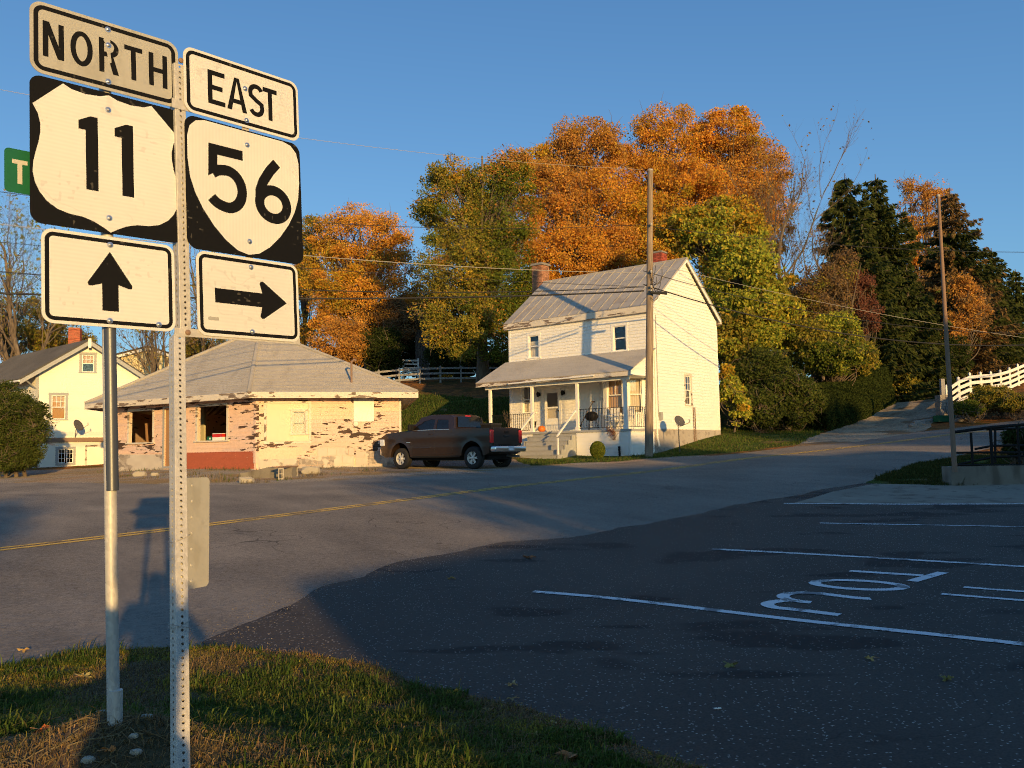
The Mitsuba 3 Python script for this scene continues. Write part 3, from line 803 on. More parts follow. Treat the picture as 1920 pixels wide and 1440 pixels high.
# ------------------------------------------------------------------ buildings
def boards(t, fr, shape, step, mat, nm='siding_board', z0=None, seg=None, seed=0, lip=.016, holder=None, worn=None):
    """Lapped boards, each a part: the lower edge stands proud of the next board's top."""
    rng = np.random.default_rng(seed); x0, zz0, x1, z1 = shape.bounds; z = zz0 if z0 is None else z0; row = 0
    while z < z1 - .01:
        cuts = [x0 - 1, x1 + 1]
        if seg:
            q = x0 + rng.uniform(.3, 1) * seg; cuts = [x0 - 1]
            while q < x1: cuts.append(q); q += seg * rng.uniform(.6, 1.3)
            cuts.append(x1 + 1)
        for a, b in zip(cuts[:-1], cuts[1:]):
            g = shape.intersection(sbox(a + .0015 if seg else a, z + .0005, b - .0015 if seg else b, min(z + step, z1)))
            for p in polys(g):
                if p.area < .004: continue
                v, f = tri(p); n = len(v); d = .004 + lip * (1 - (v[:, 1] - z) / step) + (rng.normal(0, .0018) if seg else 0)
                c = A(p.exterior.coords)[:-1]; m = len(c); dc = .004 + lip * (1 - (c[:, 1] - z) / step)
                w = np.vstack([np.c_[v[:, 0], d, v[:, 1]], np.c_[c[:, 0], dc, c[:, 1]], np.c_[c[:, 0], dc * 0 - .006, c[:, 1]]])
                i = np.arange(m); j = (i + 1) % m
                mb = MB().raw(fr.many(w), np.vstack([f, np.stack([n + i, n + j, n + m + j], 1), np.stack([n + i, n + m + j, n + m + i], 1)]))
                mt = mat if worn is None or (wv := worn[0]((p.bounds[0] + p.bounds[2]) / 2, z)) < rng.random() else (worn[1] if wv < .8 or rng.random() < .3 else 'm_peach_bare')
                mb.put(part(holder or t, nm), mt)
        z += step; row += 1


def bars(fr, a0, a1, z0, z1, d0, d1, w, mb=None, sill=0):
    """A rectangular frame of four members, butted."""
    mb = mb or MB()
    fr.box(mb, a0, a0 + w, d0, d1, z0, z1); fr.box(mb, a1 - w, a1, d0, d1, z0, z1)
    fr.box(mb, a0 + w, a1 - w, d0, d1, z1 - w, z1); fr.box(mb, a0 + w, a1 - w, d0, d1, z0, z0 + w)
    return mb


def window(t, fr, a0, a1, z0, z1, case='m_clean_white', sash='m_clean_white', cw=.1, grid=((1, 1), (1, 1)), back='m_curtain', backz=(0, 1), raise_=0, lab=None, d=0.0):
    """A double-hung window in an opening a0..a1, z0..z1: casing, sill, two sashes with glazing bars, panes, and what hangs behind."""
    w = part(t, 'window', lab)
    s3 = lambda n: part(w, n)
    mb = MB(); fr.box(mb, a0 - cw, a0, d, d + .035, z0, z1); fr.box(mb, a1, a1 + cw, d, d + .035, z0, z1); fr.box(mb, a0 - cw - .02, a1 + cw + .02, d, d + .045, z1, z1 + cw)
    mb.put(s3('casing'), case)
    fr.one(s3('sill'), case, a0 - cw - .03, a1 + cw + .03, d - .02, d + .065, z0 - .05, z0)
    zm = (z0 + z1) / 2
    for k, (lo, hi, dd) in enumerate(((zm - .02, z1, d - .045), (z0 + raise_, zm + .02 + raise_, d - .085))):
        if hi - lo < .05: continue
        mb = bars(fr, a0, a1, lo, hi, dd, dd + .035, .045)
        nx, nz = grid[k]
        for i in range(1, nx): x = a0 + (a1 - a0) * i / nx; fr.box(mb, x - .011, x + .011, dd + .008, dd + .03, lo + .045, hi - .045)
        for i in range(1, nz): z = lo + (hi - lo) * i / nz; fr.box(mb, a0 + .045, a1 - .045, dd + .009, dd + .029, z - .011, z + .011)
        mb.put(s3('sash'), sash)
        for i in range(nx):
            for j in range(nz):
                xa, xb = a0 + .04 + (a1 - a0 - .08) * i / nx, a0 + .04 + (a1 - a0 - .08) * (i + 1) / nx
                za, zb = lo + .04 + (hi - lo - .08) * j / nz, lo + .04 + (hi - lo - .08) * (j + 1) / nz
                put(s3('pane'), ([fr(xa, dd + .018, za), fr(xb, dd + .018, za), fr(xb, dd + .018, zb), fr(xa, dd + .018, zb)], [[0, 1, 2, 3]]), 'm_pane')
    if back:
        za, zb = z0 + (z1 - z0) * backz[0], z0 + (z1 - z0) * backz[1]
        n = 25; x = np.linspace(a0 - .02, a1 + .02, n); dd = d - .17 + .018 * np.sin(np.arange(n) * 1.9)
        v = np.vstack([fr.many(np.c_[x, dd, np.full(n, za)]), fr.many(np.c_[x, dd, np.full(n, zb)])]); i = np.arange(n - 1)
        put(s3('curtain'), (v, np.stack([i, i + 1, n + i + 1, n + i], 1)), back, True)


def shell(t, nm, fr, shape, th, mat): return prism(fr, shape, -th, -.002).put(part(t, nm), mat)


def bricks(key, x0, x1, y0, y1, z0, z1, rot, org, seed, col=(.36, .12, .055), mortar=(.34, .28, .22)):
    """A stack of real bricks with recessed joints, as one mesh coloured brick by brick."""
    rng = np.random.default_rng(seed); mb = MB(); co, si = math.cos(rot), math.sin(rot)
    L, Hh, W, J = .2, .058, .1, .011; rows = int((z1 - z0) / (Hh + J))
    for r in range(rows):
        z = z0 + r * (Hh + J)
        for side in range(4):
            horiz = side < 2; lo, hi = (x0, x1) if horiz else (y0 + W, y1 - W)
            q = lo - (L + J) * (.5 if (r + side) % 2 else 0)
            while q < hi:
                a, b = max(q, lo), min(q + L, hi)
                if b - a > .02:
                    o = rng.uniform(0, .006); c = A(col) * rng.uniform(.6, 1.3) + A([.03, .012, .005]) * rng.random()
                    if horiz: yy = (y0 - o, y0 + W) if side == 0 else (y1 - W, y1 + o); bx_ = (a, b, *yy)
                    else: xx = (x0 - o, x0 + W) if side == 2 else (x1 - W, x1 + o); bx_ = (*xx, a, b)
                    mb.abox(*bx_[:2], *bx_[2:], z, z + Hh, c=c)
                q += L + J
    mb.abox(x0 + .012, x1 - .012, y0 + .012, y1 - .012, z0, z1 - .01, c=mortar)
    V = np.vstack(mb.v); V = np.c_[V[:, 0] * co - V[:, 1] * si, V[:, 0] * si + V[:, 1] * co, V[:, 2]] + A(org)
    mb.v = [V]; return mb.put(key, 'm_vcol')


# ---- the white two-storey house
H0 = A([6.12, 38.0]); thh = .679
hu, hv = A([-math.cos(thh), math.sin(thh)]), A([math.sin(thh), math.cos(thh)])
HL, HW, ZE, ZR, ZF = 8.0, 6.46, 7.75, 10.32, 2.35
FRONT = Frame([*H0, 0], hu, -hv)              # a runs left along the front, d towards the road
GAB = Frame([*H0, 0], hv, -hu)                # a runs back along the right gable
BACK = Frame([*(H0 + hv * HW), 0], hu, hv)
LGAB = Frame([*(H0 + hu * HL), 0], hv, hu)
house = thing('house', 'white two-storey clapboard house with metal roof and front porch', 'house')
wins_f = [(6.16, 6.76, 6.0, 7.08), (1.27, 1.93, 5.92, 7.04)]     # upper windows: a0, a1, z0, z1
wl = (6.5, 7.2, 3.35, 4.62); door = (5.02, 5.86, ZF + .02, ZF + 1.98); bay_hole = (.42, 2.7, ZF + .3, 4.8)
op = unary_union([sbox(w[0], w[2], w[1], w[3]) for w in wins_f + [wl, door, bay_hole]])
fshape = sbox(0, .9, HL, 7.52)
shell(house, 'front_wall', FRONT, fshape.difference(op), .14, 'm_white')
gw = (2.98, 3.54, 3.5, 4.86)
gshape = Polygon([(0, ZF), (HW, ZF), (HW, ZE - .08), (HW / 2, ZR - .1), (0, ZE - .08)])
shell(house, 'gable_wall', GAB, gshape.difference(sbox(gw[0], gw[2], gw[1], gw[3])), .14, 'm_white')
shell(house, 'back_wall', BACK, sbox(0, 1.2, HL, ZE), .14, 'm_white')
shell(house, 'left_wall', LGAB, Polygon([(0, 1.2), (HW, 1.2), (HW, ZE - .08), (HW / 2, ZR - .1), (0, ZE - .08)]), .14, 'm_white')
for z in (2.3, 5.2): MB().box(FRONT(.15, -.15, z), (HL - .3) * FRONT.a, (HW - .3) * -FRONT.d, [0, 0, .1]).put(part(house, 'inner_floor'), 'm_room')
CW = .1
grow = lambda w, c=.1: sbox(w[0] - c - .004, w[2] - .05, w[1] + c + .004, w[3] + c + .002)
boards(house, FRONT, sbox(.1, 5.86, HL - .1, 7.4).difference(unary_union([grow(w) for w in wins_f])), .145, lip=.03, mat= 'm_white', seed=1)
boards(house, FRONT, sbox(2.78, ZF, HL - .1, 4.95).difference(unary_union([grow(wl), grow(door)])), .145, lip=.03, mat= 'm_white', seed=2)
boards(house, GAB, gshape.intersection(sbox(.1, ZF + .02, HW - .08, 12)).difference(grow(gw)), .145, lip=.03, mat= 'm_white', seed=3)
for fr, a0, a1 in ((FRONT, -.012, .1), (FRONT, HL - .1, HL + .012), (GAB, -.0, .1), (GAB, HW - .08, HW)):
    fr.one(part(house, 'corner_board'), 'm_clean_white', a0, a1, -.002, .03, ZF if fr is GAB else 1.3, 7.5)
boards(house, LGAB, Polygon([(.05, ZF), (HW - .05, ZF), (HW - .05, ZE - .2), (HW / 2, ZR - .25), (.05, ZE - .2)]), .23, 'm_white', seed=4)
window(house, FRONT, *wins_f[0][:2], *wins_f[0][2:], backz=(0, .75)); window(house, FRONT, *wins_f[1][:2], *wins_f[1][2:], back=None)
window(house, FRONT, *wl[:2], *wl[2:], grid=((2, 1), (2, 1)), backz=(0, .42))
window(house, GAB, *gw[:2], *gw[2:], case='m_trim', cw=.09, grid=((2, 2), (2, 2)), back=None, lab='tall narrow window in the bare gable')
# foundation
fz = lambda fr, a: float(gm(*fr(a, 0, 0)[:2]))
fpoly = Polygon([(a, fz(GAB, a) - .4) for a in np.linspace(0, HW, 8)] + [(HW, ZF), (0, ZF)])
prism(GAB, fpoly, -.2, .035).put(part(house, 'foundation'), 'm_found')
# main roof: standing seam panels
oh, ov, rt = .16, .2, .05
for side in (0, 1):
    fr = FRONT if side == 0 else BACK
    n = 15; wd = (HL + 2 * ov) / n; run = HW / 2 + oh
    ze = ZE
    for k in range(n):
        a0, a1 = -ov + k * wd, -ov + (k + 1) * wd
        if side: a0, a1 = -ov + k * wd, -ov + (k + 1) * wd
        e0, e1 = fr(a0 + .004, oh, ze), fr(a1 - .004, oh, ze); r0 = fr(a0 + .004, -HW / 2, ZR); sl = r0 - e0; up = unit(np.cross(e1 - e0, sl)); up = up if up[2] > 0 else -up
        mb = MB(); mb.box(e0, e1 - e0, sl, up * rt); mb.box(e0 + up * rt, unit(e1 - e0) * .028, sl, up * .032)
        mb.put(part(house, 'roof_panel'), 'm_tin')
e0, e1 = FRONT(-ov, -HW / 2, ZR + .05), FRONT(HL + ov, -HW / 2, ZR + .05)
MB().tube([e0, e1], .06, 8).put(part(house, 'roof_ridge_cap'), 'm_tin', 40)
FRONT.one(part(house, 'eave_fascia', 'peeling eave fascia along the front'), 'm_trim', -ov, HL + ov, oh - .05, oh + .025, ZE - .27, ZE + .02)
FRONT.one(part(house, 'soffit'), 'm_trim', -.05, HL + .05, .02, oh - .05, ZE - .25, ZE - .21)
BACK.one(part(house, 'eave_fascia'), 'm_trim', -ov, HL + ov, oh - .05, oh + .02, ZE - .2, ZE + .02)
for fr in (GAB, LGAB):
    for a0, z0, a1, z1 in ((-oh, ZE, HW / 2, ZR), (HW + oh, ZE, HW / 2, ZR)):
        sh = Polygon([(a0, z0 - .13), (a0, z0 + .02), (a1, z1 + .02), (a1, z1 - .13)])
        prism(fr, sh, ov - .05, ov - .01).put(part(house, 'rake_board'), 'm_clean_white')
# downspout and service pipes on the gable
mb = MB(); mb.tube([GAB(.17, .07, 7.3), GAB(.17, .07, 4.8), GAB(.18, .06, 2.0), GAB(.22, .12, 1.6)], .045, 8); mb.put(part(house, 'downspout'), 'm_clean_white', 40)
mb = MB(); mb.tube([GAB(.36, .045, 7.4), GAB(.38, .045, 2.9)], .014, 6); mb.put(part(house, 'service_cable'), 'm_wire_pale', 40)
GAB.one(part(house, 'electric_meter', 'grey electric meter box low on the gable'), 'm_grey_paint', .42, .6, .02, .14, 2.75, 3.1)
for a in (3.62, 3.78):
    mb = MB(); mb.tube([GAB(a, .06, 3.4), GAB(a + .02, .06, fz(GAB, 3.7) - .05)], .02, 8); mb.put(part(house, 'conduit'), 'm_rust', 40)
# chimneys
k = part(house, 'chimney', 'tall brick chimney outside the far gable')
rot = math.atan2(hu[1], hu[0])
bricks(k + '__brick', -.33, .33, -.33, .33, 2.5, 11.35, rot, [*(H0 + hu * (HL + .62) + hv * (HW / 2 + .3)), 0], 5, (.33, .16, .095)); labels[k + '__brick'] = {'kind': 'stuff'}
o = H0 + hu * (HL + .62) + hv * (HW / 2 + .3)
cap = MB(); CF = Frame([*o, 0], hu, hv)
CF.box(cap, -.4, .4, -.4, .4, 11.34, 11.42); CF.box(cap, -.36, .36, -.36, .36, 11.422, 11.47); cap.put(k + '__cap', 'm_stone')
k = part(house, 'chimney', 'short red chimney behind the pole')
bricks(k + '__brick', -.27, .27, -.27, .27, 9.6, 10.95, rot, [*(H0 + hu * 1.55 + hv * (HW / 2 + .5)), 0], 6, (.34, .075, .05), (.25, .10, .08)); labels[k + '__brick'] = {'kind': 'stuff'}
CF = Frame([*(H0 + hu * 1.55 + hv * (HW / 2 + .5)), 0], hu, hv); CF.one(k + '__cap', 'm_stone', -.29, .29, -.29, .29, 10.95, 11.02)
# door
dk = part(house, 'front_door')
mb = bars(FRONT, door[0] - .12, door[1] + .12, door[2] - .02, door[3] + .12, .0, .05, .115); mb.put(dk + '__frame', 'm_clean_white')
FRONT.one(dk + '__panel', 'm_clean_white', door[0], door[1], -.06, -.01, door[2], door[2] + .55)
mb = bars(FRONT, door[0], door[1], door[2] + .552, door[3], -.05, -.012, .1); FRONT.box(mb, door[0] + .1, door[1] - .1, -.05, -.012, door[2] + 1.12, door[2] + 1.2); mb.put(dk + '__storm_frame', 'm_clean_white')
for za, zb, m_ in ((door[2] + .65, door[2] + 1.12, 'm_blind'), (door[2] + 1.2, door[3] - .1, 'm_tint')):
    put(part(dk, 'pane'), ([FRONT(door[0] + .1, -.03, za), FRONT(door[1] - .1, -.03, za), FRONT(door[1] - .1, -.03, zb), FRONT(door[0] + .1, -.03, zb)], [[0, 1, 2, 3]]), 'm_pane')
FRONT.one(dk + '__inner_door', 'm_curtain', door[0], door[1], -.16, -.12, door[2], door[2] + 1.15)
put(dk + '__knob', lathe([(.001, .05), (.03, .04), (.03, .015), (.012, 0)], 10, FRONT(door[0] + .06, -.012, door[2] + 1.0), FRONT.d), 'm_dark', 40)
for a in (door[0] - .3, door[1] + .3):
    L_ = part(house, 'porch_lamp')
    mb = MB(); FRONT.box(mb, a - .05, a + .05, .02, .05, 4.12, 4.3); mb.tube([FRONT(a, .05, 4.24), FRONT(a, .16, 4.27)], .015, 6); mb.put(L_ + '__bracket', 'm_iron')
    put(L_ + '__lantern', lathe([(.001, .2), (.07, .13), (.08, .11), (.055, -.04), (.02, -.07), (.001, -.08)], 8, FRONT(a, .17, 4.13)), 'm_iron')
# bay window
BY = [(2.75, 0), (2.1, .63), (1.0, .63), (.36, 0)]
bay = part(house, 'bay')
for i in range(3):
    p, q = A(BY[i + 1]), A(BY[i]); w = np.linalg.norm(q - p); o = FRONT(p[0], p[1], 0); dv = unit(FRONT(q[0], q[1], 0) - o); nn = unit(A([-dv[1], dv[0], 0])); nn = nn if np.dot(nn, A([-.2, -1, 0]) if i < 2 else A([.3, -1, 0])) > 0 else -nn
    bf = Frame(o, dv[:2], nn[:2])
    win = (.17, w - .17, ZF + .72, 4.72)
    prism(bf, sbox(0, ZF, w, 4.95).difference(sbox(win[0], win[2], win[1], win[3])), -.06, 0).put(part(bay, 'panel'), 'm_white')
    mb = bars(bf, win[0] - .09, win[1] + .09, win[2] - .06, win[3] + .08, .002, .03, .085); mb.put(part(bay, 'casing'), 'm_clean_white')
    zm = (win[2] + win[3]) / 2
    mb = bars(bf, win[0], win[1], win[2], zm + .02, -.05, -.02, .04); mb.put(part(bay, 'sash'), 'm_clean_white')
    mb = bars(bf, win[0], win[1], zm - .02, win[3], -.085, -.055, .04)
    if i == 1: bf.box(mb, w / 2 - .012, w / 2 + .012, -.08, -.06, zm + .02, win[3] - .04)
    mb.put(part(bay, 'sash'), 'm_clean_white')
    for za, zb, dd in ((win[2] + .04, zm - .02, -.035), (zm + .02, win[3] - .04, -.07)):
        put(part(bay, 'pane'), ([bf(win[0] + .04, dd, za), bf(win[1] - .04, dd, za), bf(win[1] - .04, dd, zb), bf(win[0] + .04, dd, zb)], [[0, 1, 2, 3]]), 'm_pane')
    n = 25; x = np.linspace(win[0] - .05, win[1] + .05, n); dd = -.16 + .02 * np.sin(np.arange(n) * 1.7); k_ = np.arange(n - 1)
    put(part(bay, 'curtain'), (np.vstack([bf.many(np.c_[x, dd, np.full(n, win[2] - .05)]), bf.many(np.c_[x, dd, np.full(n, win[3] + .05)])]), np.stack([k_, k_ + 1, n + k_ + 1, n + k_], 1)), 'm_curtain' if i == 2 else 'm_blind', True)
# porch
PD = 1.97
skirt_b = lambda fr, a: float(gm(*fr(a, PD if fr is FRONT else 0, 0)[:2]))
FRONT.one(part(house, 'porch_floor'), 'm_grey_paint', -.06, HL + .06, .003, PD + .06, ZF - .09, ZF)
PS = Frame(FRONT(0, PD, 0), hv, -hu)       # right side of the porch
SF = Frame(FRONT(0, PD, 0), hu, -hv)       # its front
sh1 = Polygon([(0, ZF - .1)] + [(a, skirt_b(FRONT, a) - .25) for a in np.linspace(0, 2.72, 5)] + [(2.72, ZF - .1)])
prism(SF, sh1, -.06, -.002).put(part(house, 'porch_skirt_wall'), 'm_white'); boards(house, SF, sh1.intersection(sbox(.06, 0, 2.72, 3)), .165, 'm_white', z0=1.05, seed=8)
sh2 = Polygon([(0, ZF - .1)] + [(a, float(gm(*PS(a, 0, 0)[:2])) - .25) for a in np.linspace(0, PD, 5)] + [(PD, ZF - .1)])
prism(PS, sh2, -.06, -.002).put(part(house, 'porch_skirt_wall'), 'm_white'); boards(house, PS, sh2.intersection(sbox(.06, 0, PD, 3)), .165, 'm_white', z0=1.05, seed=9)
sh3 = Polygon([(5.15, ZF - .1), (5.15, .8), (HL, .8), (HL, ZF - .1)]); prism(SF, sh3, -.06, -.002).put(part(house, 'porch_skirt_wall'), 'm_white'); boards(house, SF, sh3, .165, 'm_white', z0=1.05, seed=10)
SF.one(part(house, 'step_backing'), 'm_grey_paint', 2.72, 5.15, -.06, -.004, .8, ZF - .1)
SF.one(part(house, 'corner_board'), 'm_clean_white', -.02, .06, -.002, .03, 1.1, ZF - .1)
POSTS = [.25, 2.69, 5.19, 7.68]
for a in POSTS:
    k = part(house, 'porch_post')
    mb = MB(); SF.box(mb, a - .06, a + .06, -.15, -.03, ZF + .003, 4.42); mb.put(k + '__shaft', 'm_clean_white')
    mb = MB(); SF.box(mb, a - .085, a + .085, -.175, -.005, ZF + .002, ZF + .16); mb.put(k + '__base', 'm_clean_white')
SF.one(part(house, 'porch_beam'), 'm_clean_white', .05, HL - .05, -.16, -.02, 4.42, 4.58)
ptop, peave, pr0, pr1 = 5.85, 4.72, -.24, HL + .24
for nm, a0, a1 in (('porch_roof', pr0, pr1),):
    e0, e1, r0 = FRONT(a0, PD + .3, peave), FRONT(a1, PD + .3, peave), FRONT(a0, .02, ptop); up = unit(np.cross(e1 - e0, r0 - e0)); up = up if up[2] > 0 else -up
    n = 10
    for k in range(n):
        q0 = e0 + (e1 - e0) * k / n
        mb = MB(); mb.box(q0, (e1 - e0) / n * .998, r0 - e0, up * .04); mb.put(part(house, 'porch_roof_sheet'), 'm_shingle')
FRONT.one(part(house, 'porch_fascia'), 'm_trim', pr0, pr1, PD + .26, PD + .3, peave - .17, peave + .03)
FRONT.one(part(house, 'porch_ceiling'), 'm_clean_white', pr0 + .05, pr1 - .05, .04, PD + .25, 4.6, 4.63)
tr = [(.05, 4.64), (PD + .26, 4.64), (.05, ptop - .06)]
for a in (-.03, HL + .03): prism(Frame(FRONT(a, 0, 0), -hv, hu), Polygon(tr), -.03, .03).put(part(house, 'porch_gable'), 'm_clean_white')
mb = MB(); mb.tube([FRONT(1.5, PD + .36, peave - .06), FRONT(6.2, PD + .36, peave - .13)], .035, 8); mb.put(part(house, 'gutter', 'loose gutter hanging below the porch eave'), 'm_clean_white', 40)
# steps
NS = 6; rise = (ZF - 1.12) / NS; tread = .27
for i in range(NS - 1):
    z = ZF - (i + 1) * rise; d0 = PD + .06 + i * tread
    FRONT.one(part(house, 'step_tread'), 'm_grey_paint', 2.8, 5.1, d0, d0 + tread + .025, z - .035, z)
    FRONT.one(part(house, 'step_riser'), 'm_grey_paint', 2.82, 5.08, d0 + tread - .03, d0 + tread - .005, z - rise - (.3 if i == NS - 2 else 0), z - .036)
stp = [(PD + .05, .8)]
stp = [(.0, ZF - .1)]
for i in range(NS - 1): z = ZF - (i + 1) * rise; stp += [(i * tread + .0, z + .005), ((i + 1) * tread + .0, z + .005)]
stp += [((NS - 1) * tread, .85), (0, .85)]
for a, w_ in ((2.72, .06), (5.12, .06)): prism(Frame(FRONT(a, PD + .06, 0), -hv, hu), Polygon(stp).buffer(0), 0, w_).put(part(house, 'stair_stringer'), 'm_grey_trim')
for a in (2.78, 5.06):
    rl = part(house, 'handrail')
    p0, p1 = FRONT(a, PD - .08, ZF + .86), FRONT(a, PD + 1.35, 1.12 + .95)
    MB().box(p0 - .03 * FRONT.a, .06 * FRONT.a, p1 - p0, [0, 0, .07]).put(rl + '__rail', 'm_clean_white')
    MB().box(FRONT(a - .03, PD + 1.27, .95), .06 * FRONT.a, .06 * FRONT.d, [0, 0, 1.08]).put(rl + '__post', 'm_clean_white')
# iron railings


def railing(t, fr, a0, a1, d, z0, z1, n, mat, nm='railing'):
    k = part(t, nm)
    for z in (z0, z1):
        mb = MB(); fr.box(mb, a0, a1, d - .012, d + .012, z - .012, z + .012); mb.put(part(k, 'rail'), mat)
    for i in range(n):
        a = a0 + (a1 - a0) * (i + .5) / n; mb = MB(); fr.box(mb, a - .008, a + .008, d - .008, d + .008, z0 + .012, z1 - .012); mb.put(part(k, 'baluster'), mat)
    return k


railing(house, SF, .32, 2.6, -.09, ZF + .1, ZF + .92, 15, 'm_iron')
railing(house, SF, 5.26, 7.6, -.09, ZF + .1, ZF + .85, 19, 'm_iron')
railing(house, PS, .1, PD - .02, -.1, ZF + .1, ZF + .95, 12, 'm_iron')
# things on the porch
t = thing('pumpkin', 'round orange pumpkin at the top of the porch steps', 'pumpkin')
v, f = lathe([(.03, .0), (.11, .01), (.17, .07), (.18, .15), (.14, .24), (.06, .27), (.02, .25)], 32); an = np.arctan2(v[:, 1], v[:, 0]); s_ = 1 - .07 * np.abs(np.sin(an * 5)); v[:, 0] *= s_; v[:, 1] *= s_
pk = FRONT(4.72, PD - .15, ZF); put(part(t, 'shell'), (v + pk, f), 'm_pumpkin', True); MB().tube([pk + [0, 0, .24], pk + [.02, 0, .3], pk + [.05, 0, .33]], [.022, .016, .018], 6).put(part(t, 'stem'), 'm_wood', True)
t = thing('shovel', 'long-handled shovel leaning on the porch wall', 'shovel')
a_, b_ = FRONT(3.25, PD - .9, ZF + .06), FRONT(3.05, .1, ZF + 1.35)
MB().tube([a_ + (b_ - a_) * .2, b_], .02, 8).put(part(t, 'handle'), 'm_wood', True); MB().tube([b_ - .09 * FRONT.a, b_ + .09 * FRONT.a], .018, 8).put(part(t, 'grip'), 'm_dark', True)
bl = Plane(a_, FRONT.a, b_ - a_); prism(bl, Polygon([(-.11, .3), (.11, .3), (.12, .08), (0, -.02), (-.12, .08)]), -.006, .006).put(part(t, 'blade'), 'm_dark')
t = thing('charcoal_grill', 'black round charcoal grill on the porch between railing and wall', 'grill')
g0 = FRONT(2.45, 1.15, ZF)
put(part(t, 'bowl'), lathe([(.02, .42), (.2, .45), (.28, .55), (.29, .62), (.25, .76), (.1, .84), (.01, .85)], 20, g0), 'm_iron', 40)
for q in (0, 2.1, 4.2): MB().tube([g0 + [.2 * math.cos(q), .2 * math.sin(q), .48], g0 + [.28 * math.cos(q), .28 * math.sin(q), .0]], .014, 6).put(part(t, 'leg'), 'm_iron')
for lab, a, d in (('white plastic chair on the porch in front of the bay window', 1.45, 1.05), ('white plastic chair on the porch nearest the right railing', .75, 1.0)):
    t = thing('porch_chair', lab, 'chair', 'chairs on the porch'); cf = Frame(FRONT(a, d, ZF), hu, -hv)
    cf.one(part(t, 'seat'), 'm_clean_white', -.25, .25, -.22, .25, .4, .44)
    for i in range(5): cf.one(part(t, 'slat'), 'm_clean_white', -.25 + i * .105, -.17 + i * .105, -.26, -.23, .46, .92)
    cf.one(part(t, 'top_rail'), 'm_clean_white', -.25, .25, -.27, -.225, .925, .99)
    for x in (-.24, .2):
        for y in (-.2, .2): cf.one(part(t, 'leg'), 'm_clean_white', x, x + .04, y, y + .04, .005, .4)
        cf.one(part(t, 'arm'), 'm_clean_white', x - .02, x + .06, -.22, .26, .62, .65)
t = thing('wreath_planter', 'dried dark plant in a pot at the left end of the porch railing', 'plant pot')
g0 = FRONT(6.8, PD - .35, ZF); put(part(t, 'pot'), lathe([(.1, 0), (.14, .02), (.17, .28), (.15, .28), (.13, .2)], 16, g0), 'm_rust', 40)
rng = np.random.default_rng(4); mb = MB()
for i in range(40): q = rng.uniform(0, 6.28); r_ = rng.uniform(.05, .3); mb.tube([g0 + [0, 0, .25], g0 + [r_ * .5 * math.cos(q), r_ * .5 * math.sin(q), .6], g0 + [r_ * math.cos(q), r_ * math.sin(q), rng.uniform(.6, 1.1)]], [.008, .006, .002], 4)
mb.put(part(t, 'stems', kind='stuff'), 'm_bark')
t = thing('stub_post', 'short black iron stub standing at the right front corner of the porch skirt', 'post'); g0 = SF(.42, .18, 0); g0[2] = z_at(g0[0], g0[1])
MB().tube([g0 - [0, 0, .1], g0 + [-.02, 0, .42]], .05, 8).put(part(t, 'shaft'), 'm_iron', 40)
t = thing('planter_urn', 'black urn on the porch beside the second post from the left', 'plant pot'); g0 = FRONT(5.45, PD - .45, ZF); put(part(t, 'urn'), lathe([(.1, 0), (.11, .03), (.05, .1), (.13, .25), (.17, .48), (.19, .5), (.15, .5), (.1, .3)], 16, g0), 'm_iron', 40)
# dish on its pole beside the gable
def dish(name, lab, c, nrm, r, pole0, arm, mat='m_dish'):
    t = thing(name, lab, 'satellite dish'); nrm = unit(nrm)
    put(part(t, 'reflector'), lathe([(r * k / 6, .16 * r * (k / 6) ** 2) for k in range(7)][1:] + [(r * 1.02, .16 * r), (r * .98, .14 * r - .012), (r * .5, .02 * r), (r * .05, -.012)], 28, A(c), nrm), mat, 40)
    MB().tube([A(c) - .1 * nrm, pole0], .022, 8).put(part(t, 'mast'), mat, True)
    MB().box(A(c) - .12 * nrm - [.05, .05, .08], [.1, 0, 0], [0, .1, 0], [0, 0, .16]).put(part(t, 'bracket'), mat)
    s_ = A(c) - A([0, 0, r * .95]); e_ = A(arm)
    MB().tube([s_, e_], .012, 6).put(part(t, 'feed_arm'), mat); MB().tube([e_, e_ + [0, 0, .09], e_ + [-.03, -.0, .13]], .03, 8).put(part(t, 'feed_horn'), 'm_grey_paint', True)
    return t
dp = sight(1273.5, 790, 37.4)
dish('satellite_dish', 'dark satellite dish on a thin pole in front of the bare gable', dp, [.45, -.85, .5], .255, [dp[0], dp[1] + .06, float(gm(dp[0], dp[1])) - .1], sight(1293, 792, 37.1))

# ---- the derelict filling station with the peeling paint
PA, PB, PC = A([-18.9, 41.0]), A([-10.41, 35.5]), A([-4.75, 37.1])
PDp, PE_, PF_ = A([-6.3, 46.0]), A([-13.0, 50.5]), A([-20.2, 48.5])
st_ = thing('derelict_shop', 'derelict low building with peeling peach boards and wide hipped roof', 'building')
EAVE = 3.92


def facade(p, q):
    d = unit(q - p); n = A([d[1], -d[0]]); n = n if np.dot(n, -(p + q) / 2) > 0 else -n
    return Frame([*p, 0], d, n), float(np.linalg.norm(q - p))


FA, LA = facade(PB, PA)      # a runs from the corner to the left end
FB, LB = facade(PB, PC)      # a runs from the corner to the right end


def on(fr, px, y=None):
    """Distance along a wall at which the photograph's column px meets it; with y also the height."""
    d = sight(px, 800 if y is None else y, 1.0) - EYE; m = A([[d[0], -fr.a[0]], [d[1], -fr.a[1]]]); s_, a = np.linalg.solve(m, fr.o[:2] - EYE[:2])
    return a if y is None else (a, EYE[2] + s_ * d[2])


def rect(fr, x0, y0, x1, y1):
    (a0, za), (a1, zb) = on(fr, x0, y0), on(fr, x1, y1)
    return min(a0, a1), min(za, zb), max(a0, a1), max(za, zb)


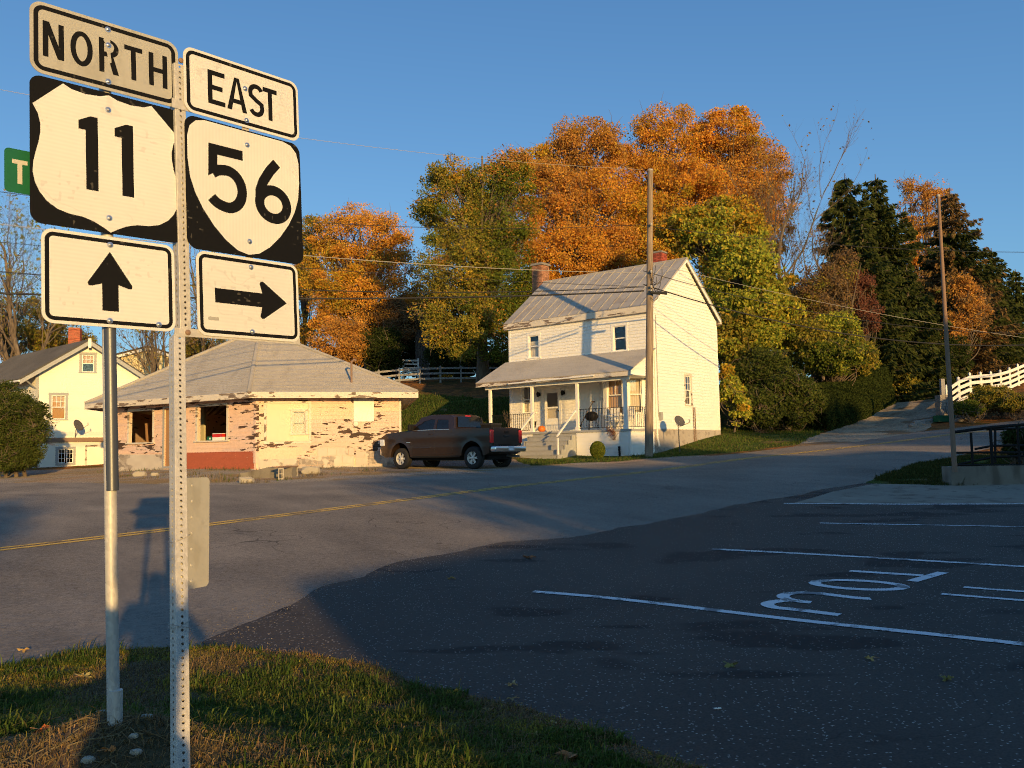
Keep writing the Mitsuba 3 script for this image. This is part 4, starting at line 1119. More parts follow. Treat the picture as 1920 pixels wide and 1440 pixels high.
w1 = rect(FA, 243, 772, 286, 829); w2 = rect(FA, 371, 763, 425, 825); dr_ = rect(FA, 309, 766, 322, 874); red = rect(FA, 340, 849, 477, 889); white_low = rect(FA, 203, 852, 308, 893)
wallA = Polygon([(0, z_at(*PB) - .3), (LA, z_at(*PA) - .4), (LA, EAVE), (0, EAVE)])
holes = unary_union([sbox(*w1), sbox(*w2), sbox(*dr_)])
prism(FA, wallA.difference(holes), -.14, -.002).put(part(st_, 'wall'), 'm_peach')
R_ = lambda r, c=0: sbox(r[0] - c, r[1] - c, r[2] + c, r[3] + c)
upA = wallA.intersection(sbox(.12, red[3], LA, EAVE)).difference(unary_union([R_(w1, .12), R_(w2, .13), R_(dr_, .1), sbox(white_low[0], 0, LA, white_low[3])]))
boards(st_, FA, upA, .158, 'm_peach', seg=2.3, seed=21, lip=.02, worn=(lambda a, z: .18 + .4 * (a > 5.8) + .25 * (z < 2.3), 'm_peach_worn'))
boards(st_, FA, sbox(.12, red[1] - .35, on(FA, 342), red[3]).difference(sbox(0, 0, on(FA, 437), red[1] + .12)), .25, 'm_redband', nm='red_board', seg=3.2, seed=22, lip=.012)
prism(FA, Polygon([(on(FA, 437), .5), (on(FA, 437), red[1] + .12), (.12, red[1] + .22), (.12, .5)]), -.001, .02).put(part(st_, 'exposed_foundation', 'patch of white rendered foundation'), 'm_stucco')
prism(FA, Polygon([(white_low[0], .4), (LA, .4), (LA, white_low[3]), (white_low[0], white_low[3] - .05)]), -.001, .03).put(part(st_, 'rendered_base', 'white rendered base of the left end'), 'm_stucco')
for w, sx in ((w1, .12), (w2, .12)):
    k = part(st_, 'window_opening', 'empty window opening without glass')
    mb = MB(); FA.box(mb, w[2], w[2] + sx, -.14, .03, w[1], w[3]); FA.box(mb, w[0] - sx, w[0], -.14, .03, w[1], w[3]); FA.box(mb, w[0] - sx, w[2] + sx, -.14, .035, w[3], w[3] + .1); mb.put(k + '__casing', 'm_trim')
    FA.one(k + '__sill', 'm_trim', w[0] - .18, w[2] + .18, -.14, .09, w[1] - .06, w[1])
k = part(st_, 'doorway'); mb = bars(FA, dr_[0] - .1, dr_[2] + .1, dr_[1] - .1, dr_[3] + .1, .0, .04, .1); mb.put(k + '__frame', 'm_grey_trim'); FA.one(k + '__leaf', 'm_wood', dr_[0], dr_[2], -.1, -.06, dr_[1], dr_[3])
# the facade to the right of the corner
wallB = Polygon([(0, z_at(*PB) - .3), (LB, z_at(*PC) - .4), (LB, EAVE), (0, EAVE)])
win3 = rect(FB, 549, 771, 573, 813); panel = rect(FB, 500, 757, 579, 827); sheet = rect(FB, 663, 746, 701, 790); stone = rect(FB, 595, 840, 664, 884); bl_ = rect(FB, 667, 846, 750, 880); low = rect(FB, 484, 861, 595, 884)
prism(FB, wallB.difference(R_(win3)), -.14, -.002).put(part(st_, 'wall'), 'm_peach')
upB = wallB.intersection(sbox(.12, low[3] - .02, LB - .08, EAVE)).difference(unary_union([R_(panel, .1), R_(sheet), R_(stone), R_(bl_)]))
boards(st_, FB, upB, .162, 'm_peach', seg=1.9, seed=23, lip=.022, worn=(lambda a, z: .10 + .95 * (a > 2.5) * (z < 2.9) + .55 * (a > 4.5) + .5 * (z < 2.0), 'm_peach_worn'))
prism(FB, R_(panel).difference(R_(win3, .03)), .0, .03).put(part(st_, 'boarded_panel', 'plain peach panel boarding a former shop window'), 'm_panel')
bars(FB, panel[0] - .1, panel[2] + .1, panel[1] - .1, panel[3] + .1, .0, .045, .095).put(part(st_, 'panel_trim'), 'm_trim')
window(st_, FB, win3[0], win3[2], win3[1], win3[3], case='m_trim', sash='m_trim', cw=.09, grid=((1, 1), (1, 1)), back='m_curtain', d=.03, lab='small sash window set in the boarded panel')
FB.one(part(st_, 'white_sheet', 'white board nailed over an opening'), 'm_white', sheet[0], sheet[2], .0, .035, sheet[1], sheet[3])
put(part(st_, 'vent_cap', 'round metal vent on the wall'), lathe([(.0, .09), (.1, .085), (.12, .05), (.12, .0)], 16, FB(on(FB, 667), .02, rect(FB, 660, 785, 670, 795)[1]), FB.d), 'm_galv', 40)
rng = np.random.default_rng(30)
for r, nm, nrow, ln in ((stone, 'foundation_stone', 3, .5), (bl_, 'foundation_block', 3, .42), (low, 'foundation_stone', 2, .6)):
    z0 = r[1] - .35; hh = (r[3] - z0) / (nrow + 1)
    for i in range(nrow + 1):
        a = r[0]
        while a < min(r[2], LB) - .03:
            b = min(a + ln * rng.uniform(.7, 1.3), r[2], LB)
            v = A(m3.Manifold.cube([b - a - .012, .1, hh - .012]).to_mesh().vert_properties[:, :3]); o_ = rng.uniform(0, .025)
            q = MB(); FB.box(q, a + .006, b - .006, -.01, .02 + o_, z0 + i * hh + .006, z0 + (i + 1) * hh - .006); q.put(part(st_, nm), 'm_stucco'); a = b
for fr, a0, a1, m_ in ((FA, -.02, .11, 'm_peach_worn'), (FB, -.02, .11, 'm_peach_worn'), (FB, LB - .08, LB + .02, 'm_trim'), (FA, LA - .1, LA, 'm_trim')):
    fr.one(part(st_, 'corner_board'), m_, a0, a1, -.002, .04, 1.2, EAVE)
for p, q in ((PC, PDp), (PDp, PE_), (PE_, PF_), (PF_, PA)):
    fr, L_ = facade(q, p); d_ = unit(q - p); nn = A([d_[1], -d_[0]]); nn = nn if np.dot(nn, (p + q) / 2 - A([-12, 43])) > 0 else -nn
    fr = Frame([*p, 0], d_, nn); prism(fr, sbox(0, .5, L_, EAVE), -.14, 0).put(part(st_, 'wall'), 'm_peach')
cen = A([-12, 43.2])
MB().raw([[*(cen + (p - cen) * .985), 1.2] for p in (PA, PB, PC, PDp, PE_, PF_)], [[0, 1, 2], [0, 2, 3], [0, 3, 4], [0, 4, 5]]).put(part(st_, 'floor'), 'm_room')
FA.one(part(st_, 'inner_wall', 'yellowed inner wall seen through the left opening'), 'm_roomwall', LA - 3.6, LA - .3, -2.6, -2.5, 1.2, EAVE - .1)
MB().box(FA(w1[2] - .28, -.9, 1.2), .12 * FA.a, .05 * FA.d, .25 * FA.a + A([0, 0, 1.9])).put(part(st_, 'leaning_board', 'brown board leaning inside the left opening'), 'm_wood')
MB().box(FA(w2[0] + .1, -1.9, 2.3), (w2[2] - w2[0] + .5) * FA.a + A([0, 0, -.5]), .05 * FA.d, [0, 0, .1]).put(part(st_, 'inner_beam'), 'm_wood')
# hipped roof with courses of shingles
OV = .62


def offset(poly, d): return [A(c) for c in Polygon(poly).buffer(d, join_style=2).exterior.coords[:-1]]


corners = offset([PA, PB, PC, PDp, PE_, PF_], OV)
order = [min(corners, key=lambda c: np.linalg.norm(c - p)) for p in (PA, PB, PC, PDp, PE_, PF_)]
order[2] = A(sight(783, 735, 36.6)[:2]); order[0] = A(sight(160, 752, 40.6)[:2])
zl = EAVE + .12; apex = sight(487, 619, 41.0)
sh_all = MB(); deck = part(st_, 'roof')
MBd = MB()
for i in range(6):
    p, q = order[i], order[(i + 1) % 6]; P0, P1 = A([*p, zl]), A([*q, zl])
    MBd.raw([P0, P1, apex], [[0, 1, 2]])
    e = unit(P1 - P0); n_ = unit(np.cross(P1 - P0, apex - P0)); n_ = n_ if n_[2] > 0 else -n_; s_ = unit(np.cross(n_, e)); s_ = s_ if s_[2] > 0 else -s_
    W_, Hh_ = np.linalg.norm(P1 - P0), np.dot(apex - P0, s_); xa = np.dot(apex - P0, e); st2 = .142; n = int(Hh_ / st2)
    rr = np.random.default_rng(40 + i)
    for k in range(n):
        f0, f1 = k / n, (k + 1) / n; l0, l1 = xa * f0, xa * f1; r0, r1 = W_ + (xa - W_) * f0, W_ + (xa - W_) * f1
        if i > 1: cuts = [l0, r0]
        else: cuts = [l0] + list(np.arange(l0 + rr.uniform(.1, .9), r0 - .1, .92)) + [r0]
        for a, b in zip(cuts[:-1], cuts[1:]):
            lift = .016 + rr.uniform(0, .007); t0 = max(l1, min(a, r1)); t1 = max(l1, min(b, r1)); y0, y1 = f0 * Hh_ - .01, f1 * Hh_
            pt = lambda x, y, h: P0 + e * x + s_ * y + n_ * h
            sh_all.raw([pt(a + .003, y0, lift), pt(b - .003, y0, lift), pt(t1, y1, .004), pt(t0, y1, .004), pt(a + .003, y0, 0), pt(b - .003, y0, 0)], [[0, 1, 2, 3], [4, 5, 1, 0]])
MBd.put(deck + '__deck', 'm_shingle_dark')
sh_all.put(part(deck, 'shingle', kind='stuff'), 'm_shingle')
for i in range(6):
    p, q = order[i], order[(i + 1) % 6]; P0, P1 = A([*p, zl]), A([*q, zl])
    e_ = unit(P1 - P0); nn = unit(A([e_[1], -e_[0], 0])); nn = nn if np.dot(nn[:2], (p + q) / 2 - cen) > 0 else -nn
    MB().box(P0 - A([0, 0, .24]) - nn * .02 - e_ * .02, P1 - P0 + e_ * .04, nn * .045, [0, 0, .25]).put(part(st_, 'fascia', 'peeling fascia board' if i < 2 else None), 'm_trim')
    b0 = A([-18.9, 41.]) if i == 0 else None
    MB().tube([P0 + A([0, 0, .03]), apex + A([0, 0, .05])], .085, 6).put(deck + f'__hip_cap_{i:03d}' if i else deck + '__hip_cap', 'm_shingle', True)
MB().raw([[*p, zl - .2] for p in order] + [[*cen, zl - .2]], [[i, (i + 1) % 6, 6] for i in range(6)]).put(part(st_, 'soffit'), 'm_trim')
vp = sight(659, 712, 36.75); MB().tube([vp - [0, 0, .4], vp + [0, 0, .75]], .045, 8).put(part(st_, 'vent_pipe', 'rusty vent pipe on the right roof slope'), 'm_rust', 40); MB().tube([vp + [0, 0, .75], vp + [.12, 0, .85], vp + [.2, 0, .8]], .05, 8).put(part(st_, 'vent_cowl'), 'm_rust', 40)
# boxes on the sill inside the right opening
t = thing('carton', 'red and white cardboard box standing in the right window opening', 'box')
FA.one(part(t, 'body'), 'm_clean_white', w2[0] + .42, w2[0] + 1.05, -.34, -.1, w2[1] + .002, w2[1] + .30); FA.one(part(t, 'red_band'), 'm_red', w2[0] + .415, w2[0] + 1.055, -.345, -.095, w2[1] + .14, w2[1] + .27)
t = thing('carton', 'small dark box beside the red one in the right window opening', 'box')
FA.one(part(t, 'body'), 'm_green_bin', w2[0] + 1.07, w2[0] + 1.4, -.32, -.1, w2[1] + .002, w2[1] + .17); FA.one(part(t, 'label_patch'), 'm_clean_white', w2[0] + 1.15, w2[0] + 1.25, -.1, -.097, w2[1] + .05, w2[1] + .12)
# concrete blocks, a broken slab and planks at the foot of the corner
def block(lab, c, rot, tilt=0):
    t = thing('concrete_block', lab, 'concrete block'); h_, w_, l_ = .4, .19, .2
    m = m3.Manifold.cube([w_, l_, h_]).translate([-w_ / 2, -l_ / 2, 0])
    for z in (.05, .215): m = m - m3.Manifold.cube([w_ * .66, l_ * 2, .135]).translate([-w_ * .33, -l_, z])
    m = m.rotate([tilt, 0, rot]).translate(list(map(float, c))); put(part(t, 'body'), m, 'm_block')
b1 = ground_at(527, 899); block('pale hollow concrete block standing on end before the derelict corner', b1, 12)
b2 = ground_at(551, 893); block('concrete block standing behind the first one at the derelict corner', b2, 60)
t = thing('plank', 'rusty plank lying across the two concrete blocks', 'plank'); pa, pb = b1 + A([-.1, 0, .402]), b2 + A([.15, .05, .402]); pb[2] = pa[2] + .0
MB().box(pa, pb - pa, unit(np.cross([0, 0, 1], pb - pa)) * .14, [0, 0, .05]).put(part(t, 'board'), 'm_rust')


def boulder(name, lab, cat, c, r, sq, mat, seed, group=None, sharp=1.0):
    m = trimesh.creation.icosphere(3); v = m.vertices
    v = v * (1 + (.5 * sharp) * (meshkit.fbm(v * 1.4 + seed * 3.1, 3, seed) - .5)[:, None] * 1.6) * A(sq) * r
    v = np.clip(v, -A(sq) * r * .82, A(sq) * r * .82)
    return put(thing(name, lab, cat, group), (v + A(c), m.faces), mat, 25)


sl = ground_at(497, 897); m = trimesh.creation.box([1.9, .7, .5]); m = m.subdivide().subdivide(); v = m.vertices.copy(); v += (meshkit.fbm(v * 3, 3, 3)[:, None] - .5) * .12; v[:, 2] += .18 * v[:, 0] * (v[:, 0] < .3); v[:, 2] = np.where(v[:, 2] > .3, .3, v[:, 2])
put(thing('broken_slab', 'broken grey concrete slab leaning at the derelict corner', 'slab'), (v + sl + [0, .5, .12], m.faces), 'm_concrete', 25)
for i, (px, py, r, lab) in enumerate(((462, 905, .22, 'angular pale stone at the left foot of the broken slab'), (583, 888, .3, 'pale stone by the blocks before the right facade'), (262, 893, .22, 'pale stone near the rendered base of the shop'), (290, 892, .14, 'small pale stone at the foot of the rendered base'))):
    boulder('stone', lab, 'stone', ground_at(px, py) + [0, 0, r * .3], r, (1.3, .9, .7), 'm_block', 50 + i)

# ---- the cream house on the left
lc = A([-27.3, 50.0]); ga_, sa_ = unit([.93, .37]), unit([-.75, .66]); gn = A([ga_[1], -ga_[0]])
lh = thing('house', 'cream gabled house at the left with grey trim and brick chimney', 'house')
LG = Frame([*lc, 0], ga_, gn); LW = on(LG, 262); zg = z_at(*lc) - .4
s_n = unit(A([-sa_[1], sa_[0]])); s_n = s_n if np.dot(s_n, -lc) > 0 else -s_n
LS = Frame([*lc, 0], sa_, s_n)
apz = on(LG, 170, 640); eZ = on(LG, 63, 700)[1]
gsh = Polygon([(0, zg), (LW, zg - .2), (LW, eZ), (apz[0], apz[1] - .15), (0, eZ)])
lw_ = [rect(LG, 97, 741, 122, 786), rect(LG, 154, 665, 176, 698), rect(LG, 109, 842, 137, 868)]
prism(LG, gsh.difference(unary_union([R_(r) for r in lw_])), -.15, -.002).put(part(lh, 'gable_wall'), 'm_cream')
k = part(lh, 'siding', kind='stuff'); sid = gsh.difference(unary_union([R_(r, .13) for r in lw_])); mb = MB(); z = zg; bot = on(LG, 120, 829)[1]; q_ = on(LG, 120, 821)[1]
while z < apz[1]:
    for p in polys(sid.intersection(sbox(-1, z, LW + 1, z + .14)).difference(sbox(-1, bot, LW + 1, q_))):
        v, f = tri(p); mb.raw(LG.many(np.c_[v[:, 0], .004 + .02 * (1 - (v[:, 1] - z) / .14), v[:, 1]]), f); mb.raw(LG.many([(v[:, 0].min(), .024, z), (v[:, 0].max(), .024, z), (v[:, 0].max(), 0, z), (v[:, 0].min(), 0, z)]), [[0, 1, 2, 3]])
    z += .14
mb.put(k, 'm_cream')
LG.one(part(lh, 'belt_board', 'weathered grey board above the basement'), 'm_rust', .05, LW, -.002, .12, bot, q_)
d_ = rect(LG, 162, 836, 197, 874); LG.one(part(lh, 'basement_door', 'plain cream basement door'), 'm_cream', d_[0] + .06, d_[2] - .06, .0, .05, d_[1], d_[3] - .05)
mb = bars(LG, d_[0] - .06, d_[2] + .06, d_[1] - .02, d_[3] + .05, .022, .06, .1); mb.put(part(lh, 'door_frame'), 'm_trim')
window(lh, LG, lw_[0][0], lw_[0][2], lw_[0][1], lw_[0][3], 'm_grey_trim', 'm_clean_white', .14, ((3, 2), (1, 1)), 'm_blind')
window(lh, LG, lw_[1][0], lw_[1][2], lw_[1][1], lw_[1][3], 'm_grey_trim', 'm_clean_white', .14, ((3, 2), (1, 1)), 'm_blind', (.5, 1))
bw = lw_[2]; bm = (bw[0] + bw[2]) / 2; k = part(lh, 'window', 'basement window with two six-pane casements')
bars(LG, bw[0] - .13, bw[2] + .13, bw[1] - .13, bw[3] + .13, .0, .045, .13).put(k + '__casing', 'm_grey_trim')
for x0, x1 in ((bw[0], bm - .03), (bm + .03, bw[2])):
    mb = bars(LG, x0, x1, bw[1], bw[3], -.05, -.01, .05); LG.box(mb, (x0 + x1) / 2 - .015, (x0 + x1) / 2 + .015, -.045, -.015, bw[1] + .05, bw[3] - .05)
    for i in (1, 2): z = bw[1] + (bw[3] - bw[1]) * i / 3; LG.box(mb, x0 + .05, x1 - .05, -.044, -.016, z - .015, z + .015)
    mb.put(part(k, 'sash'), 'm_clean_white')
    put(part(k, 'pane'), ([LG(x0 + .03, -.03, bw[1] + .03), LG(x1 - .03, -.03, bw[1] + .03), LG(x1 - .03, -.03, bw[3] - .03), LG(x0 + .03, -.03, bw[3] - .03)], [[0, 1, 2, 3]]), 'm_pane')
LL = 11.0
prism(LS, sbox(0, zg, LL, eZ), -.15, 0).put(part(lh, 'side_wall'), 'm_cream')
prism(Frame([*(lc + ga_ * LW), 0], sa_, -s_n), sbox(0, zg, LL, eZ), -.15, 0).put(part(lh, 'side_wall'), 'm_cream')
prism(Frame([*(lc + sa_ * LL), 0], ga_, -gn), gsh, -.15, 0).put(part(lh, 'back_wall'), 'm_cream')
LG.one(part(lh, 'corner_board'), 'm_grey_trim', -.02, .14, -.002, .045, zg, eZ)
sl_ = (apz[1] - eZ) / apz[0]
for x0, z0, x1, z1 in ((-.75, eZ - .75 * sl_ + .1, apz[0], apz[1]), (LW + .6, eZ - .6 * (apz[1] - eZ) / (LW - apz[0]) + .1, apz[0], apz[1])):
    a, b = LG(x0, .55, z0), LG(x1, .55, z1); back_ = A([*(sa_ * (LL + .8)), 0])
    up = unit(np.cross(b - a, back_)); up = up if up[2] > 0 else -up
    MB().box(a, b - a, back_, up * .07).put(part(lh, 'roof_slope'), 'm_shingle_dark')
    prism(LG, Polygon([(x0, z0 - .26), (x0, z0 - .01), (x1, z1 - .01), (x1, z1 - .26)]), .5, .548).put(part(lh, 'barge_board'), 'm_grey_trim')
a, b = LG(-.78, .5, eZ - .75 * sl_ + .05), LG(-.78, .5, eZ - .75 * sl_ + .05) + A([*(sa_ * LL), 0]); MB().tube([a, b], .06, 8).put(part(lh, 'gutter'), 'm_clean_white', 40)
MB().box(LG(-.05, .05, eZ - .9), [.09, 0, 0], [0, .09, 0], LG(-.5, .45, eZ - .45) - LG(-.05, .05, eZ - .9)).put(part(lh, 'eave_brace'), 'm_grey_trim')
MB().box(LG(apz[0] - .08, .55, apz[1] - .45), .16 * LG.a, .06 * LG.d, [0, 0, .55]).put(part(lh, 'finial_board'), 'm_clean_white')
k = part(lh, 'chimney'); co = sight(140.5, 640, 53.5); bricks(k + '__brick', -.33, .33, -.33, .33, co[2] - 1.2, sight(140.5, 615, 53.5)[2], .3, [co[0], co[1], 0], 9, (.40, .10, .05)); labels[k + '__brick'] = {'kind': 'stuff'}
dl = sight(146, 798, 49.6); wl_ = LG(on(LG, 141, 820)[0], .02, on(LG, 141, 820)[1])
dish('satellite_dish', 'small satellite dish fixed to the cream house above the basement', dl, [.95, -.25, .45], .34, wl_, sight(165, 797, 49.2))
# ---- the pale yellow gabled house behind
yh = thing('house', 'pale yellow gabled house half hidden behind the cream house', 'house'); yo = sight(226, 720, 66); yd = unit([.95, .3]); YF = Frame([yo[0], yo[1], 0], yd, [yd[1], -yd[0]]); yr = on(YF, 278, 655); ye = on(YF, 330, 672); zl_ = on(YF, 232, 668)[1]; yw = ye[0] + .3
ysh = Polygon([(0, 1), (yw, 1), (yw, ye[1] - .1), (yr[0], yr[1]), (0, zl_)])
prism(YF, ysh, -7, 0).put(part(yh, 'walls'), 'm_yellow_house')
for x0, z0, x1, z1 in ((-.5, zl_ - .15, yr[0], yr[1]), (yw + .5, ye[1] - .25, yr[0], yr[1])):
    a, b = YF(x0, .3, z0 + .12), YF(x1, .3, z1 + .12); up = unit(np.cross(b - a, -YF.d)); up = up if up[2] > 0 else -up
    MB().box(a, b - a, -7.6 * YF.d, up * .15).put(part(yh, 'roof_slope'), 'm_shingle_dark'); prism(YF, Polygon([(x0, z0 - .08), (x0, z0 + .13), (x1, z1 + .13), (x1, z1 - .08)]), .24, .3).put(part(yh, 'barge_board'), 'm_clean_white')
# ---- a grey outbuilding and a pale house among the trees on the slope
ob = thing('shed', 'narrow grey wooden shed among the trees above the paddock fence', 'shed'); o0, o1 = sight(779, 690, 69), sight(802, 690, 69.5); OF = Frame([o0[0], o0[1], 0], unit((o1 - o0)[:2]), [0, -1]); zt = sight(790, 592, 69)[2]; ow = np.linalg.norm((o1 - o0)[:2])
for i in range(5): OF.one(part(ob, 'wall_board'), 'm_old_wood', i * ow / 5 + .01, (i + 1) * ow / 5 - .01, -1.6, 0, 5.5, zt - .1 * (i % 2))
MB().box(OF(-.2, .2, zt), (ow + .4) * OF.a, -2 * OF.d, [0, 0, .12]).put(part(ob, 'roof'), 'm_shingle_dark')

# ------------------------------------------------------------------ the pickup truck
truck = thing('pickup_truck', 'dark brown extended-cab pickup parked nose in beside the derelict shop', 'truck')
tr_, tf_ = A([-1.42, 32.8]), A([-4.44, 35.0])       # under the rear and front wheels of the driver's side
hd = unit(tf_ - tr_); lf = A([-hd[1], hd[0]]); lf = lf if np.dot(lf, -tr_) > 0 else -lf      # lf: towards the camera side
WB = 3.645; WR = .42; HWD = 1.0
mid = (tr_ + tf_) / 2 - lf * (HWD - .14)
TZ = .865
tv = lambda p: np.c_[mid[0] + p[:, 0] * hd[0] + p[:, 1] * lf[0], mid[1] + p[:, 0] * hd[1] + p[:, 1] * lf[1], TZ + p[:, 2]]
_flip = hd[0] * lf[1] - hd[1] * lf[0] < 0


def tput(key, m, mat, smooth=False):
    if hasattr(m, 'to_mesh'): q = m.to_mesh(); v, f = A(q.vert_properties[:, :3], float), A(q.tri_verts)
    elif hasattr(m, 'vertices'): v, f = A(m.vertices), A(m.faces)
    else: v, f = m
    f = A(f); v = A(v, float) * ([1, 1, 1] if '__wheel' in key else [1, 1, 1.11])
    return put(key, (tv(A(v, float)), f[:, ::-1] if _flip else f), mat, smooth)


RX, FX = -WB / 2, WB / 2
prof = [(-2.62, .55), (-2.66, .75), (-2.66, 1.36), (-1.0, 1.38), (-.95, 1.40), (-.86, 1.82), (-.66, 1.90), (.38, 1.92), (.80, 1.85), (1.42, 1.36), (2.6, 1.28), (2.93, 1.16), (2.98, .95), (3.0, .55), (2.7, .42), (-2.4, .46)]
pp = Polygon(prof)
arch = lambda x: Point(x, WR).buffer(.52, 24)
def xpoly(poly, y0, y1):
    out = None
    for p in polys(poly):
        cs = m3.CrossSection([list(map(tuple, p.exterior.coords[:-1]))], m3.FillRule.NonZero)
        m = m3.Manifold.extrude(cs, y1 - y0).rotate([90, 0, 0]).translate([0, y1, 0]); out = m if out is None else out + m
    return out
body = xpoly(pp.difference(arch(RX)).difference(arch(FX)), -HWD, HWD)
body = body - m3.Manifold.cube([1.55, 1.7, .6]).translate([-2.56, -.85, .85])        # the load bed
glass_side = Polygon([(-.72, 1.37), (-.62, 1.76), (.28, 1.80), (.66, 1.74), (1.2, 1.37)])
gsplit = [glass_side.intersection(sbox(-2, 0, -.02, 3)), glass_side.intersection(sbox(.06, 0, 2, 3))]
for g in gsplit:
    for sy in (-1, 1): body = body - xpoly(g.buffer(-.02), min(sy * .9, sy * 1.2), max(sy * .9, sy * 1.2))
body = body.refine_to_length(.09)
def warp(v):
    v = v.copy(); z = v[:, 2]; x = v[:, 0]
    k = 1 - .17 * np.clip((z - 1.36) / .54, 0, 1) ** 1.0 * ((x > -1.05)) - .02 * np.clip((.75 - z) / .3, 0, 1) + .012 * np.exp(-((z - 1.1) / .12) ** 2)
    k -= .10 * np.clip((x - 2.3) / .7, 0, 1) ** 2
    fl = np.maximum(np.exp(-((np.hypot(x - RX, z - WR) - .54) / .05) ** 2), np.exp(-((np.hypot(x - FX, z - WR) - .54) / .05) ** 2)); k += .022 * fl * (z < 1.05)
    v[:, 1] *= k
    v[:, 2] += -.05 * (np.abs(v[:, 1]) / .9) ** 4 * (z > 1.6)
    return v
q = body.to_mesh(); tput(part(truck, 'body'), (warp(A(q.vert_properties[:, :3], float)), q.tri_verts), 'm_truckpaint', 28)
for g in gsplit:
    for sy in (-1, 1):
        m = xpoly(g.buffer(-.018), min(sy * .955, sy * .975), max(sy * .955, sy * .975)).refine_to_length(.1).to_mesh(); tput(part(truck, 'side_window'), (warp(A(m.vert_properties[:, :3], float)), m.tri_verts), 'm_tint', 30)
def quadplate(pts, th):
    P = A(pts, float); n = unit(np.cross(P[1] - P[0], P[3] - P[0])) * th; return np.vstack([P, P + n]), A([[0, 2, 1], [0, 3, 2], [4, 5, 6], [4, 6, 7], [0, 1, 5], [0, 5, 4], [1, 2, 6], [1, 6, 5], [2, 3, 7], [2, 7, 6], [3, 0, 4], [3, 4, 7]])
tput(part(truck, 'rear_window'), quadplate([(-.985, .80, 1.43), (-.985, -.80, 1.43), (-.905, -.70, 1.80), (-.905, .70, 1.80)], .02), 'm_tint')
tput(part(truck, 'windscreen'), quadplate([(1.38, .78, 1.42), (1.38, -.78, 1.42), (.91, -.68, 1.80), (.91, .68, 1.80)], .02), 'm_tint')
B_ = lambda nm, x0, x1, y0, y1, z0, z1, mat, lab=None, r=.012: tput(part(truck, nm, lab), m3.Manifold.batch_hull([m3.Manifold.sphere(r, 8).translate([x, y, z]) for x in (x0 + r, x1 - r) for y in (y0 + r, y1 - r) for z in (z0 + r, z1 - r)]), mat, 40)
B_('tailgate', -2.70, -2.655, -.79, .79, .80, 1.37, 'm_truckpaint'); B_('tailgate_handle', -2.715, -2.695, -.14, .14, 1.18, 1.26, 'm_iron'); B_('tailgate_badge', -2.708, -2.698, -.17, .17, 1.06, 1.13, 'm_dark')
B_('rear_bumper', -2.92, -2.66, -.98, .98, .56, .76, 'm_chrome', r=.05); B_('bumper_step', -2.9, -2.7, -.4, .4, .757, .775, 'm_dark'); B_('number_plate', -2.935, -2.915, -.16, .16, .60, .75, 'm_plate', 'pale number plate on the rear bumper')
B_('front_bumper', 2.86, 3.06, -.9, .9, .48, .78, 'm_chrome', r=.06); B_('grille', 2.93, 3.0, -.55, .55, .8, 1.1, 'm_iron')
for sy in (1, -1):
    y0, y1 = (.80, .995) if sy > 0 else (-.995, -.80)
    B_('tail_light', -2.72, -2.6, y0, y1, .86, 1.30, 'm_tail', r=.03); B_('headlight', 2.72, 2.97, y0 - .02 * (sy > 0), y1 + .0, .84, 1.08, 'm_plate', r=.03)
    yy = lambda a, b: (a, b) if sy > 0 else (-b, -a)
    B_('door_handle', .12, .32, *yy(.985, 1.03), 1.19, 1.23, 'm_truckpaint'); B_('mirror', 1.08, 1.22, *yy(.98, 1.24), 1.36, 1.58, 'm_iron', r=.04)
    B_('rocker', -1.2, 1.25, *yy(.93, .985), .40, .47, 'm_iron')
    for x0, x1, z0, z1 in ((-.86, -.845, .52, 1.36), (.015, .03, .56, 1.36), (1.22, 1.235, .56, 1.32), (-.845, 1.22, .52, .53)): B_('door_seam', x0, x1, *yy(.995, 1.004), z0, z1, 'm_dark', r=.003)
    B_('window_trim', -.72, 1.2, *yy(.985, 1.0), 1.355, 1.375, 'm_chrome', r=.004); B_('side_moulding', .2, 1.1, *yy(.99, 1.012), .72, .76, 'm_truckpaint', r=.008); B_('badge', 1.28, 1.5, *yy(.985, 1.008), .93, .96, 'm_chrome', r=.004)
B_('brake_light', -.86, -.82, -.16, .16, 1.81, 1.85, 'm_tail', r=.01)
B_('underbody', -2.3, 2.5, -.6, .6, .3, .5, 'm_iron'); tput(part(truck, 'exhaust'), MB().tube([[-2.3, -.55, .42], [-2.85, -.6, .4]], .04, 10).mesh(), 'm_chrome', 40)
for x in (RX, FX):
    for sy in (1, -1):
        wk = part(truck, 'wheel'); c = (x, sy * (HWD - .14), WR)
        tput(wk + '__tyre', lathe([(.24, -.13), (.33, -.135), (.395, -.12), (.42, -.09), (.42, .09), (.395, .12), (.33, .135), (.24, .13)], 40, c, (0, sy, 0)), 'm_rubber', 40)
        tput(wk + '__rim', lathe([(.25, -.1), (.235, .06), (.262, .125), (.245, .13), (.22, .06), (.20, -.02)], 32, c, (0, sy, 0)), 'm_rim', 40)
        tput(wk + '__brake', lathe([(.001, -.03), (.2, -.03), (.2, -.06)], 24, c, (0, sy, 0)), 'm_iron', 40)
        mb = MB()
        for k in range(12):
            a_ = (k // 2) * np.pi / 3 + (.14 if k % 2 else -.14); d_ = A([math.cos(a_), 0, math.sin(a_)]); p_ = A([-math.sin(a_), 0, math.cos(a_)])
            mb.box(A(c) + d_ * .04 - p_ * .016 + A([0, sy * .05, 0]), d_ * .205, p_ * .032, [0, sy * .045, 0])
        tput(wk + '__spokes', mb.mesh(), 'm_rim'); tput(wk + '__hub', lathe([(.001, .13), (.05, .125), (.065, .09), (.065, .02)], 20, c, (0, sy, 0)), 'm_rim', 40)
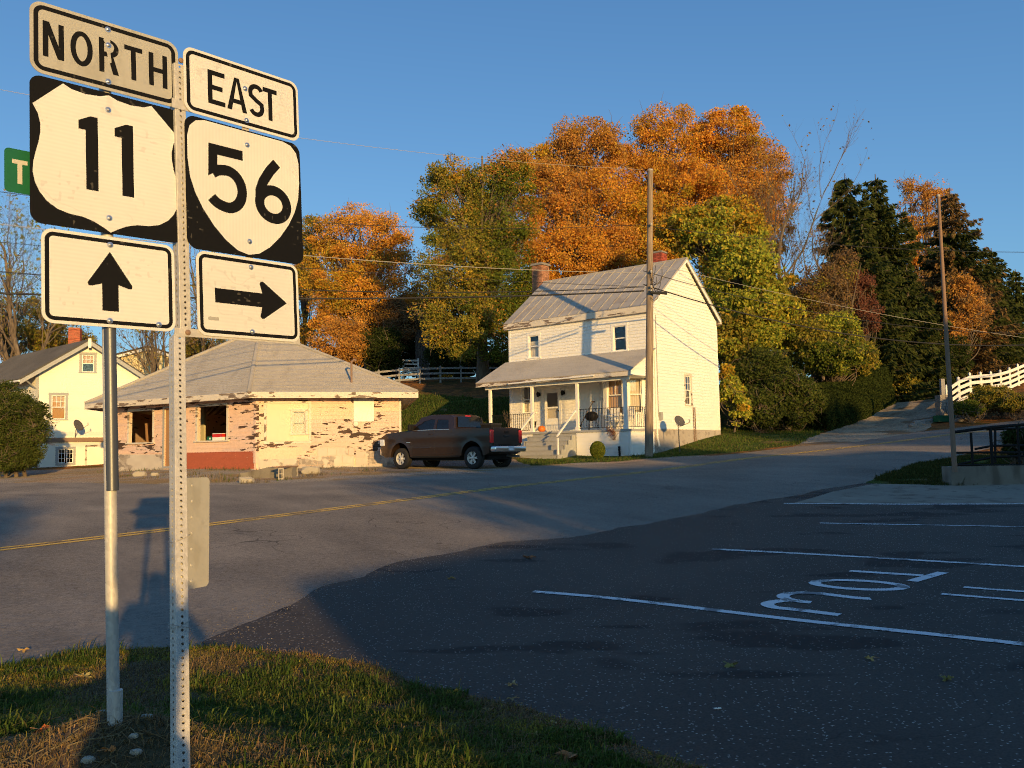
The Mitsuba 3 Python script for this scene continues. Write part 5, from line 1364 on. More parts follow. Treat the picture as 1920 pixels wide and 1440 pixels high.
tb = thing('toolbox', 'black toolbox lying in the pickup bed behind the tailgate', 'box'); B2 = lambda nm, b, mat: tput(part(tb, nm), m3.Manifold.cube([b[1] - b[0], b[3] - b[2], b[5] - b[4]]).translate([b[0], b[2], b[4]]), mat)
B2('case', (-1.9, -1.4, -.75, -.1, .853, 1.50), 'm_iron'); B2('lid', (-1.92, -1.38, -.77, -.08, 1.502, 1.56), 'm_dark')

# ------------------------------------------------------------------ utility pole, wires, iron pole
UP_ = A([5.36, 34.8]); pz = z_at(*UP_)
upk = thing('utility_pole', 'tall weathered wooden utility pole in front of the white house', 'utility pole')
ptp = sight(1219.3, 318, 34.8); pbs = A([*sight(1216.3, 857, 34.8)[:2], pz - .3])
MB().tube([pbs, pbs + (ptp - pbs) * .5, ptp], [.168, .14, .108], 16).put(part(upk, 'shaft'), 'm_pole', 40)
put(part(upk, 'cap', 'pale bleached top of the pole'), lathe([(.001, .03), (.09, .02), (.112, .0), (.112, -.06)], 16, ptp), 'm_wire_pale', 40)
for y in (424, 512, 540, 548):
    h_ = sight(1219, y, 34.8); MB().tube([h_ + [0, -.14, 0], h_ + [0, -.26, 0]], .02, 6).put(part(upk, 'bracket'), 'm_iron'); put(part(upk, 'insulator'), lathe([(.001, .07), (.04, .06), (.05, .0), (.03, -.05), (.001, -.06)], 10, h_ + [0, -.26, 0]), 'm_wire_pale', 40)
for i in range(9):
    a_ = np.random.default_rng(i); p0 = sight(1220, a_.uniform(500, 560), 34.6); p1 = sight(1220 + a_.uniform(5, 22), a_.uniform(495, 560), 34.55); m_ = (p0 + p1) / 2 - A([0, 0, a_.uniform(.1, .35)])
    MB().tube(curve([p0, m_, p1], 4), .012, 5).put(part(upk, 'jumper_wire'), 'm_wire')
for (x, y) in ((1241, 549), (1228, 549)):
    c = sight(x, y, 34.5); MB().tube([c - [.18, 0, -.03], c + [.2, 0, -.04]], .055, 8).put(part(upk, 'splice_case', 'black cable splice case hanging by the pole'), 'm_dark', 40)
far_l, far_r = A([-30.0, 18.0]), A([40.0, 44.0])


def wire(nm, pts, end, r, mat, lab):
    """A span along the line from the pole to the next one: heights read at image columns."""
    dv = end - UP_; L = []
    for px, py in pts:
        d = sight(px, py, 1.0) - EYE; m = A([[d[0], -dv[0]], [d[1], -dv[1]]]); s_, t_ = np.linalg.solve(m, UP_ - EYE[:2]); L.append((t_, EYE[2] + s_ * d[2]))
    L = A(L); c = np.polyfit(L[:, 0], L[:, 1], 2 if len(L) > 2 else 1); t_ = np.linspace(0, 1, 40); z = np.polyval(c, t_); z[0] = z[0]
    MB().tube(np.c_[UP_[0] + dv[0] * t_, UP_[1] + dv[1] * t_ - .0, z], r, 5).put(thing(nm, lab, 'wire', 'wires strung from the utility pole'), mat, True)


wire('overhead_wire', [(1218, 318), (909, 299), (567, 258), (20, 172)], far_l, .007, 'm_wire_pale', 'topmost thin wire running left from the top of the utility pole')
wire('overhead_wire', [(1205, 421), (830, 428), (586, 416), (25, 363)], far_l, .011, 'm_wire', 'second wire from the top running left from the utility pole')
wire('overhead_wire', [(1205, 512), (822, 497), (567, 479), (40, 425)], far_l, .013, 'm_wire_pale', 'pale wire running left above the house chimney')
wire('overhead_wire', [(1210, 538), (785, 516), (567, 503), (36, 457)], far_l, .010, 'm_wire', 'thin dark wire running left just below the pale wire')
wire('overhead_wire', [(1210, 535), (1010, 551), (560, 539), (36, 514)], far_l, .019, 'm_wire', 'dark cable running left above the thickest cable')
wire('overhead_wire', [(1210, 546), (890, 554), (560, 563), (36, 550)], far_l, .032, 'm_wire', 'thickest black cable running left, lowest of the spans')
wire('overhead_wire', [(1219, 424), (1312, 437), (1650, 464), (1920, 473)], far_r, .012, 'm_wire', 'highest wire running right from the utility pole')
wire('overhead_wire', [(1249, 546), (1342, 576), (1597, 627), (1886, 648)], far_r, .026, 'm_wire', 'thick cable sagging right, lowest on that side')
wire('overhead_wire', [(1260, 524), (1331, 542), (1594, 597), (1774, 619), (1920, 625)], far_r, .015, 'm_wire', 'cable sagging right above the lowest one')
wire('overhead_wire', [(1250, 500), (1450, 548), (1669, 591), (1774, 611)], far_r, .008, 'm_wire_pale', 'thin pale wire sagging right between the cables')
ip = thing('flag_pole', 'thin rusty leaning pole at the corner of the black railing', 'pole')
MB().tube([sight(1790.5, 885, 20.75), sight(1775, 640, 20.75), sight(1759.5, 369, 20.75)], [.058, .048, .036], 12).put(part(ip, 'shaft'), 'm_rust', 40)
put(part(ip, 'finial'), lathe([(.001, .06), (.04, .04), (.045, 0), (.03, -.03)], 10, sight(1759.5, 368, 20.75)), 'm_wire_pale', 40)

# ------------------------------------------------------------------ retaining wall and black railing at the right
cw_ = thing('retaining_wall', 'low stained concrete wall below the black railing', 'wall')
CWF = Frame([*sight(1784, 905, 21.0)[:2], 0], [1, .0], [0, -1]); zt_ = sight(1784, 875, 21.0)[2]; zb_ = z_at(10.5, 21) - .3
v = trimesh.creation.box([7, .45, zt_ - zb_]).subdivide().subdivide().subdivide(); w_ = v.vertices.copy(); w_ += (meshkit.fbm(w_ * 4, 3, 2)[:, None] - .5) * .03
put(part(cw_, 'body'), (w_ + CWF(3.5, -.22, (zt_ + zb_) / 2), v.faces), 'm_concrete', 30)
rl = thing('railing', 'black pipe railing standing on the low concrete wall', 'railing')
Yr = 21.15; R0 = lambda px, py, Y=Yr: sight(px, py, Y)
for px, t0, r_ in ((1787.5, 806, .035), (1824, 811, .03), (1861, 801, .035), (1912, 797, .03), (1965, 795, .03)): b_ = R0(px, 874); b_[2] = zt_; MB().tube([b_, A([b_[0], b_[1], R0(px, t0)[2]])], r_, 10).put(part(rl, 'post'), 'm_iron', 40)
for pts, r_ in (([(1783, 811), (1861, 801), (1920, 796), (1990, 793)], .038), ([(1790, 849), (1860, 848), (1990, 849)], .028), ([(1795, 872), (1860, 872.5), (1990, 872.5)], .028)): MB().tube([R0(*p) for p in pts], r_, 10).put(part(rl, 'rail'), 'm_iron', 40)
rl = thing('railing', 'second black railing of the ramp rising behind the first one', 'railing')
for pts in ([(1850, 805), (1920, 803), (1990, 801)], [(1828, 842), (1861, 836), (1920, 835), (1990, 834)], [(1797, 871), (1861, 857), (1920, 855), (1990, 854)]): MB().tube([R0(*p, 22.6) for p in pts], .03, 10).put(part(rl, 'rail'), 'm_iron', 40)
for px, t0, b0 in ((1866, 805, 868), (1940, 803, 868)): MB().tube([R0(px, b0, 22.6), R0(px, t0, 22.6)], .03, 10).put(part(rl, 'post'), 'm_iron', 40)

# ------------------------------------------------------------------ fences
def fence(lab, name, pts, mat, group=None, rails=3, hts=(.35, .75, 1.15), ph=1.25, bw=.13):
    t = thing(name, lab, 'fence'); P = [A([p[0], p[1], z_at(p[0], p[1])]) for p in pts]
    for p, q in zip(P[:-1], P[1:]):
        d = unit(q - p); n = unit(np.cross(d, [0, 0, 1])); n = n if n[1] < 0 else -n
        for h in hts: MB().box(p + n * .06 + A([0, 0, h - bw / 2]), q - p, n * .03, [0, 0, bw]).put(part(t, 'rail'), mat)
    for p in P:
        MB().box(p - [.06, .06, .3], [.12, 0, 0], [0, .12, 0], [0, 0, ph + .3]).put(part(t, 'post'), mat)
        MB().raw(A([[-.08, -.08, ph], [.08, -.08, ph], [.08, .08, ph], [-.08, .08, ph], [0, 0, ph + .09]]) + p, [[0, 1, 4], [1, 2, 4], [2, 3, 4], [3, 0, 4]]).put(part(t, 'post_cap'), mat)
    return t


fa_, fb_ = sight(1776, 755, 47.5)[:2], sight(1925, 715, 60)[:2]
fence('white board fence climbing beside the gravel drive at the right', 'board_fence', [fa_ + (fb_ - fa_) * k / 8 for k in range(9)] + [fb_ + A([3, 1.5]), fb_ + A([6, 3])], 'm_fence', hts=(.2, .54, .88, 1.22), ph=1.42, bw=.19)
fence('board fence coloured grey for its shade, across the paddock behind the pickup', 'board_fence', [sight(px, 717, 60.5)[:2] for px in np.linspace(672, 980, 9)], 'm_fence_grey', hts=(.3, .65, 1.0), ph=1.1)
gt = thing('gate', 'white field gate among the dark trees above the paddock fence', 'gate'); g0, g1 = sight(756, 690, 66), sight(784, 690, 66)
for k in range(5): z = z_at(*g0[:2]) + .25 + k * .28; MB().box([g0[0], g0[1], z], [g1[0] - g0[0], .3, 0], [0, .04, 0], [0, 0, .12]).put(part(gt, 'rail'), 'm_fence')
for g in (g0, g1): MB().box([g[0] - .06, g[1] + .04, z_at(*g[:2]) - .2], [.12, 0, 0], [0, .1, 0], [0, 0, 1.75]).put(part(gt, 'stile'), 'm_fence')
# the stone pier and the rubble at the mouth of the drive
pr = thing('stone_pier', 'square stone gate pier at the lower end of the white fence', 'pier'); po = sight(1769, 764, 46); pz_ = z_at(*po[:2]); rng = np.random.default_rng(12)
for r in range(7):
    for i in range(2):
        for j in range(2):
            e = rng.uniform(-.02, .02, 3); x0, y0 = po[0] - .3 + i * .3, po[1] - .3 + j * .3
            MB().abox(x0 + e[0], x0 + .29 + e[0], y0 + e[1], y0 + .29 + e[1], pz_ + r * .2 - .15, pz_ + r * .2 + .04).put(part(pr, 'stone'), 'm_stone')
MB().abox(po[0] - .1, po[0] + .1, po[1] - .1, po[1] + .1, pz_ + 1.25, pz_ + 2.1).put(part(pr, 'lamp_stub', 'weathered post stub on the pier'), 'm_fence_grey')
bn = thing('crate', 'green plastic crate at the foot of the stone pier', 'crate'); bo = sight(1769, 770, 45.0); bz = z_at(*bo[:2])
for a in ((-.42, .42, -.3, -.27), (-.42, .42, .27, .3), (-.42, -.39, -.27, .27), (.39, .42, -.27, .27)): MB().abox(bo[0] + a[0], bo[0] + a[1], bo[1] + a[2], bo[1] + a[3], bz, bz + .33).put(part(bn, 'side'), 'm_green_bin')
MB().abox(bo[0] - .39, bo[0] + .39, bo[1] - .27, bo[1] + .27, bz + .02, bz + .05).put(part(bn, 'base'), 'm_green_bin')
rng = np.random.default_rng(77)
for i, (px, py, r) in enumerate(((1790, 775, .4), (1806, 783, .45), (1818, 787, .3), (1783, 768, .35), (1812, 778, .28), (1722, 797, .3), (1735, 793, .22), (1712, 800, .2), (1760, 786, .25), (1834, 783, .3), (1745, 790, .16), (1798, 790, .2))):
    boulder('stone', 'grey stone in the rubble heap at the mouth of the gravel drive', 'stone', ground_at(px, py) + [0, 0, r * .25], r, (1.2, 1, .7), 'm_stone', 90 + i, 'rubble stones at the drive')

# ------------------------------------------------------------------ trees and shrubs
def leaf_cards(C, size, col, rng, asp=.62, droop=0.0):
    """One folded, pointed leaf (two triangles) per centre."""
    n = len(C); d = rng.normal(size=(n, 3)); d[:, 2] -= droop; d /= np.linalg.norm(d, axis=1, keepdims=True)
    e = rng.normal(size=(n, 3)); e -= d * (e * d).sum(1, keepdims=True); e /= np.linalg.norm(e, axis=1, keepdims=True); g = np.cross(d, e)
    L = size[:, None]; tip, root = C + d * L * .5, C - d * L * .5; s1, s2 = C + e * L * asp * .5 + g * L * .12, C - e * L * asp * .5 + g * L * .12
    v = np.stack([root, s1, tip, s2], 1).reshape(-1, 3); b = np.arange(n)[:, None] * 4
    return v, np.vstack([b + [0, 1, 2], b + [0, 2, 3]]), np.repeat(col, 4, axis=0)


PAL = {'orange': [(.74, .38, .06), (.78, .45, .07), (.66, .29, .05), (.56, .30, .07)], 'rust': [(.60, .31, .07), (.66, .36, .08), (.54, .25, .06), (.46, .26, .08)],
       'gold': [(.62, .42, .05), (.55, .38, .05), (.64, .34, .04), (.40, .33, .05)], 'green': [(.15, .19, .03), (.12, .16, .028), (.22, .23, .035), (.08, .115, .02)],
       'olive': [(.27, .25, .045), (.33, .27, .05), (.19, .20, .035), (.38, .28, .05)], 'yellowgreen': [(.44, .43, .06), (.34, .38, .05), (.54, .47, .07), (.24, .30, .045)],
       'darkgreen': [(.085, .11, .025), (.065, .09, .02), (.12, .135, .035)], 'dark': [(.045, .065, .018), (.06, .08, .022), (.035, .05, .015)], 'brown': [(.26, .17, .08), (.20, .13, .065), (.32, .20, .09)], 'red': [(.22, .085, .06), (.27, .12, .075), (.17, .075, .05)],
       'deadrim': [(.26, .14, .065), (.20, .105, .05), (.33, .19, .09)], 'darkblade': [(.06, .075, .02), (.085, .085, .03), (.045, .06, .016)], 'straw': [(.34, .25, .12), (.28, .19, .09), (.40, .32, .17)], 'needle': [(.072, .090, .026), (.090, .105, .032), (.052, .070, .020)], 'needlebrown': [(.22, .14, .06), (.28, .17, .065), (.14, .11, .05)],
       'drygrass': [(.15, .105, .05), (.105, .085, .038), (.19, .13, .06)], 'blade': [(.07, .115, .022), (.095, .14, .028), (.045, .08, .016), (.125, .165, .04), (.105, .145, .035), (.15, .13, .055)]}


def colours(pal, n, rng, jit=.22):
    P = A(PAL[pal]); c = P[rng.integers(0, len(P), n)] * rng.uniform(1 - jit, 1 + jit, (n, 1)); return c * rng.uniform(.93, 1.07, (n, 3))


def lobe(px, py, rpx, rpy, Y, pal, dy=None):
    """A lobe of a crown seen at that column and row with those half-widths."""
    c = sight(px, py, Y); k = Y / FOC; return (*c, rpx * k, rpx * k if dy is None else dy, rpy * k, pal)


def tree(name, label, base, lobes, trunk_r=.25, nleaf=26000, leaf=.22, ncl=70, seed=0, group=None, cat='tree', twigs=True, fork=.35, clr=(.55, 1.15), trunks=1, cull=.0):
    """A crown of clumped leaves in the lobes' volumes, on a trunk with a limb to every clump."""
    rng = np.random.default_rng(seed); t = thing(name, label, cat, group); base = A(base, float); nleaf, ncl = int(nleaf * 2.3), int(ncl * 1.9)
    vol = A([l[3] * l[4] * l[5] for l in lobes]) ** .75; vol /= vol.sum()
    cl = []
    for i in rng.choice(len(lobes), ncl, p=vol):
        l = lobes[i]; u = rng.normal(size=3); u /= np.linalg.norm(u); r = rng.uniform(.2, 1) ** .45 * rng.uniform(.86, 1.06)
        cl.append((A(l[:3]) + u * r * A(l[3:6]), rng.uniform(*clr) * (min(l[3], l[5]) ** .5) * .64, l[6]))
    per = rng.dirichlet(np.full(ncl, 4.0)) * nleaf; Cs, Ss, Col = [], [], []
    for (c, r, pal), m in zip(cl, per):
        m = int(m)
        if m < 4: continue
        u = rng.normal(size=(m, 3)); u /= np.linalg.norm(u, axis=1, keepdims=True); q = c + u * (rng.random((m, 1)) ** .5) * r * A([1.15, 1.15, .8])
        keep = meshkit.noise(q * 1.9 / max(.6, r), seed) > .30 + cull; q = q[keep]; m = len(q)
        p2 = pal if rng.random() > .22 else lobes[rng.integers(len(lobes))][6]
        Cs.append(q); Ss.append(leaf * .68 * rng.uniform(.55, 1.35, m)); k2 = rng.random(m) < .25; cl_ = colours(p2, m, rng) * rng.uniform(.8, 1.15); cl_[k2] = colours(lobes[rng.integers(len(lobes))][6], int(k2.sum()), rng); Col.append(cl_)
    m = int(nleaf * .5); li = rng.choice(len(lobes), m, p=vol); u = rng.normal(size=(m, 3)); u /= np.linalg.norm(u, axis=1, keepdims=True); LA_ = A([l[:6] for l in lobes], float)
    q = LA_[li, :3] + u * (rng.random((m, 1)) ** .42) * LA_[li, 3:6] * (1 + .22 * (meshkit.fbm(u * 2.5 + li[:, None] * 3.3, 3, seed) - .5)[:, None] * 2); kp = meshkit.fbm(q * .9, 3, seed + 5) > .47 + cull * .7; q, li = q[kp], li[kp]
    cc = np.zeros((len(q), 3))
    for i, l in enumerate(lobes): cc[li == i] = colours(l[6], int((li == i).sum()), rng)
    Cs.append(q); Ss.append(leaf * .72 * rng.uniform(.5, 1.25, len(q))); Col.append(cc * (.75 + .5 * meshkit.noise(q * .6, seed + 2))[:, None])
    v, f, c = leaf_cards(np.vstack(Cs), np.concatenate(Ss), np.vstack(Col), rng); put(part(t, 'crown'), (v, f), 'm_leaf', False, c)
    top = A([np.average([l[0] for l in lobes], weights=vol), np.average([l[1] for l in lobes], weights=vol), max(l[2] + l[5] * .45 for l in lobes)])
    mb = MB(); H_ = top[2] - base[2]
    for k in range(trunks):
        off = rng.normal(0, .10 * H_, 3) * [1, 1, 0] * (k > 0); n = 9; tt = np.linspace(0, 1, n)[:, None]
        P = base - A([0, 0, .4]) + (top + off - base) * tt + np.cumsum(rng.normal(0, .05, (n, 3)) * [1, 1, 0], 0) + off * 0 + (A([.35, .1, 0]) * k * (1 - tt) if trunks > 1 else 0)
        mb.tube(P, trunk_r * (1 - tt[:, 0] * .86) * (1 + .35 * np.exp(-tt[:, 0] * 14)), 8)
        for (c, r, pal) in cl[k::trunks]:
            h = np.clip((c[2] - base[2]) / H_ * rng.uniform(.45, .8), fork * .7, .95); j = h * (n - 1); i0 = min(int(j), n - 2); p = P[i0] + (P[i0 + 1] - P[i0]) * (j - i0)
            m_ = (p + c) / 2 + rng.normal(0, .25, 3) + A([0, 0, .12 * np.linalg.norm(c - p)]); r0 = trunk_r * (1 - h * .8) * .42
            mb.tube(curve([p, m_, c], 3), np.linspace(r0, .018, 9), 5)
            if twigs:
                for _ in range(4): e = c + rng.normal(0, r * .75, 3); mb.tube([c + (m_ - c) * rng.uniform(0, .4), (c + e) / 2 + rng.normal(0, .1, 3), e], [.022, .014, .005], 4, cap=False)
    mb.put(part(t, 'trunk'), 'm_bark', 50)
    return t


def bare_tree(name, label, base, top, spread, seed, trunk_r=.3, levels=4, leaves=0, pal='olive', leaf=.16, lean=0, group=None, first=.3, bend=.3):
    """A nearly leafless tree: limbs branching down to twigs, a few leaves left."""
    rng = np.random.default_rng(seed); t = thing(name, label, 'tree', group); mb = MB(); tips = []

    def grow(p, d, L, r, lv):
        n = 5; P = [p]; q = d
        for i in range(n): q = unit(q + rng.normal(0, .13 if lv else .06, 3) * bend / .3 + A([0, 0, .05])); P.append(P[-1] + q * L / n)
        P = A(P); mb.tube(P, np.linspace(r, r * .5, n + 1), 7 if lv < 2 else 4, cap=False)
        if lv >= levels: tips.append(P[-1]); tips.append(P[3]); return
        for k in range(rng.integers(3, 6) if lv else 7):
            s = rng.uniform(first if lv == 0 else .3, 1); i = min(int(s * n), n - 1); b = P[i] + (P[i + 1] - P[i]) * (s * n - i)
            e = rng.normal(size=3); e -= d * (e @ d); e = unit(e); grow(b, unit(d * rng.uniform(.5, 1.1) + e * spread + A([0, 0, .25])), L * rng.uniform(.42, .68), r * (1 - .5 * s) * rng.uniform(.45, .65), lv + 1)
        grow(P[-1], q, L * .5, r * .5, lv + 1)
    base, top = A(base, float), A(top, float); L = np.linalg.norm(top - base)
    grow(base - [0, 0, .3], unit(top - base), L * .56, trunk_r, 0); mb.put(part(t, 'branches'), 'm_bark', 50)
    if leaves:
        tp = A(tips); q = tp[rng.integers(0, len(tp), leaves)] + rng.normal(0, .3, (leaves, 3)); v, f, c = leaf_cards(q, leaf * rng.uniform(.6, 1.4, leaves), colours(pal, leaves, rng), rng); put(part(t, 'leaves', kind='stuff'), (v, f), 'm_leaf', False, c)
    return t


def spruce(label, px, ytop, ybase, rpx, Y, seed, pal='needle', dens=1.0, pal2=None):
    rng = np.random.default_rng(seed); t = thing('spruce_tree', label, 'tree'); tp = sight(px, ytop, Y); b = sight(px, ybase, Y); b[2] = min(b[2], z_at(*b[:2])) - .2; tp[:2] = b[:2]; H_ = tp[2] - b[2]; R = rpx * Y / FOC
    mb = MB(); mb.tube([b, b + (tp - b) * .5, tp], [.32, .2, .03], 8); Cs, Ds, Ss = [], [], []
    z = .04
    while z < .985:
        rad = R * (1 - z) ** .60 * (.74 + .42 * rng.random()) + .15; nb = int(np.clip(rad * 6, 5, 17)); a0 = rng.uniform(0, 6.28)
        for k in range(nb):
            a = a0 + k * 2 * np.pi / nb + rng.normal(0, .22); L = rad * rng.uniform(.62, 1.12); d = A([math.cos(a), math.sin(a), 0]); s = np.linspace(.0, 1, 7)
            zz = -(.42 * s - .30 * s ** 2.2) * L * rng.uniform(.8, 1.2) + .12 * L * (z > .8); P = b + A([0, 0, z * H_]) + d * (s[:, None] * L) + A([0, 0, 1]) * zz[:, None]
            mb.tube(P[::2], np.linspace(.04, .008, 4), 4, cap=False)
            m = int(dens * 16 * L) + 6; q = rng.random(m) ** .7; i = np.minimum((q * 6).astype(int), 5); c = P[i] + (P[i + 1] - P[i]) * (q * 6 - i)[:, None]; side = A([-d[1], d[0], 0]) * rng.normal(0, .17 + .12 * L * .4, (m, 1)) * (1.1 - q)[:, None]
            hang = -np.abs(rng.normal(0, .16, m)); c = c + side + A([0, 0, 1]) * hang[:, None]; dr_ = d * .7 + side * 1.5 + A([0, 0, -.55]) + rng.normal(0, .3, (m, 3)); Cs.append(c); Ds.append(dr_); Ss.append(rng.uniform(.22, .5, m))
        z += .42 / H_ * rng.uniform(.8, 1.2)
    C, D, S_ = np.vstack(Cs), np.vstack(Ds), np.concatenate(Ss); D /= np.linalg.norm(D, axis=1, keepdims=True); n = len(C); e = np.cross(D, rng.normal(size=(n, 3))); e /= np.linalg.norm(e, axis=1, keepdims=True)
    v = np.stack([C - D * S_[:, None] * .5, C + e * S_[:, None] * .17, C + D * S_[:, None] * .5, C - e * S_[:, None] * .17], 1).reshape(-1, 3); bb = np.arange(n)[:, None] * 4; col = colours(pal, n, rng)
    if pal2: k = meshkit.noise(C * .5, seed) > .45; col[k] = colours(pal2, int(k.sum()), rng)
    put(part(t, 'needles'), (v, np.vstack([bb + [0, 1, 2], bb + [0, 2, 3]])), 'm_leaf', False, np.repeat(col, 4, axis=0)); mb.put(part(t, 'trunk'), 'm_bark', 50)


def foot(px, Y): p = sight(px, 700, Y); return A([p[0], p[1], z_at(p[0], p[1])])


# the big maples behind the houses
tree('maple_tree', 'bright orange maple standing left of the tall green tree', foot(690, 72), [lobe(680, 450, 99, 67, 72, 'orange'), lobe(620, 520, 70, 76, 71, 'gold'), lobe(735, 520, 61, 86, 72, 'orange'), lobe(670, 580, 94, 65, 71, 'orange'), lobe(600, 445, 47, 43, 74, 'olive')], .38, 30000, .24, 95, 1, trunks=2, clr=(.5, 1.0))
tree('maple_tree', 'tall green maple turning gold at its edges, left of the white house', foot(905, 58), [lobe(850, 390, 70, 97, 57, 'olive'), lobe(930, 400, 76, 103, 58, 'green'), lobe(860, 500, 82, 86, 56, 'olive'), lobe(940, 520, 70, 86, 57, 'green'), lobe(860, 600, 73, 76, 55, 'olive'), lobe(930, 620, 64, 65, 56, 'green'), lobe(855, 325, 53, 35, 58, 'gold'), lobe(960, 430, 60, 80, 60, 'rust'), lobe(955, 315, 53, 43, 59, 'rust')], .42, 44000, .23, 130, 2, clr=(.5, 1.0))
tree('maple_tree', 'tall rust-orange maple behind the tall brick chimney', foot(1075, 63), [lobe(1095, 285, 80, 67, 64, 'rust'), lobe(1040, 380, 73, 86, 62, 'rust'), lobe(1130, 400, 64, 97, 63, 'orange'), lobe(1060, 480, 88, 65, 61, 'orange'), lobe(1150, 470, 60, 60, 63, 'rust'), lobe(1010, 310, 41, 39, 64, 'gold')], .42, 38000, .24, 120, 3, clr=(.5, 1.0), trunks=2)
tree('maple_tree', 'tallest orange maple rising directly behind the utility pole', foot(1240, 66), [lobe(1245, 265, 73, 65, 67, 'orange'), lobe(1210, 345, 70, 86, 66, 'orange'), lobe(1290, 370, 70, 86, 65, 'orange'), lobe(1180, 420, 50, 90, 66, 'gold'), lobe(1300, 290, 40, 60, 67, 'orange'), lobe(1235, 440, 82, 76, 64, 'gold')], .42, 36000, .24, 105, 4, clr=(.5, 1.0))
tree('maple_tree', 'broad golden-orange maple right of the utility pole with twin-topped neighbour', foot(1385, 67), [lobe(1365, 265, 73, 65, 67, 'orange'), lobe(1420, 320, 64, 76, 66, 'rust'), lobe(1360, 380, 82, 86, 65, 'orange'), lobe(1440, 420, 49, 76, 66, 'orange'), lobe(1380, 470, 70, 65, 64, 'gold')], .42, 36000, .24, 105, 5, clr=(.5, 1.0), trunks=2)
tree('leafy_tree', 'yellow-green broad-leaved tree close behind the bare gable', foot(1395, 51), [lobe(1330, 450, 64, 65, 52, 'yellowgreen'), lobe(1290, 430, 58, 43, 53, 'gold'), lobe(1400, 520, 73, 86, 50, 'yellowgreen'), lobe(1370, 420, 64, 54, 52, 'gold'), lobe(1420, 610, 73, 76, 49, 'yellowgreen'), lobe(1375, 640, 47, 65, 48, 'olive'), lobe(1440, 560, 45, 60, 50, 'olive')], .26, 30000, .30, 100, 6, clr=(.5, 1.0))
tree('small_tree', 'small yellow-green tree at the rear corner of the white house', foot(1370, 44), [lobe(1372, 735, 22, 32, 44, 'yellowgreen'), lobe(1362, 700, 12, 18, 44, 'gold'), lobe(1385, 765, 20, 28, 43.5, 'yellowgreen')], .07, 3600, .24, 24, 7, clr=(.4, .7))
bare_tree('bare_tree', 'grey nearly leafless tree right of the orange maples, tallest of the bare ones', foot(1466, 58), sight(1490, 270, 58), .45, 11, .26, 4, 700, 'brown', .17)
bare_tree('bare_tree', 'thin leafless tree between the tall bare tree and the spruces', foot(1520, 57), sight(1545, 390, 57), .7, 12, .18, 4, 1100, 'brown', .16)
tree('shrubby_tree', 'brown thinning shrubby tree below the bare trees', foot(1545, 54), [lobe(1545, 560, 55, 70, 54, 'brown'), lobe(1580, 510, 30, 50, 54, 'brown'), lobe(1510, 600, 40, 50, 54, 'olive')], .14, 7500, .2, 50, 13, clr=(.5, .9), trunks=3)
tree('shrub', 'dark red shrub left of the nearest spruce', foot(1615, 55), [lobe(1612, 545, 30, 42, 55, 'red'), lobe(1622, 590, 28, 36, 54.5, 'red')], .08, 4200, .18, 30, 14, cat='shrub', clr=(.4, .7))
tree('shrub', 'yellow-green shrub above the clipped hedge', foot(1560, 49), [lobe(1570, 620, 46, 40, 49, 'yellowgreen'), lobe(1520, 640, 46, 44, 48.5, 'olive'), lobe(1560, 670, 70, 34, 48, 'green'), lobe(1615, 665, 30, 36, 49, 'olive')], .1, 13000, .22, 60, 15, cat='shrub', clr=(.4, .8), trunks=3)
spruce('dark spruce with the leftmost pointed top right of the bare trees', 1604, 325, 750, 122, 60, 21, dens=2.3)
spruce('dark spruce with a narrow spire second from the left', 1662, 326, 745, 126, 63, 22, dens=2.3)
spruce('brownish spruce lit along its left side, tallest at the right', 1800, 352, 700, 120, 66, 23, 'needle', 2.1, 'needlebrown')
spruce('dark spruce at the right edge of the picture, shorter than its neighbour', 1872, 465, 690, 80, 70, 24, dens=2.3)
spruce('dark spruce filling between the two left spires', 1632, 420, 750, 125, 57, 27, dens=2.3)
spruce('dark spruce rising before the thin rusty pole, lower than its neighbours', 1712, 500, 740, 95, 58, 28, dens=2.3)
spruce('dark spruce half cut by the right edge of the picture', 1915, 505, 690, 70, 72, 29, dens=2.3)
tree('airy_tree', 'airy orange tree between the spruces with sky showing through', foot(1735, 74), [lobe(1715, 385, 35, 60, 74, 'rust'), lobe(1755, 390, 32, 66, 74, 'rust'), lobe(1735, 480, 45, 90, 73, 'orange'), lobe(1760, 570, 45, 60, 72, 'rust')], .2, 9500, .24, 60, 25, clr=(.45, .8), trunks=3, cull=.08)
tree('small_tree', 'low rusty orange tree at the foot of the right spruces', foot(1808, 60), [lobe(1805, 570, 36, 60, 60, 'rust'), lobe(1785, 630, 26, 30, 60, 'rust'), lobe(1835, 590, 24, 50, 61, 'brown')], .12, 6000, .22, 36, 26, clr=(.45, .8))
for i, (px, py, rx, ry, Y, pal, lab) in enumerate(((1000, 600, 110, 90, 80, 'olive', 'far olive tree seen in the gap above the white house roof, leftmost'), (1170, 590, 110, 90, 82, 'rust', 'far rusty tree behind the middle of the white house roof'), (1330, 600, 100, 110, 82, 'olive', 'far olive tree behind the bare gable'), (1480, 620, 90, 90, 84, 'brown', 'far brown tree behind the bare trees'), (1580, 640, 70, 70, 84, 'dark', 'far dark tree behind the red shrub'), (790, 610, 70, 70, 84, 'brown', 'far brown tree behind the grey shed'), (720, 665, 80, 50, 78, 'dark', 'far dark growth left of the grey shed'), (830, 680, 70, 45, 79, 'dark', 'far dark growth right of the grey shed'))):
    tree('far_tree', lab, foot(px, Y), [lobe(px, py, rx, ry, Y, pal), lobe(px + 30, py - 40, rx * .6, ry * .6, Y, pal)], .25, 9000, .3, 50, 501 + i, clr=(.5, 1.0), twigs=False)
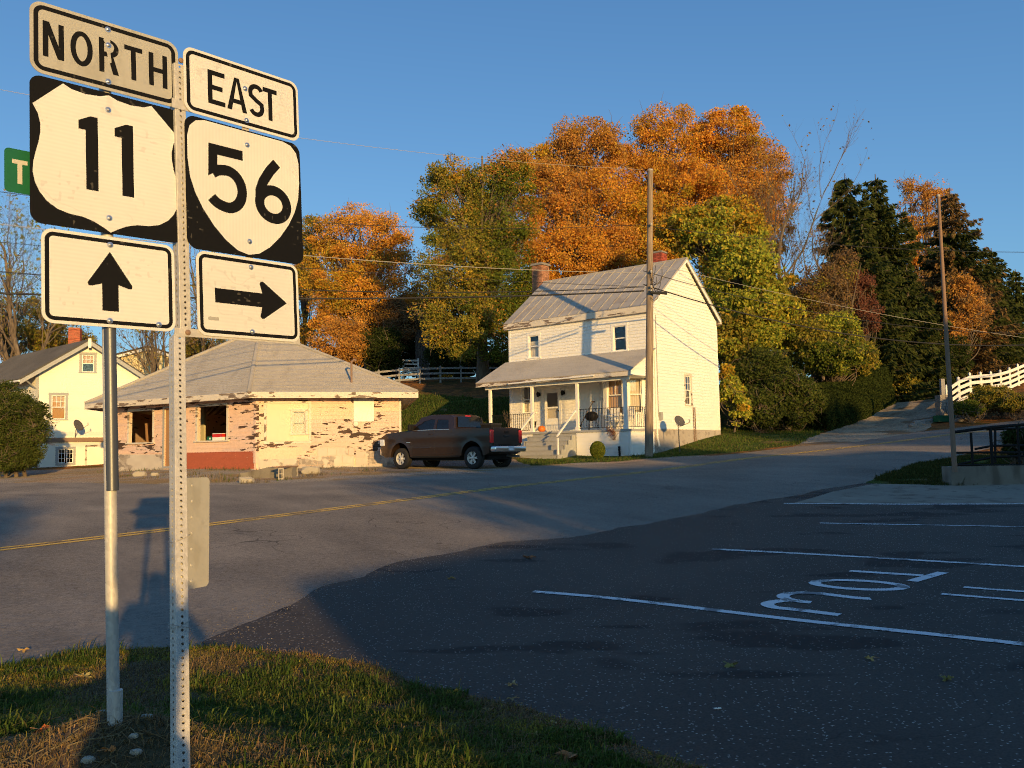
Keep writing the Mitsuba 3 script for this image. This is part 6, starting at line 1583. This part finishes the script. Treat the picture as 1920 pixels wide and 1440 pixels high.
# the dark growth under the trees
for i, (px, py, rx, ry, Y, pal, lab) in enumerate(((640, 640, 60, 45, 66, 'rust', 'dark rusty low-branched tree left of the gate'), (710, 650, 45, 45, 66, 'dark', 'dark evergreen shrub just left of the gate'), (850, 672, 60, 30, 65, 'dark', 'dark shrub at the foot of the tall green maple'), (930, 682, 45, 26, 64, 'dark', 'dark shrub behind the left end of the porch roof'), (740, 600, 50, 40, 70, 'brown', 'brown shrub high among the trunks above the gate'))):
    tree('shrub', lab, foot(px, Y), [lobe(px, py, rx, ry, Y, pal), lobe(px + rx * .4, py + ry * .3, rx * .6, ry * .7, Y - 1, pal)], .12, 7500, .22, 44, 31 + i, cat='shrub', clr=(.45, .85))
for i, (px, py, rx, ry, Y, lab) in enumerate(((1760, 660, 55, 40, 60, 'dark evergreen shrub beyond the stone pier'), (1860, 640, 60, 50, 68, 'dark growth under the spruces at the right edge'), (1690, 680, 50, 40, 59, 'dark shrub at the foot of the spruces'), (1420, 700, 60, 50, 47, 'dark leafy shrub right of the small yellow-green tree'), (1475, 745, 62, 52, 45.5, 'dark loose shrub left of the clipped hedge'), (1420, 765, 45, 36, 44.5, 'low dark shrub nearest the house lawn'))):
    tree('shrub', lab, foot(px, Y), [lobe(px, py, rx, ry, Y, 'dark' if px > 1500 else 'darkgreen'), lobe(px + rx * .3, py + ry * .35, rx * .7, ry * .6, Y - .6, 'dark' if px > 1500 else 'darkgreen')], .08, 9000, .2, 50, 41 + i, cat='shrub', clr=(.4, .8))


def hedge(label, p0, p1, h, w, n, seed, pal, leaf=.13):
    rng = np.random.default_rng(seed); t = thing('hedge', label, 'hedge'); p0, p1 = A(p0), A(p1); d = p1[:2] - p0[:2]; nn = unit([d[1], -d[0]]); u = rng.random(n); face = rng.random(n); s_ = rng.uniform(-1, 1, n)
    s_ = np.where(face < .5, np.sign(rng.normal(size=n)) * (1 - np.abs(rng.normal(0, .07, n))), s_); zz = np.where(face < .5, rng.random(n), np.where(face < .72, 1 - np.abs(rng.normal(0, .05, n)), rng.random(n))); xy = p0[:2] + d * u[:, None] + nn * (s_ * w * (1 - .15 * zz))[:, None]
    bump = (meshkit.fbm(np.c_[xy * .9, zz * 2], 3, seed) - .5) * .35; xy = xy + nn * (bump * np.sign(s_))[:, None]; z = gm(xy[:, 0], xy[:, 1]) + zz * (h + bump); v, f, c = leaf_cards(np.c_[xy, z], leaf * rng.uniform(.7, 1.4, n), colours(pal, n, rng), rng); put(part(t, 'foliage'), (v, f), 'm_leaf', False, c)


hd0, hd1 = sight(1545, 800, 45.5), sight(1700, 742, 58)
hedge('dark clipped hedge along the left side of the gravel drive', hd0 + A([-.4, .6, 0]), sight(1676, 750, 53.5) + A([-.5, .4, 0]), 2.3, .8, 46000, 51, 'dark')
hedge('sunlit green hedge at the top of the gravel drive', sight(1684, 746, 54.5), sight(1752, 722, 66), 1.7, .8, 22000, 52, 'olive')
# shrubs near the buildings
tree('bush', 'large loose green bush at the left edge before the cream house', foot(20, 42), [lobe(10, 800, 70, 70, 42, 'darkgreen'), lobe(-10, 755, 60, 40, 42.3, 'darkgreen'), lobe(10, 850, 60, 36, 42, 'darkgreen'), lobe(50, 830, 36, 44, 41.6, 'darkgreen'), lobe(40, 775, 40, 40, 42, 'darkgreen'), lobe(25, 858, 48, 26, 41.5, 'darkgreen')], .1, 32000, .13, 110, 61, cat='bush', clr=(.45, .8), trunks=3)
bc = sight(1120.5, 842, 35.7); bc[2] = z_at(*bc[:2]) + .36; rng = np.random.default_rng(8); t = thing('bush', 'small clipped round bush in front of the porch skirt', 'bush'); u = rng.normal(size=(14000, 3)); u /= np.linalg.norm(u, axis=1, keepdims=True); r_ = .31 * np.where(rng.random(14000) < .6, 1 - np.abs(rng.normal(0, .09, 14000)), rng.random(14000) ** .4)[:, None]; q = bc + u * r_ * A([1, 1, 1.15]); v, f, c = leaf_cards(q, .05 * rng.uniform(.7, 1.3, len(q)), colours('green', len(q), rng), rng); put(part(t, 'foliage'), (v, f), 'm_leaf', False, c)
MB().tube([bc - [0, 0, .45], bc], .05, 6).put(part(t, 'stem'), 'm_bark')
for i, (px, py, h_) in enumerate(((1175, 866, .5), (1246, 838, .9))):
    rng = np.random.default_rng(70 + i); g0 = ground_at(px, py); t = thing('dry_plant', ('dry reddish stalks climbing at the corner of the foundation', 'withered vine on the porch skirt wall')[1 - i], 'plant'); mb = MB(); C = []
    if i == 0: g0 = FRONT(.75, PD + .08, 1.9)
    for k in range(14): e = g0 + A([rng.normal(0, .18), rng.normal(0, .04), rng.uniform(.3, 1) * h_]); mb.tube(curve([g0 + rng.normal(0, .05, 3) * [1, 1, 0], (g0 + e) / 2 + rng.normal(0, .06, 3), e], 3), .006, 4); C.append(e + rng.normal(0, .07, (14, 3)))
    mb.put(part(t, 'stems', kind='stuff'), 'm_rust'); C = np.vstack(C); v, f, c = leaf_cards(C, rng.uniform(.05, .1, len(C)), colours('red', len(C), rng), rng); put(part(t, 'leaves', kind='stuff'), (v, f), 'm_leaf', False, c)
# low bushes on the bank below the white fence, and by the ramp
for i, (px, py, rx, ry, Y, pal, lab) in enumerate(((1862, 745, 40, 24, 44, 'olive', 'green weedy bush on the bank below the white fence, the largest'), (1815, 765, 26, 14, 43.5, 'green', 'low weeds on the bank beside the rubble'), (1905, 755, 30, 16, 43, 'olive', 'sunlit weeds on the bank at the right edge'), (1915, 830, 28, 26, 23.5, 'dark', 'dark shrub behind the black railing at the right edge'))):
    p = foot(px, Y); l = [lobe(px, py, rx, ry, Y, pal), lobe(px + rx * .4, py + ry * .4, rx * .6, ry * .6, Y - .2, pal)]
    tree('bush', lab, p, l, .03, 7000, .14, 40, 81 + i, cat='bush', clr=(.35, .6), trunks=3)
# bare trees behind the cream house
bare_tree('bare_tree', 'big leaning bare tree behind the cream house, leftmost', foot(75, 62), sight(-40, 330, 62), .62, 91, .26, 4, 1500, 'olive', .2)
bare_tree('bare_tree', 'bare tree with a forked trunk behind the cream house chimney', foot(70, 66), sight(35, 370, 66), .6, 92, .26, 4, 1500, 'olive', .2)
bare_tree('bare_tree', 'leaning bare tree behind the pale yellow house', foot(300, 60), sight(235, 470, 60), .6, 93, .2, 4, 500, 'olive', .18)
bare_tree('bare_tree', 'slender bare tree right of the leaning one behind the yellow house', foot(312, 61), sight(290, 500, 61), .55, 94, .14, 4, 400, 'brown', .18)
bare_tree('bare_tree', 'dark bare tree seen between the two sign stacks', foot(385, 72), sight(372, 440, 72), .6, 95, .2, 4, 900, 'olive', .2)
for i, (px, py, rx, ry, Y, pal, lab) in enumerate(((30, 610, 70, 60, 70, 'olive', 'olive undergrowth behind the cream house roof, leftmost'), (120, 640, 60, 40, 72, 'olive', 'olive undergrowth right of the cream house ridge'), (400, 650, 80, 30, 78, 'olive', 'olive treetops behind the derelict shop roof'), (540, 620, 60, 50, 76, 'gold', 'golden thin tree at the edge of the right arrow sign'), (575, 500, 26, 70, 76, 'brown', 'brown thin tree beside the bright orange maple'))):
    tree('small_tree', lab, foot(px, Y), [lobe(px, py, rx, ry, Y, pal), lobe(px - rx * .4, py + ry * .3, rx * .5, ry * .7, Y, 'brown')], .14, 6500, .24, 40, 101 + i, clr=(.45, .85), cull=.06)

# ------------------------------------------------------------------ grass, weeds, fallen leaves
def blades(key, n, where, h, w, pal, seed, dens=None, lean=.5, mat='m_leaf'):
    rng = np.random.default_rng(seed); x0, y0, x1, y1 = where.bounds; q = np.c_[rng.uniform(x0, x1, n), rng.uniform(y0, y1, n)]; q = q[shapely.contains_xy(where, q[:, 0], q[:, 1])]
    if dens is not None: q = q[dens(q, rng)]
    n = len(q); b = np.c_[q, gm(q[:, 0], q[:, 1]) - .004]; L = h * rng.uniform(.3, 1.1, n) * (1 + .9 * (rng.random(n) < .06)) * (.65 + .7 * meshkit.noise(np.c_[q * 5, np.zeros(n)], seed + 3)); a = rng.uniform(0, 2 * np.pi, n); k = rng.uniform(.1, 1, n) * lean; d = np.c_[np.cos(a), np.sin(a), np.zeros(n)]; s = np.c_[-np.sin(a + .6), np.cos(a + .6), np.zeros(n)] * (w * rng.uniform(.6, 1.3, n))[:, None] / 2
    m = b + d * (L * k * .35)[:, None]; m[:, 2] += L * .6; t = b + d * (L * k * 1.2)[:, None]; t[:, 2] += L * (1 - .45 * k)
    L = L * 1; v = np.stack([b - s, b + s, m + s * .8, m - s * .8, t], 1).reshape(-1, 3); i = np.arange(n)[:, None] * 5
    put(key, (v, np.vstack([i + [0, 1, 2], i + [0, 2, 3], i + [3, 2, 4]])), mat, False, np.repeat(colours(pal, n, rng, .38), 5, axis=0))


vis = Polygon([(-4.6, 2.2), (-5.2, 7.0), (0, 7.2), (2.2, 3.2), (.6, 2.0)])
gr_ = verge_poly.intersection(vis)
bald = lambda q: np.exp(-((q[:, 0] + 1.75) ** 2 / .55 + (q[:, 1] - 3.25) ** 2 / .35))
patch = lambda q, s, k: meshkit.fbm(np.c_[q * k, np.zeros(len(q))], 4, s)
smooth_ = lambda x: np.clip(x, 0, 1)
edge = gr_.boundary.intersection(verge_poly.boundary).buffer(.2).intersection(gr_)
rim = lambda q: shapely.contains_xy(edge, q[:, 0], q[:, 1]) * (q[:, 0] > -2.0)
tuft = lambda q, s: meshkit.noise(np.c_[q * 9, np.zeros(len(q))], s)
t = thing('grass', 'short green grass on the verge', 'grass', kind='stuff')
blades(part(t, 'green_blade', kind='stuff'), 340000, gr_, .062, .0078, 'blade', 1, lambda q, r: (patch(q, 3, 1.3) + .35 * (tuft(q, 4) - .5) + r.normal(0, .05, len(q)) > .47 + .34 * bald(q) + .16 * smooth_((-1.7 - q[:, 0]) / .5) + .22 * rim(q)), lean=1.1)
blades(part(t, 'short_blade', kind='stuff'), 220000, gr_, .035, .006, 'olive', 2, lambda q, r: (patch(q, 8, 2) + r.normal(0, .1, len(q)) > .47 + .30 * bald(q)), lean=1.4)
t = thing('dry_grass', 'dead straw-coloured grass and roots on the bare soil of the verge', 'grass', kind='stuff')
blades(part(t, 'dead_blade', kind='stuff'), 170000, gr_, .045, .0045, 'drygrass', 3, lambda q, r: (patch(q, 3, 1.3) + r.normal(0, .1, len(q)) < .50 + .04 * bald(q)), lean=1.8, mat='m_vcol')
blades(part(t, 'edge_blade', kind='stuff'), 140000, edge, .035, .005, 'deadrim', 4, lambda q, r: (q[:, 0] > -2.2) & (patch(q, 6, 1.5) + r.normal(0, .08, len(q)) > .38), lean=1.7, mat='m_vcol')
rng = np.random.default_rng(5); mb = MB()
for i in range(190):
    q = A([rng.normal(-1.85, .45), rng.normal(3.25, .3)]); a = rng.normal(.5, .9); L = rng.uniform(.05, .2); p = np.c_[q[0] + math.cos(a) * L * np.linspace(0, 1, 5) + rng.normal(0, .006, 5), q[1] + math.sin(a) * L * np.linspace(0, 1, 5) + rng.normal(0, .006, 5)]
    mb.tube(np.c_[p, gm(p[:, 0], p[:, 1]) + .004 + .012 * rng.random()], .0022, 4, cap=False, c=A(PAL['straw'][i % 3]) * .6)
mb.put(part(t, 'root_fibre', kind='stuff'), 'm_vcol')
lw_poly = lawn_poly.difference(Polygon([FRONT(-.1, PD + 1.5, 0)[:2], FRONT(HL, PD + 1.5, 0)[:2], BACK(HL, 0, 0)[:2], BACK(0, 0, 0)[:2]]).buffer(.2))
t = thing('lawn_grass', 'mown grass round the white house', 'grass', kind='stuff'); blades(part(t, 'blade', kind='stuff'), 90000, lw_poly.intersection(sbox(-5, 33, 20, 52)), .12, .02, 'blade', 6, lambda q, r: patch(q, 5, .8) > .36)
t = thing('paddock_grass', 'grass on the slope behind the pickup', 'grass', kind='stuff'); blades(part(t, 'blade', kind='stuff'), 120000, slope_poly.intersection(sbox(-10, 39, 2, 56)), .16, .03, 'blade', 7, lambda q, r: patch(q, 5, .5) > .33)
strip = patch_poly; t = thing('strip_grass', 'dark grass between the road and the black railing', 'grass', kind='stuff'); blades(part(t, 'blade', kind='stuff'), 60000, strip.intersection(sbox(5, 18, 16, 34)), .09, .014, 'darkblade', 8, lambda q, r: patch(q, 5, .9) > .4)
wz = unary_union([LineString([tuple(FA(a, .35, 0)[:2]) for a in np.linspace(0, LA, 12)]).buffer(.35), LineString([tuple(FB(a, .35, 0)[:2]) for a in np.linspace(0, LB, 8)]).buffer(.4), Polygon(gp((200, 903), (330, 897), (470, 908), (600, 893), (720, 887), (700, 880), (480, 893), (200, 890)))])
t = thing('weeds', 'dry weeds along the foot of the derelict shop', 'weeds', kind='stuff'); blades(part(t, 'blade', kind='stuff'), 14000, wz, .15, .016, 'drygrass', 9, lambda q, r: patch(q, 4, 1.1) > .55, mat='m_vcol')
blades(part(t, 'green_blade', kind='stuff'), 5000, wz, .15, .02, 'blade', 10, lambda q, r: patch(q, 6, .9) > .58)


def fallen(label, px, py, size, col, seed, group=None, lobed=True):
    rng = np.random.default_rng(seed); c = ground_at(px, py); c[2] = z_at(*c[:2]) + .012 + size * .06; n = 20; an = np.linspace(0, 2 * np.pi, n, endpoint=False) + rng.uniform(0, 6); r = size * (.62 + (.38 * np.cos(an * 5) * lobed if lobed else .2 * np.cos(an * 2))) * rng.uniform(.85, 1.15, n) / 1.5
    v = np.c_[r * np.cos(an), r * np.sin(an) * .8, rng.normal(0, size * .09, n) + .16 * size * np.cos(an * 2 + seed)]; v = np.vstack([v, [[0, 0, .02 * size]]]) + c; i = np.arange(n)
    k = thing('fallen_leaf', label, 'leaf', group); mc = np.clip(A(col) * (.8 + .4 * rng.random((n + 1, 1))), 0, 1); put(part(k, 'blade'), (v, np.stack([i, (i + 1) % n, i * 0 + n], 1)), 'm_vcol', False, mc)
    MB().tube([c, c + A([math.cos(seed), math.sin(seed), .1]) * size * .9], .0018, 4).put(part(k, 'stalk'), 'm_wood')


fallen('yellow leaf at the edge of the verge grass by the asphalt', 848, 1304, .085, (.60, .36, .05), 1)
fallen('large curled brown leaf in the grass at the bottom edge', 1068, 1428, .13, (.36, .17, .07), 2)
fallen('bright orange leaf on bare soil left of the round post', 84, 1376, .075, (.60, .16, .04), 3)
fallen('small orange leaf on the soil below the round post', 205, 1412, .05, (.50, .20, .06), 4)
fallen('brown leaf lying upright on the dark asphalt', 992, 1047, .16, (.34, .15, .07), 5)
fallen('tan leaf on the asphalt below the painted letter', 1632, 1238, .07, (.40, .28, .10), 6)
fallen('olive leaf on the asphalt, left of the tan one', 1370, 1250, .09, (.22, .20, .06), 7)
fallen('olive leaf on the asphalt near the right edge', 1775, 1276, .08, (.22, .19, .06), 8)
fallen('small tan leaf on the shadow edge of the road', 846, 1086, .08, (.45, .30, .10), 9)
fallen('yellowish leaf in the grass left of the round post', 160, 1272, .07, (.40, .34, .12), 10)
fallen('pale leaf in the grass between the round post and the road', 150, 1270, .06, (.45, .36, .16), 11)
fallen('tan leaf on the road just beyond the left grass edge', 45, 1222, .07, (.40, .26, .08), 12)
for i in range(16):
    rng = np.random.default_rng(200 + i); fallen('dry leaf scattered in the verge grass', rng.uniform(60, 1050), rng.uniform(1280, 1430), rng.uniform(.035, .06), A([.42, .30, .14]) * rng.uniform(.6, 1.2), 20 + i, 'dry leaves in the verge grass')
t = thing('litter', 'small white cigarette end lying on the dark asphalt', 'litter'); c = ground_at(1346, 1331); MB().tube([c + [-.02, 0, .008], c + [.02, .004, .008]], .0045, 8).put(part(t, 'paper'), 'm_clean_white')
rng = np.random.default_rng(9)
for i, (px, py, s_) in enumerate(((190, 1340, .024), (213, 1338, .02), (205, 1330, .016), (250, 1382, .014), (165, 1428, .02), (255, 1413, .018), (275, 1348, .02), (655, 1340, .02))):
    boulder('pebble', 'pale pebble on the bare soil about the sign posts', 'stone', ground_at(px, py) + [0, 0, s_ * .3], s_, (1.4, 1, .7), 'm_block', 300 + i, 'pebbles about the sign posts')

rng = np.random.default_rng(15); eg = lot_poly.exterior.intersection(sbox(-4, 4, 14, 24)); mb = MB(); ico = trimesh.creation.icosphere(0)
gt_ = thing('grit', 'loose grit along the seam between car park and road', 'gravel', kind='stuff')
for i in range(2600):
    p = eg.interpolate(rng.random(), True); x, y = p.x + rng.normal(0, .22), p.y + rng.normal(0, .22); r = rng.uniform(.002, .0065); mb.raw(ico.vertices * r * rng.uniform(.6, 1.3, 3) + A([x, y, z_at(x, y) + r * .4]), ico.faces, c=A([.17, .15, .125]) * rng.uniform(.5, 1.5))
for i in range(1800):
    a = rng.random(); p = verge_poly.exterior.interpolate(a, True); x, y = p.x + rng.normal(.0, .1), p.y + rng.normal(.05, .12)
    if y > 3: r = rng.uniform(.002, .006); mb.raw(ico.vertices * r * rng.uniform(.6, 1.3, 3) + A([x, y, z_at(x, y) + r * .4]), ico.faces, c=A([.19, .165, .13]) * rng.uniform(.5, 1.5))
mb.put(gt_, 'm_vcol')

# ------------------------------------------------------------------ what stands behind the camera and throws the shadows
def cap(pts):
    """Body as one skin: hulls of spheres at the joints, joined and smoothed."""
    J = {k: (A(p, float), r) for k, p, r in pts[0]}; out = m3.Manifold()
    for ch in pts[1]:
        for a, b in zip(ch[:-1], ch[1:]): out = out + m3.Manifold.batch_hull([m3.Manifold.sphere(J[k][1], 20).translate(list(map(float, J[k][0]))) for k in (a, b)])
    m = out.refine_to_length(.02).to_mesh(); q = trimesh.Trimesh(A(m.vert_properties[:, :3]), A(m.tri_verts)); trimesh.smoothing.filter_taubin(q, iterations=8); return q


ps = thing('person', 'person standing and holding up a phone, seen only as a shadow on the road', 'person')
g = z_at(.12, -.45); O = A([.07, -.42, g])
J = [('ph', O + [0, .0, .92], .15), ('ch', O + [0, .02, 1.27], .155), ('nk', O + [0, .03, 1.46], .06), ('hd', O + [0, .04, 1.58], .105), ('ht', O + [0, .05, 1.67], .105)]
for s_, n in ((1, 'r'), (-1, 'l')):
    J += [('s' + n, O + [s_ * .2, .02, 1.38], .065), ('e' + n, O + [s_ * .34, .16, 1.14], .05), ('w' + n, O + [s_ * .09, .36, 1.5 - g - .04], .033), ('m' + n, O + [s_ * .07, .385, 1.5 - g], .03), ('h' + n, O + [s_ * .1, 0, .9], .11), ('k' + n, O + [s_ * .12, .03, .48], .065), ('a' + n, O + [s_ * .13, 0, .08], .045), ('t' + n, O + [s_ * .15, .17, .035], .035)]
ch = [['ph', 'ch', 'nk', 'hd', 'ht']] + [[a + n for a in seq] for n in 'rl' for seq in (('s', 'e', 'w', 'm'), ('h', 'k', 'a', 't'))] + [['ch', 'sr'], ['ch', 'sl'], ['ph', 'hr'], ['ph', 'hl']]
q = cap((J, ch)); put(part(ps, 'body'), q, 'm_cloth', True)
mb = MB()
for s_ in (1, -1):
    for k in range(4): a = O + A([s_ * .07, .385, 1.5 - g - .02 + .022 * k]); mb.tube([a, a + [s_ * -.015, .03, .004], a + [s_ * -.045, .032, .006]], [.009, .008, .007], 8)
    a = O + A([s_ * .065, .37, 1.5 - g - .03]); mb.tube([a, a + [s_ * -.03, -.0, .03]], [.010, .008], 8)
mb.put(part(ps, 'fingers', kind='stuff'), 'm_skin', True)
t = thing('phone', 'phone held up by the person whose shadow falls on the road', 'phone'); put(part(t, 'body'), m3.Manifold.batch_hull([m3.Manifold.sphere(.004, 10).translate([x, y, z]) for x in (-.068, .068) for y in (-.034, -.03) for z in (1.466, 1.534)]), 'm_phone', 40)

QS, PSN = A([.929, .369]), A([-.369, .929])          # across and along the sun's ground track
qp = lambda q_, p_: QS * q_ + PSN * p_
sb = thing('brick_store', 'flat-roofed brick store behind the car park, known only by its shadow', 'building')
e0, e1 = A([6.37, -12.48]), A([10.6, -6.2]); ed = unit(e1 - e0); L_ = np.linalg.norm(e1 - e0); bk = -PSN * 13
bn_ = unit(A([ed[1], -ed[0]])); SFm = Frame([*e0, 0], ed, -bn_)
MB().box([*e0, -.5], [*(ed * L_), 0], [*bk, 0], [0, 0, 4.0]).put(part(sb, 'walls'), 'm_store'); MB().box([*e0, 3.502], [*(ed * L_), 0], [*bk, 0], [0, 0, .1]).put(part(sb, 'coping'), 'm_concrete')
for k in range(2): SFm.one(part(sb, 'window'), 'm_tint', 1.0 + k * 3.6, 3.2 + k * 3.6, -.02, .03, .8, 2.6)
tw = thing('brick_block', 'two-storey brick block with raised parapets behind the camera, known only by its shadow', 'building')
BF = Frame([*qp(7.0, -18), 0], QS, PSN)
BF.one(part(tw, 'walls'), 'm_store', 0, 16.5, -10, 0, -.5, 7.5); BF.one(part(tw, 'parapet'), 'm_store', 3.2, 6.8, -.6, .0, 7.502, 9.5); BF.one(part(tw, 'parapet'), 'm_store', 10.1, 14.4, -.6, .0, 7.502, 9.35); BF.one(part(tw, 'coping'), 'm_concrete', -.1, 3.19, -10, .1, 7.502, 7.62)
for k in range(5):
    for z in (1, 4.4): BF.one(part(tw, 'window'), 'm_tint', 1 + k * 3.2, 2.3 + k * 3.2, -.02, .03, z, z + 1.8)
for i, (q_, p_, h_, r_) in enumerate(((28.5, -18, 10.5, 3.2), (34, -16, 12, 3.6), (41, -19, 11.5, 3.8), (48, -17, 12, 3.6), (55, -18, 12.5, 3.8), (-3.4, -22, 7.0, 1.4), (6.3, -17.5, 7.6, 2.0), (8.6, -16.2, 8.4, 1.8))):
    c = qp(q_, p_); gz_ = z_at(*c); l = [(c[0], c[1], h_ - r_ * .9, r_, r_, r_ * .95, 'olive'), (c[0] + r_ * .3, c[1], h_ - r_ * 2.2, r_ * 1.05, r_, r_ * 1.2, 'green')] if i < 5 or i > 5 else [(c[0], c[1], h_ - r_, r_, r_, r_ * 1.3, 'rust')]
    tree('street_tree', 'leafy tree standing behind the camera, known only by its shadow', [*c, gz_], l, .25, 9000 if i < 5 else 1800, .4 if i < 5 else .24, 50, 400 + i, 'trees behind the camera', twigs=False)
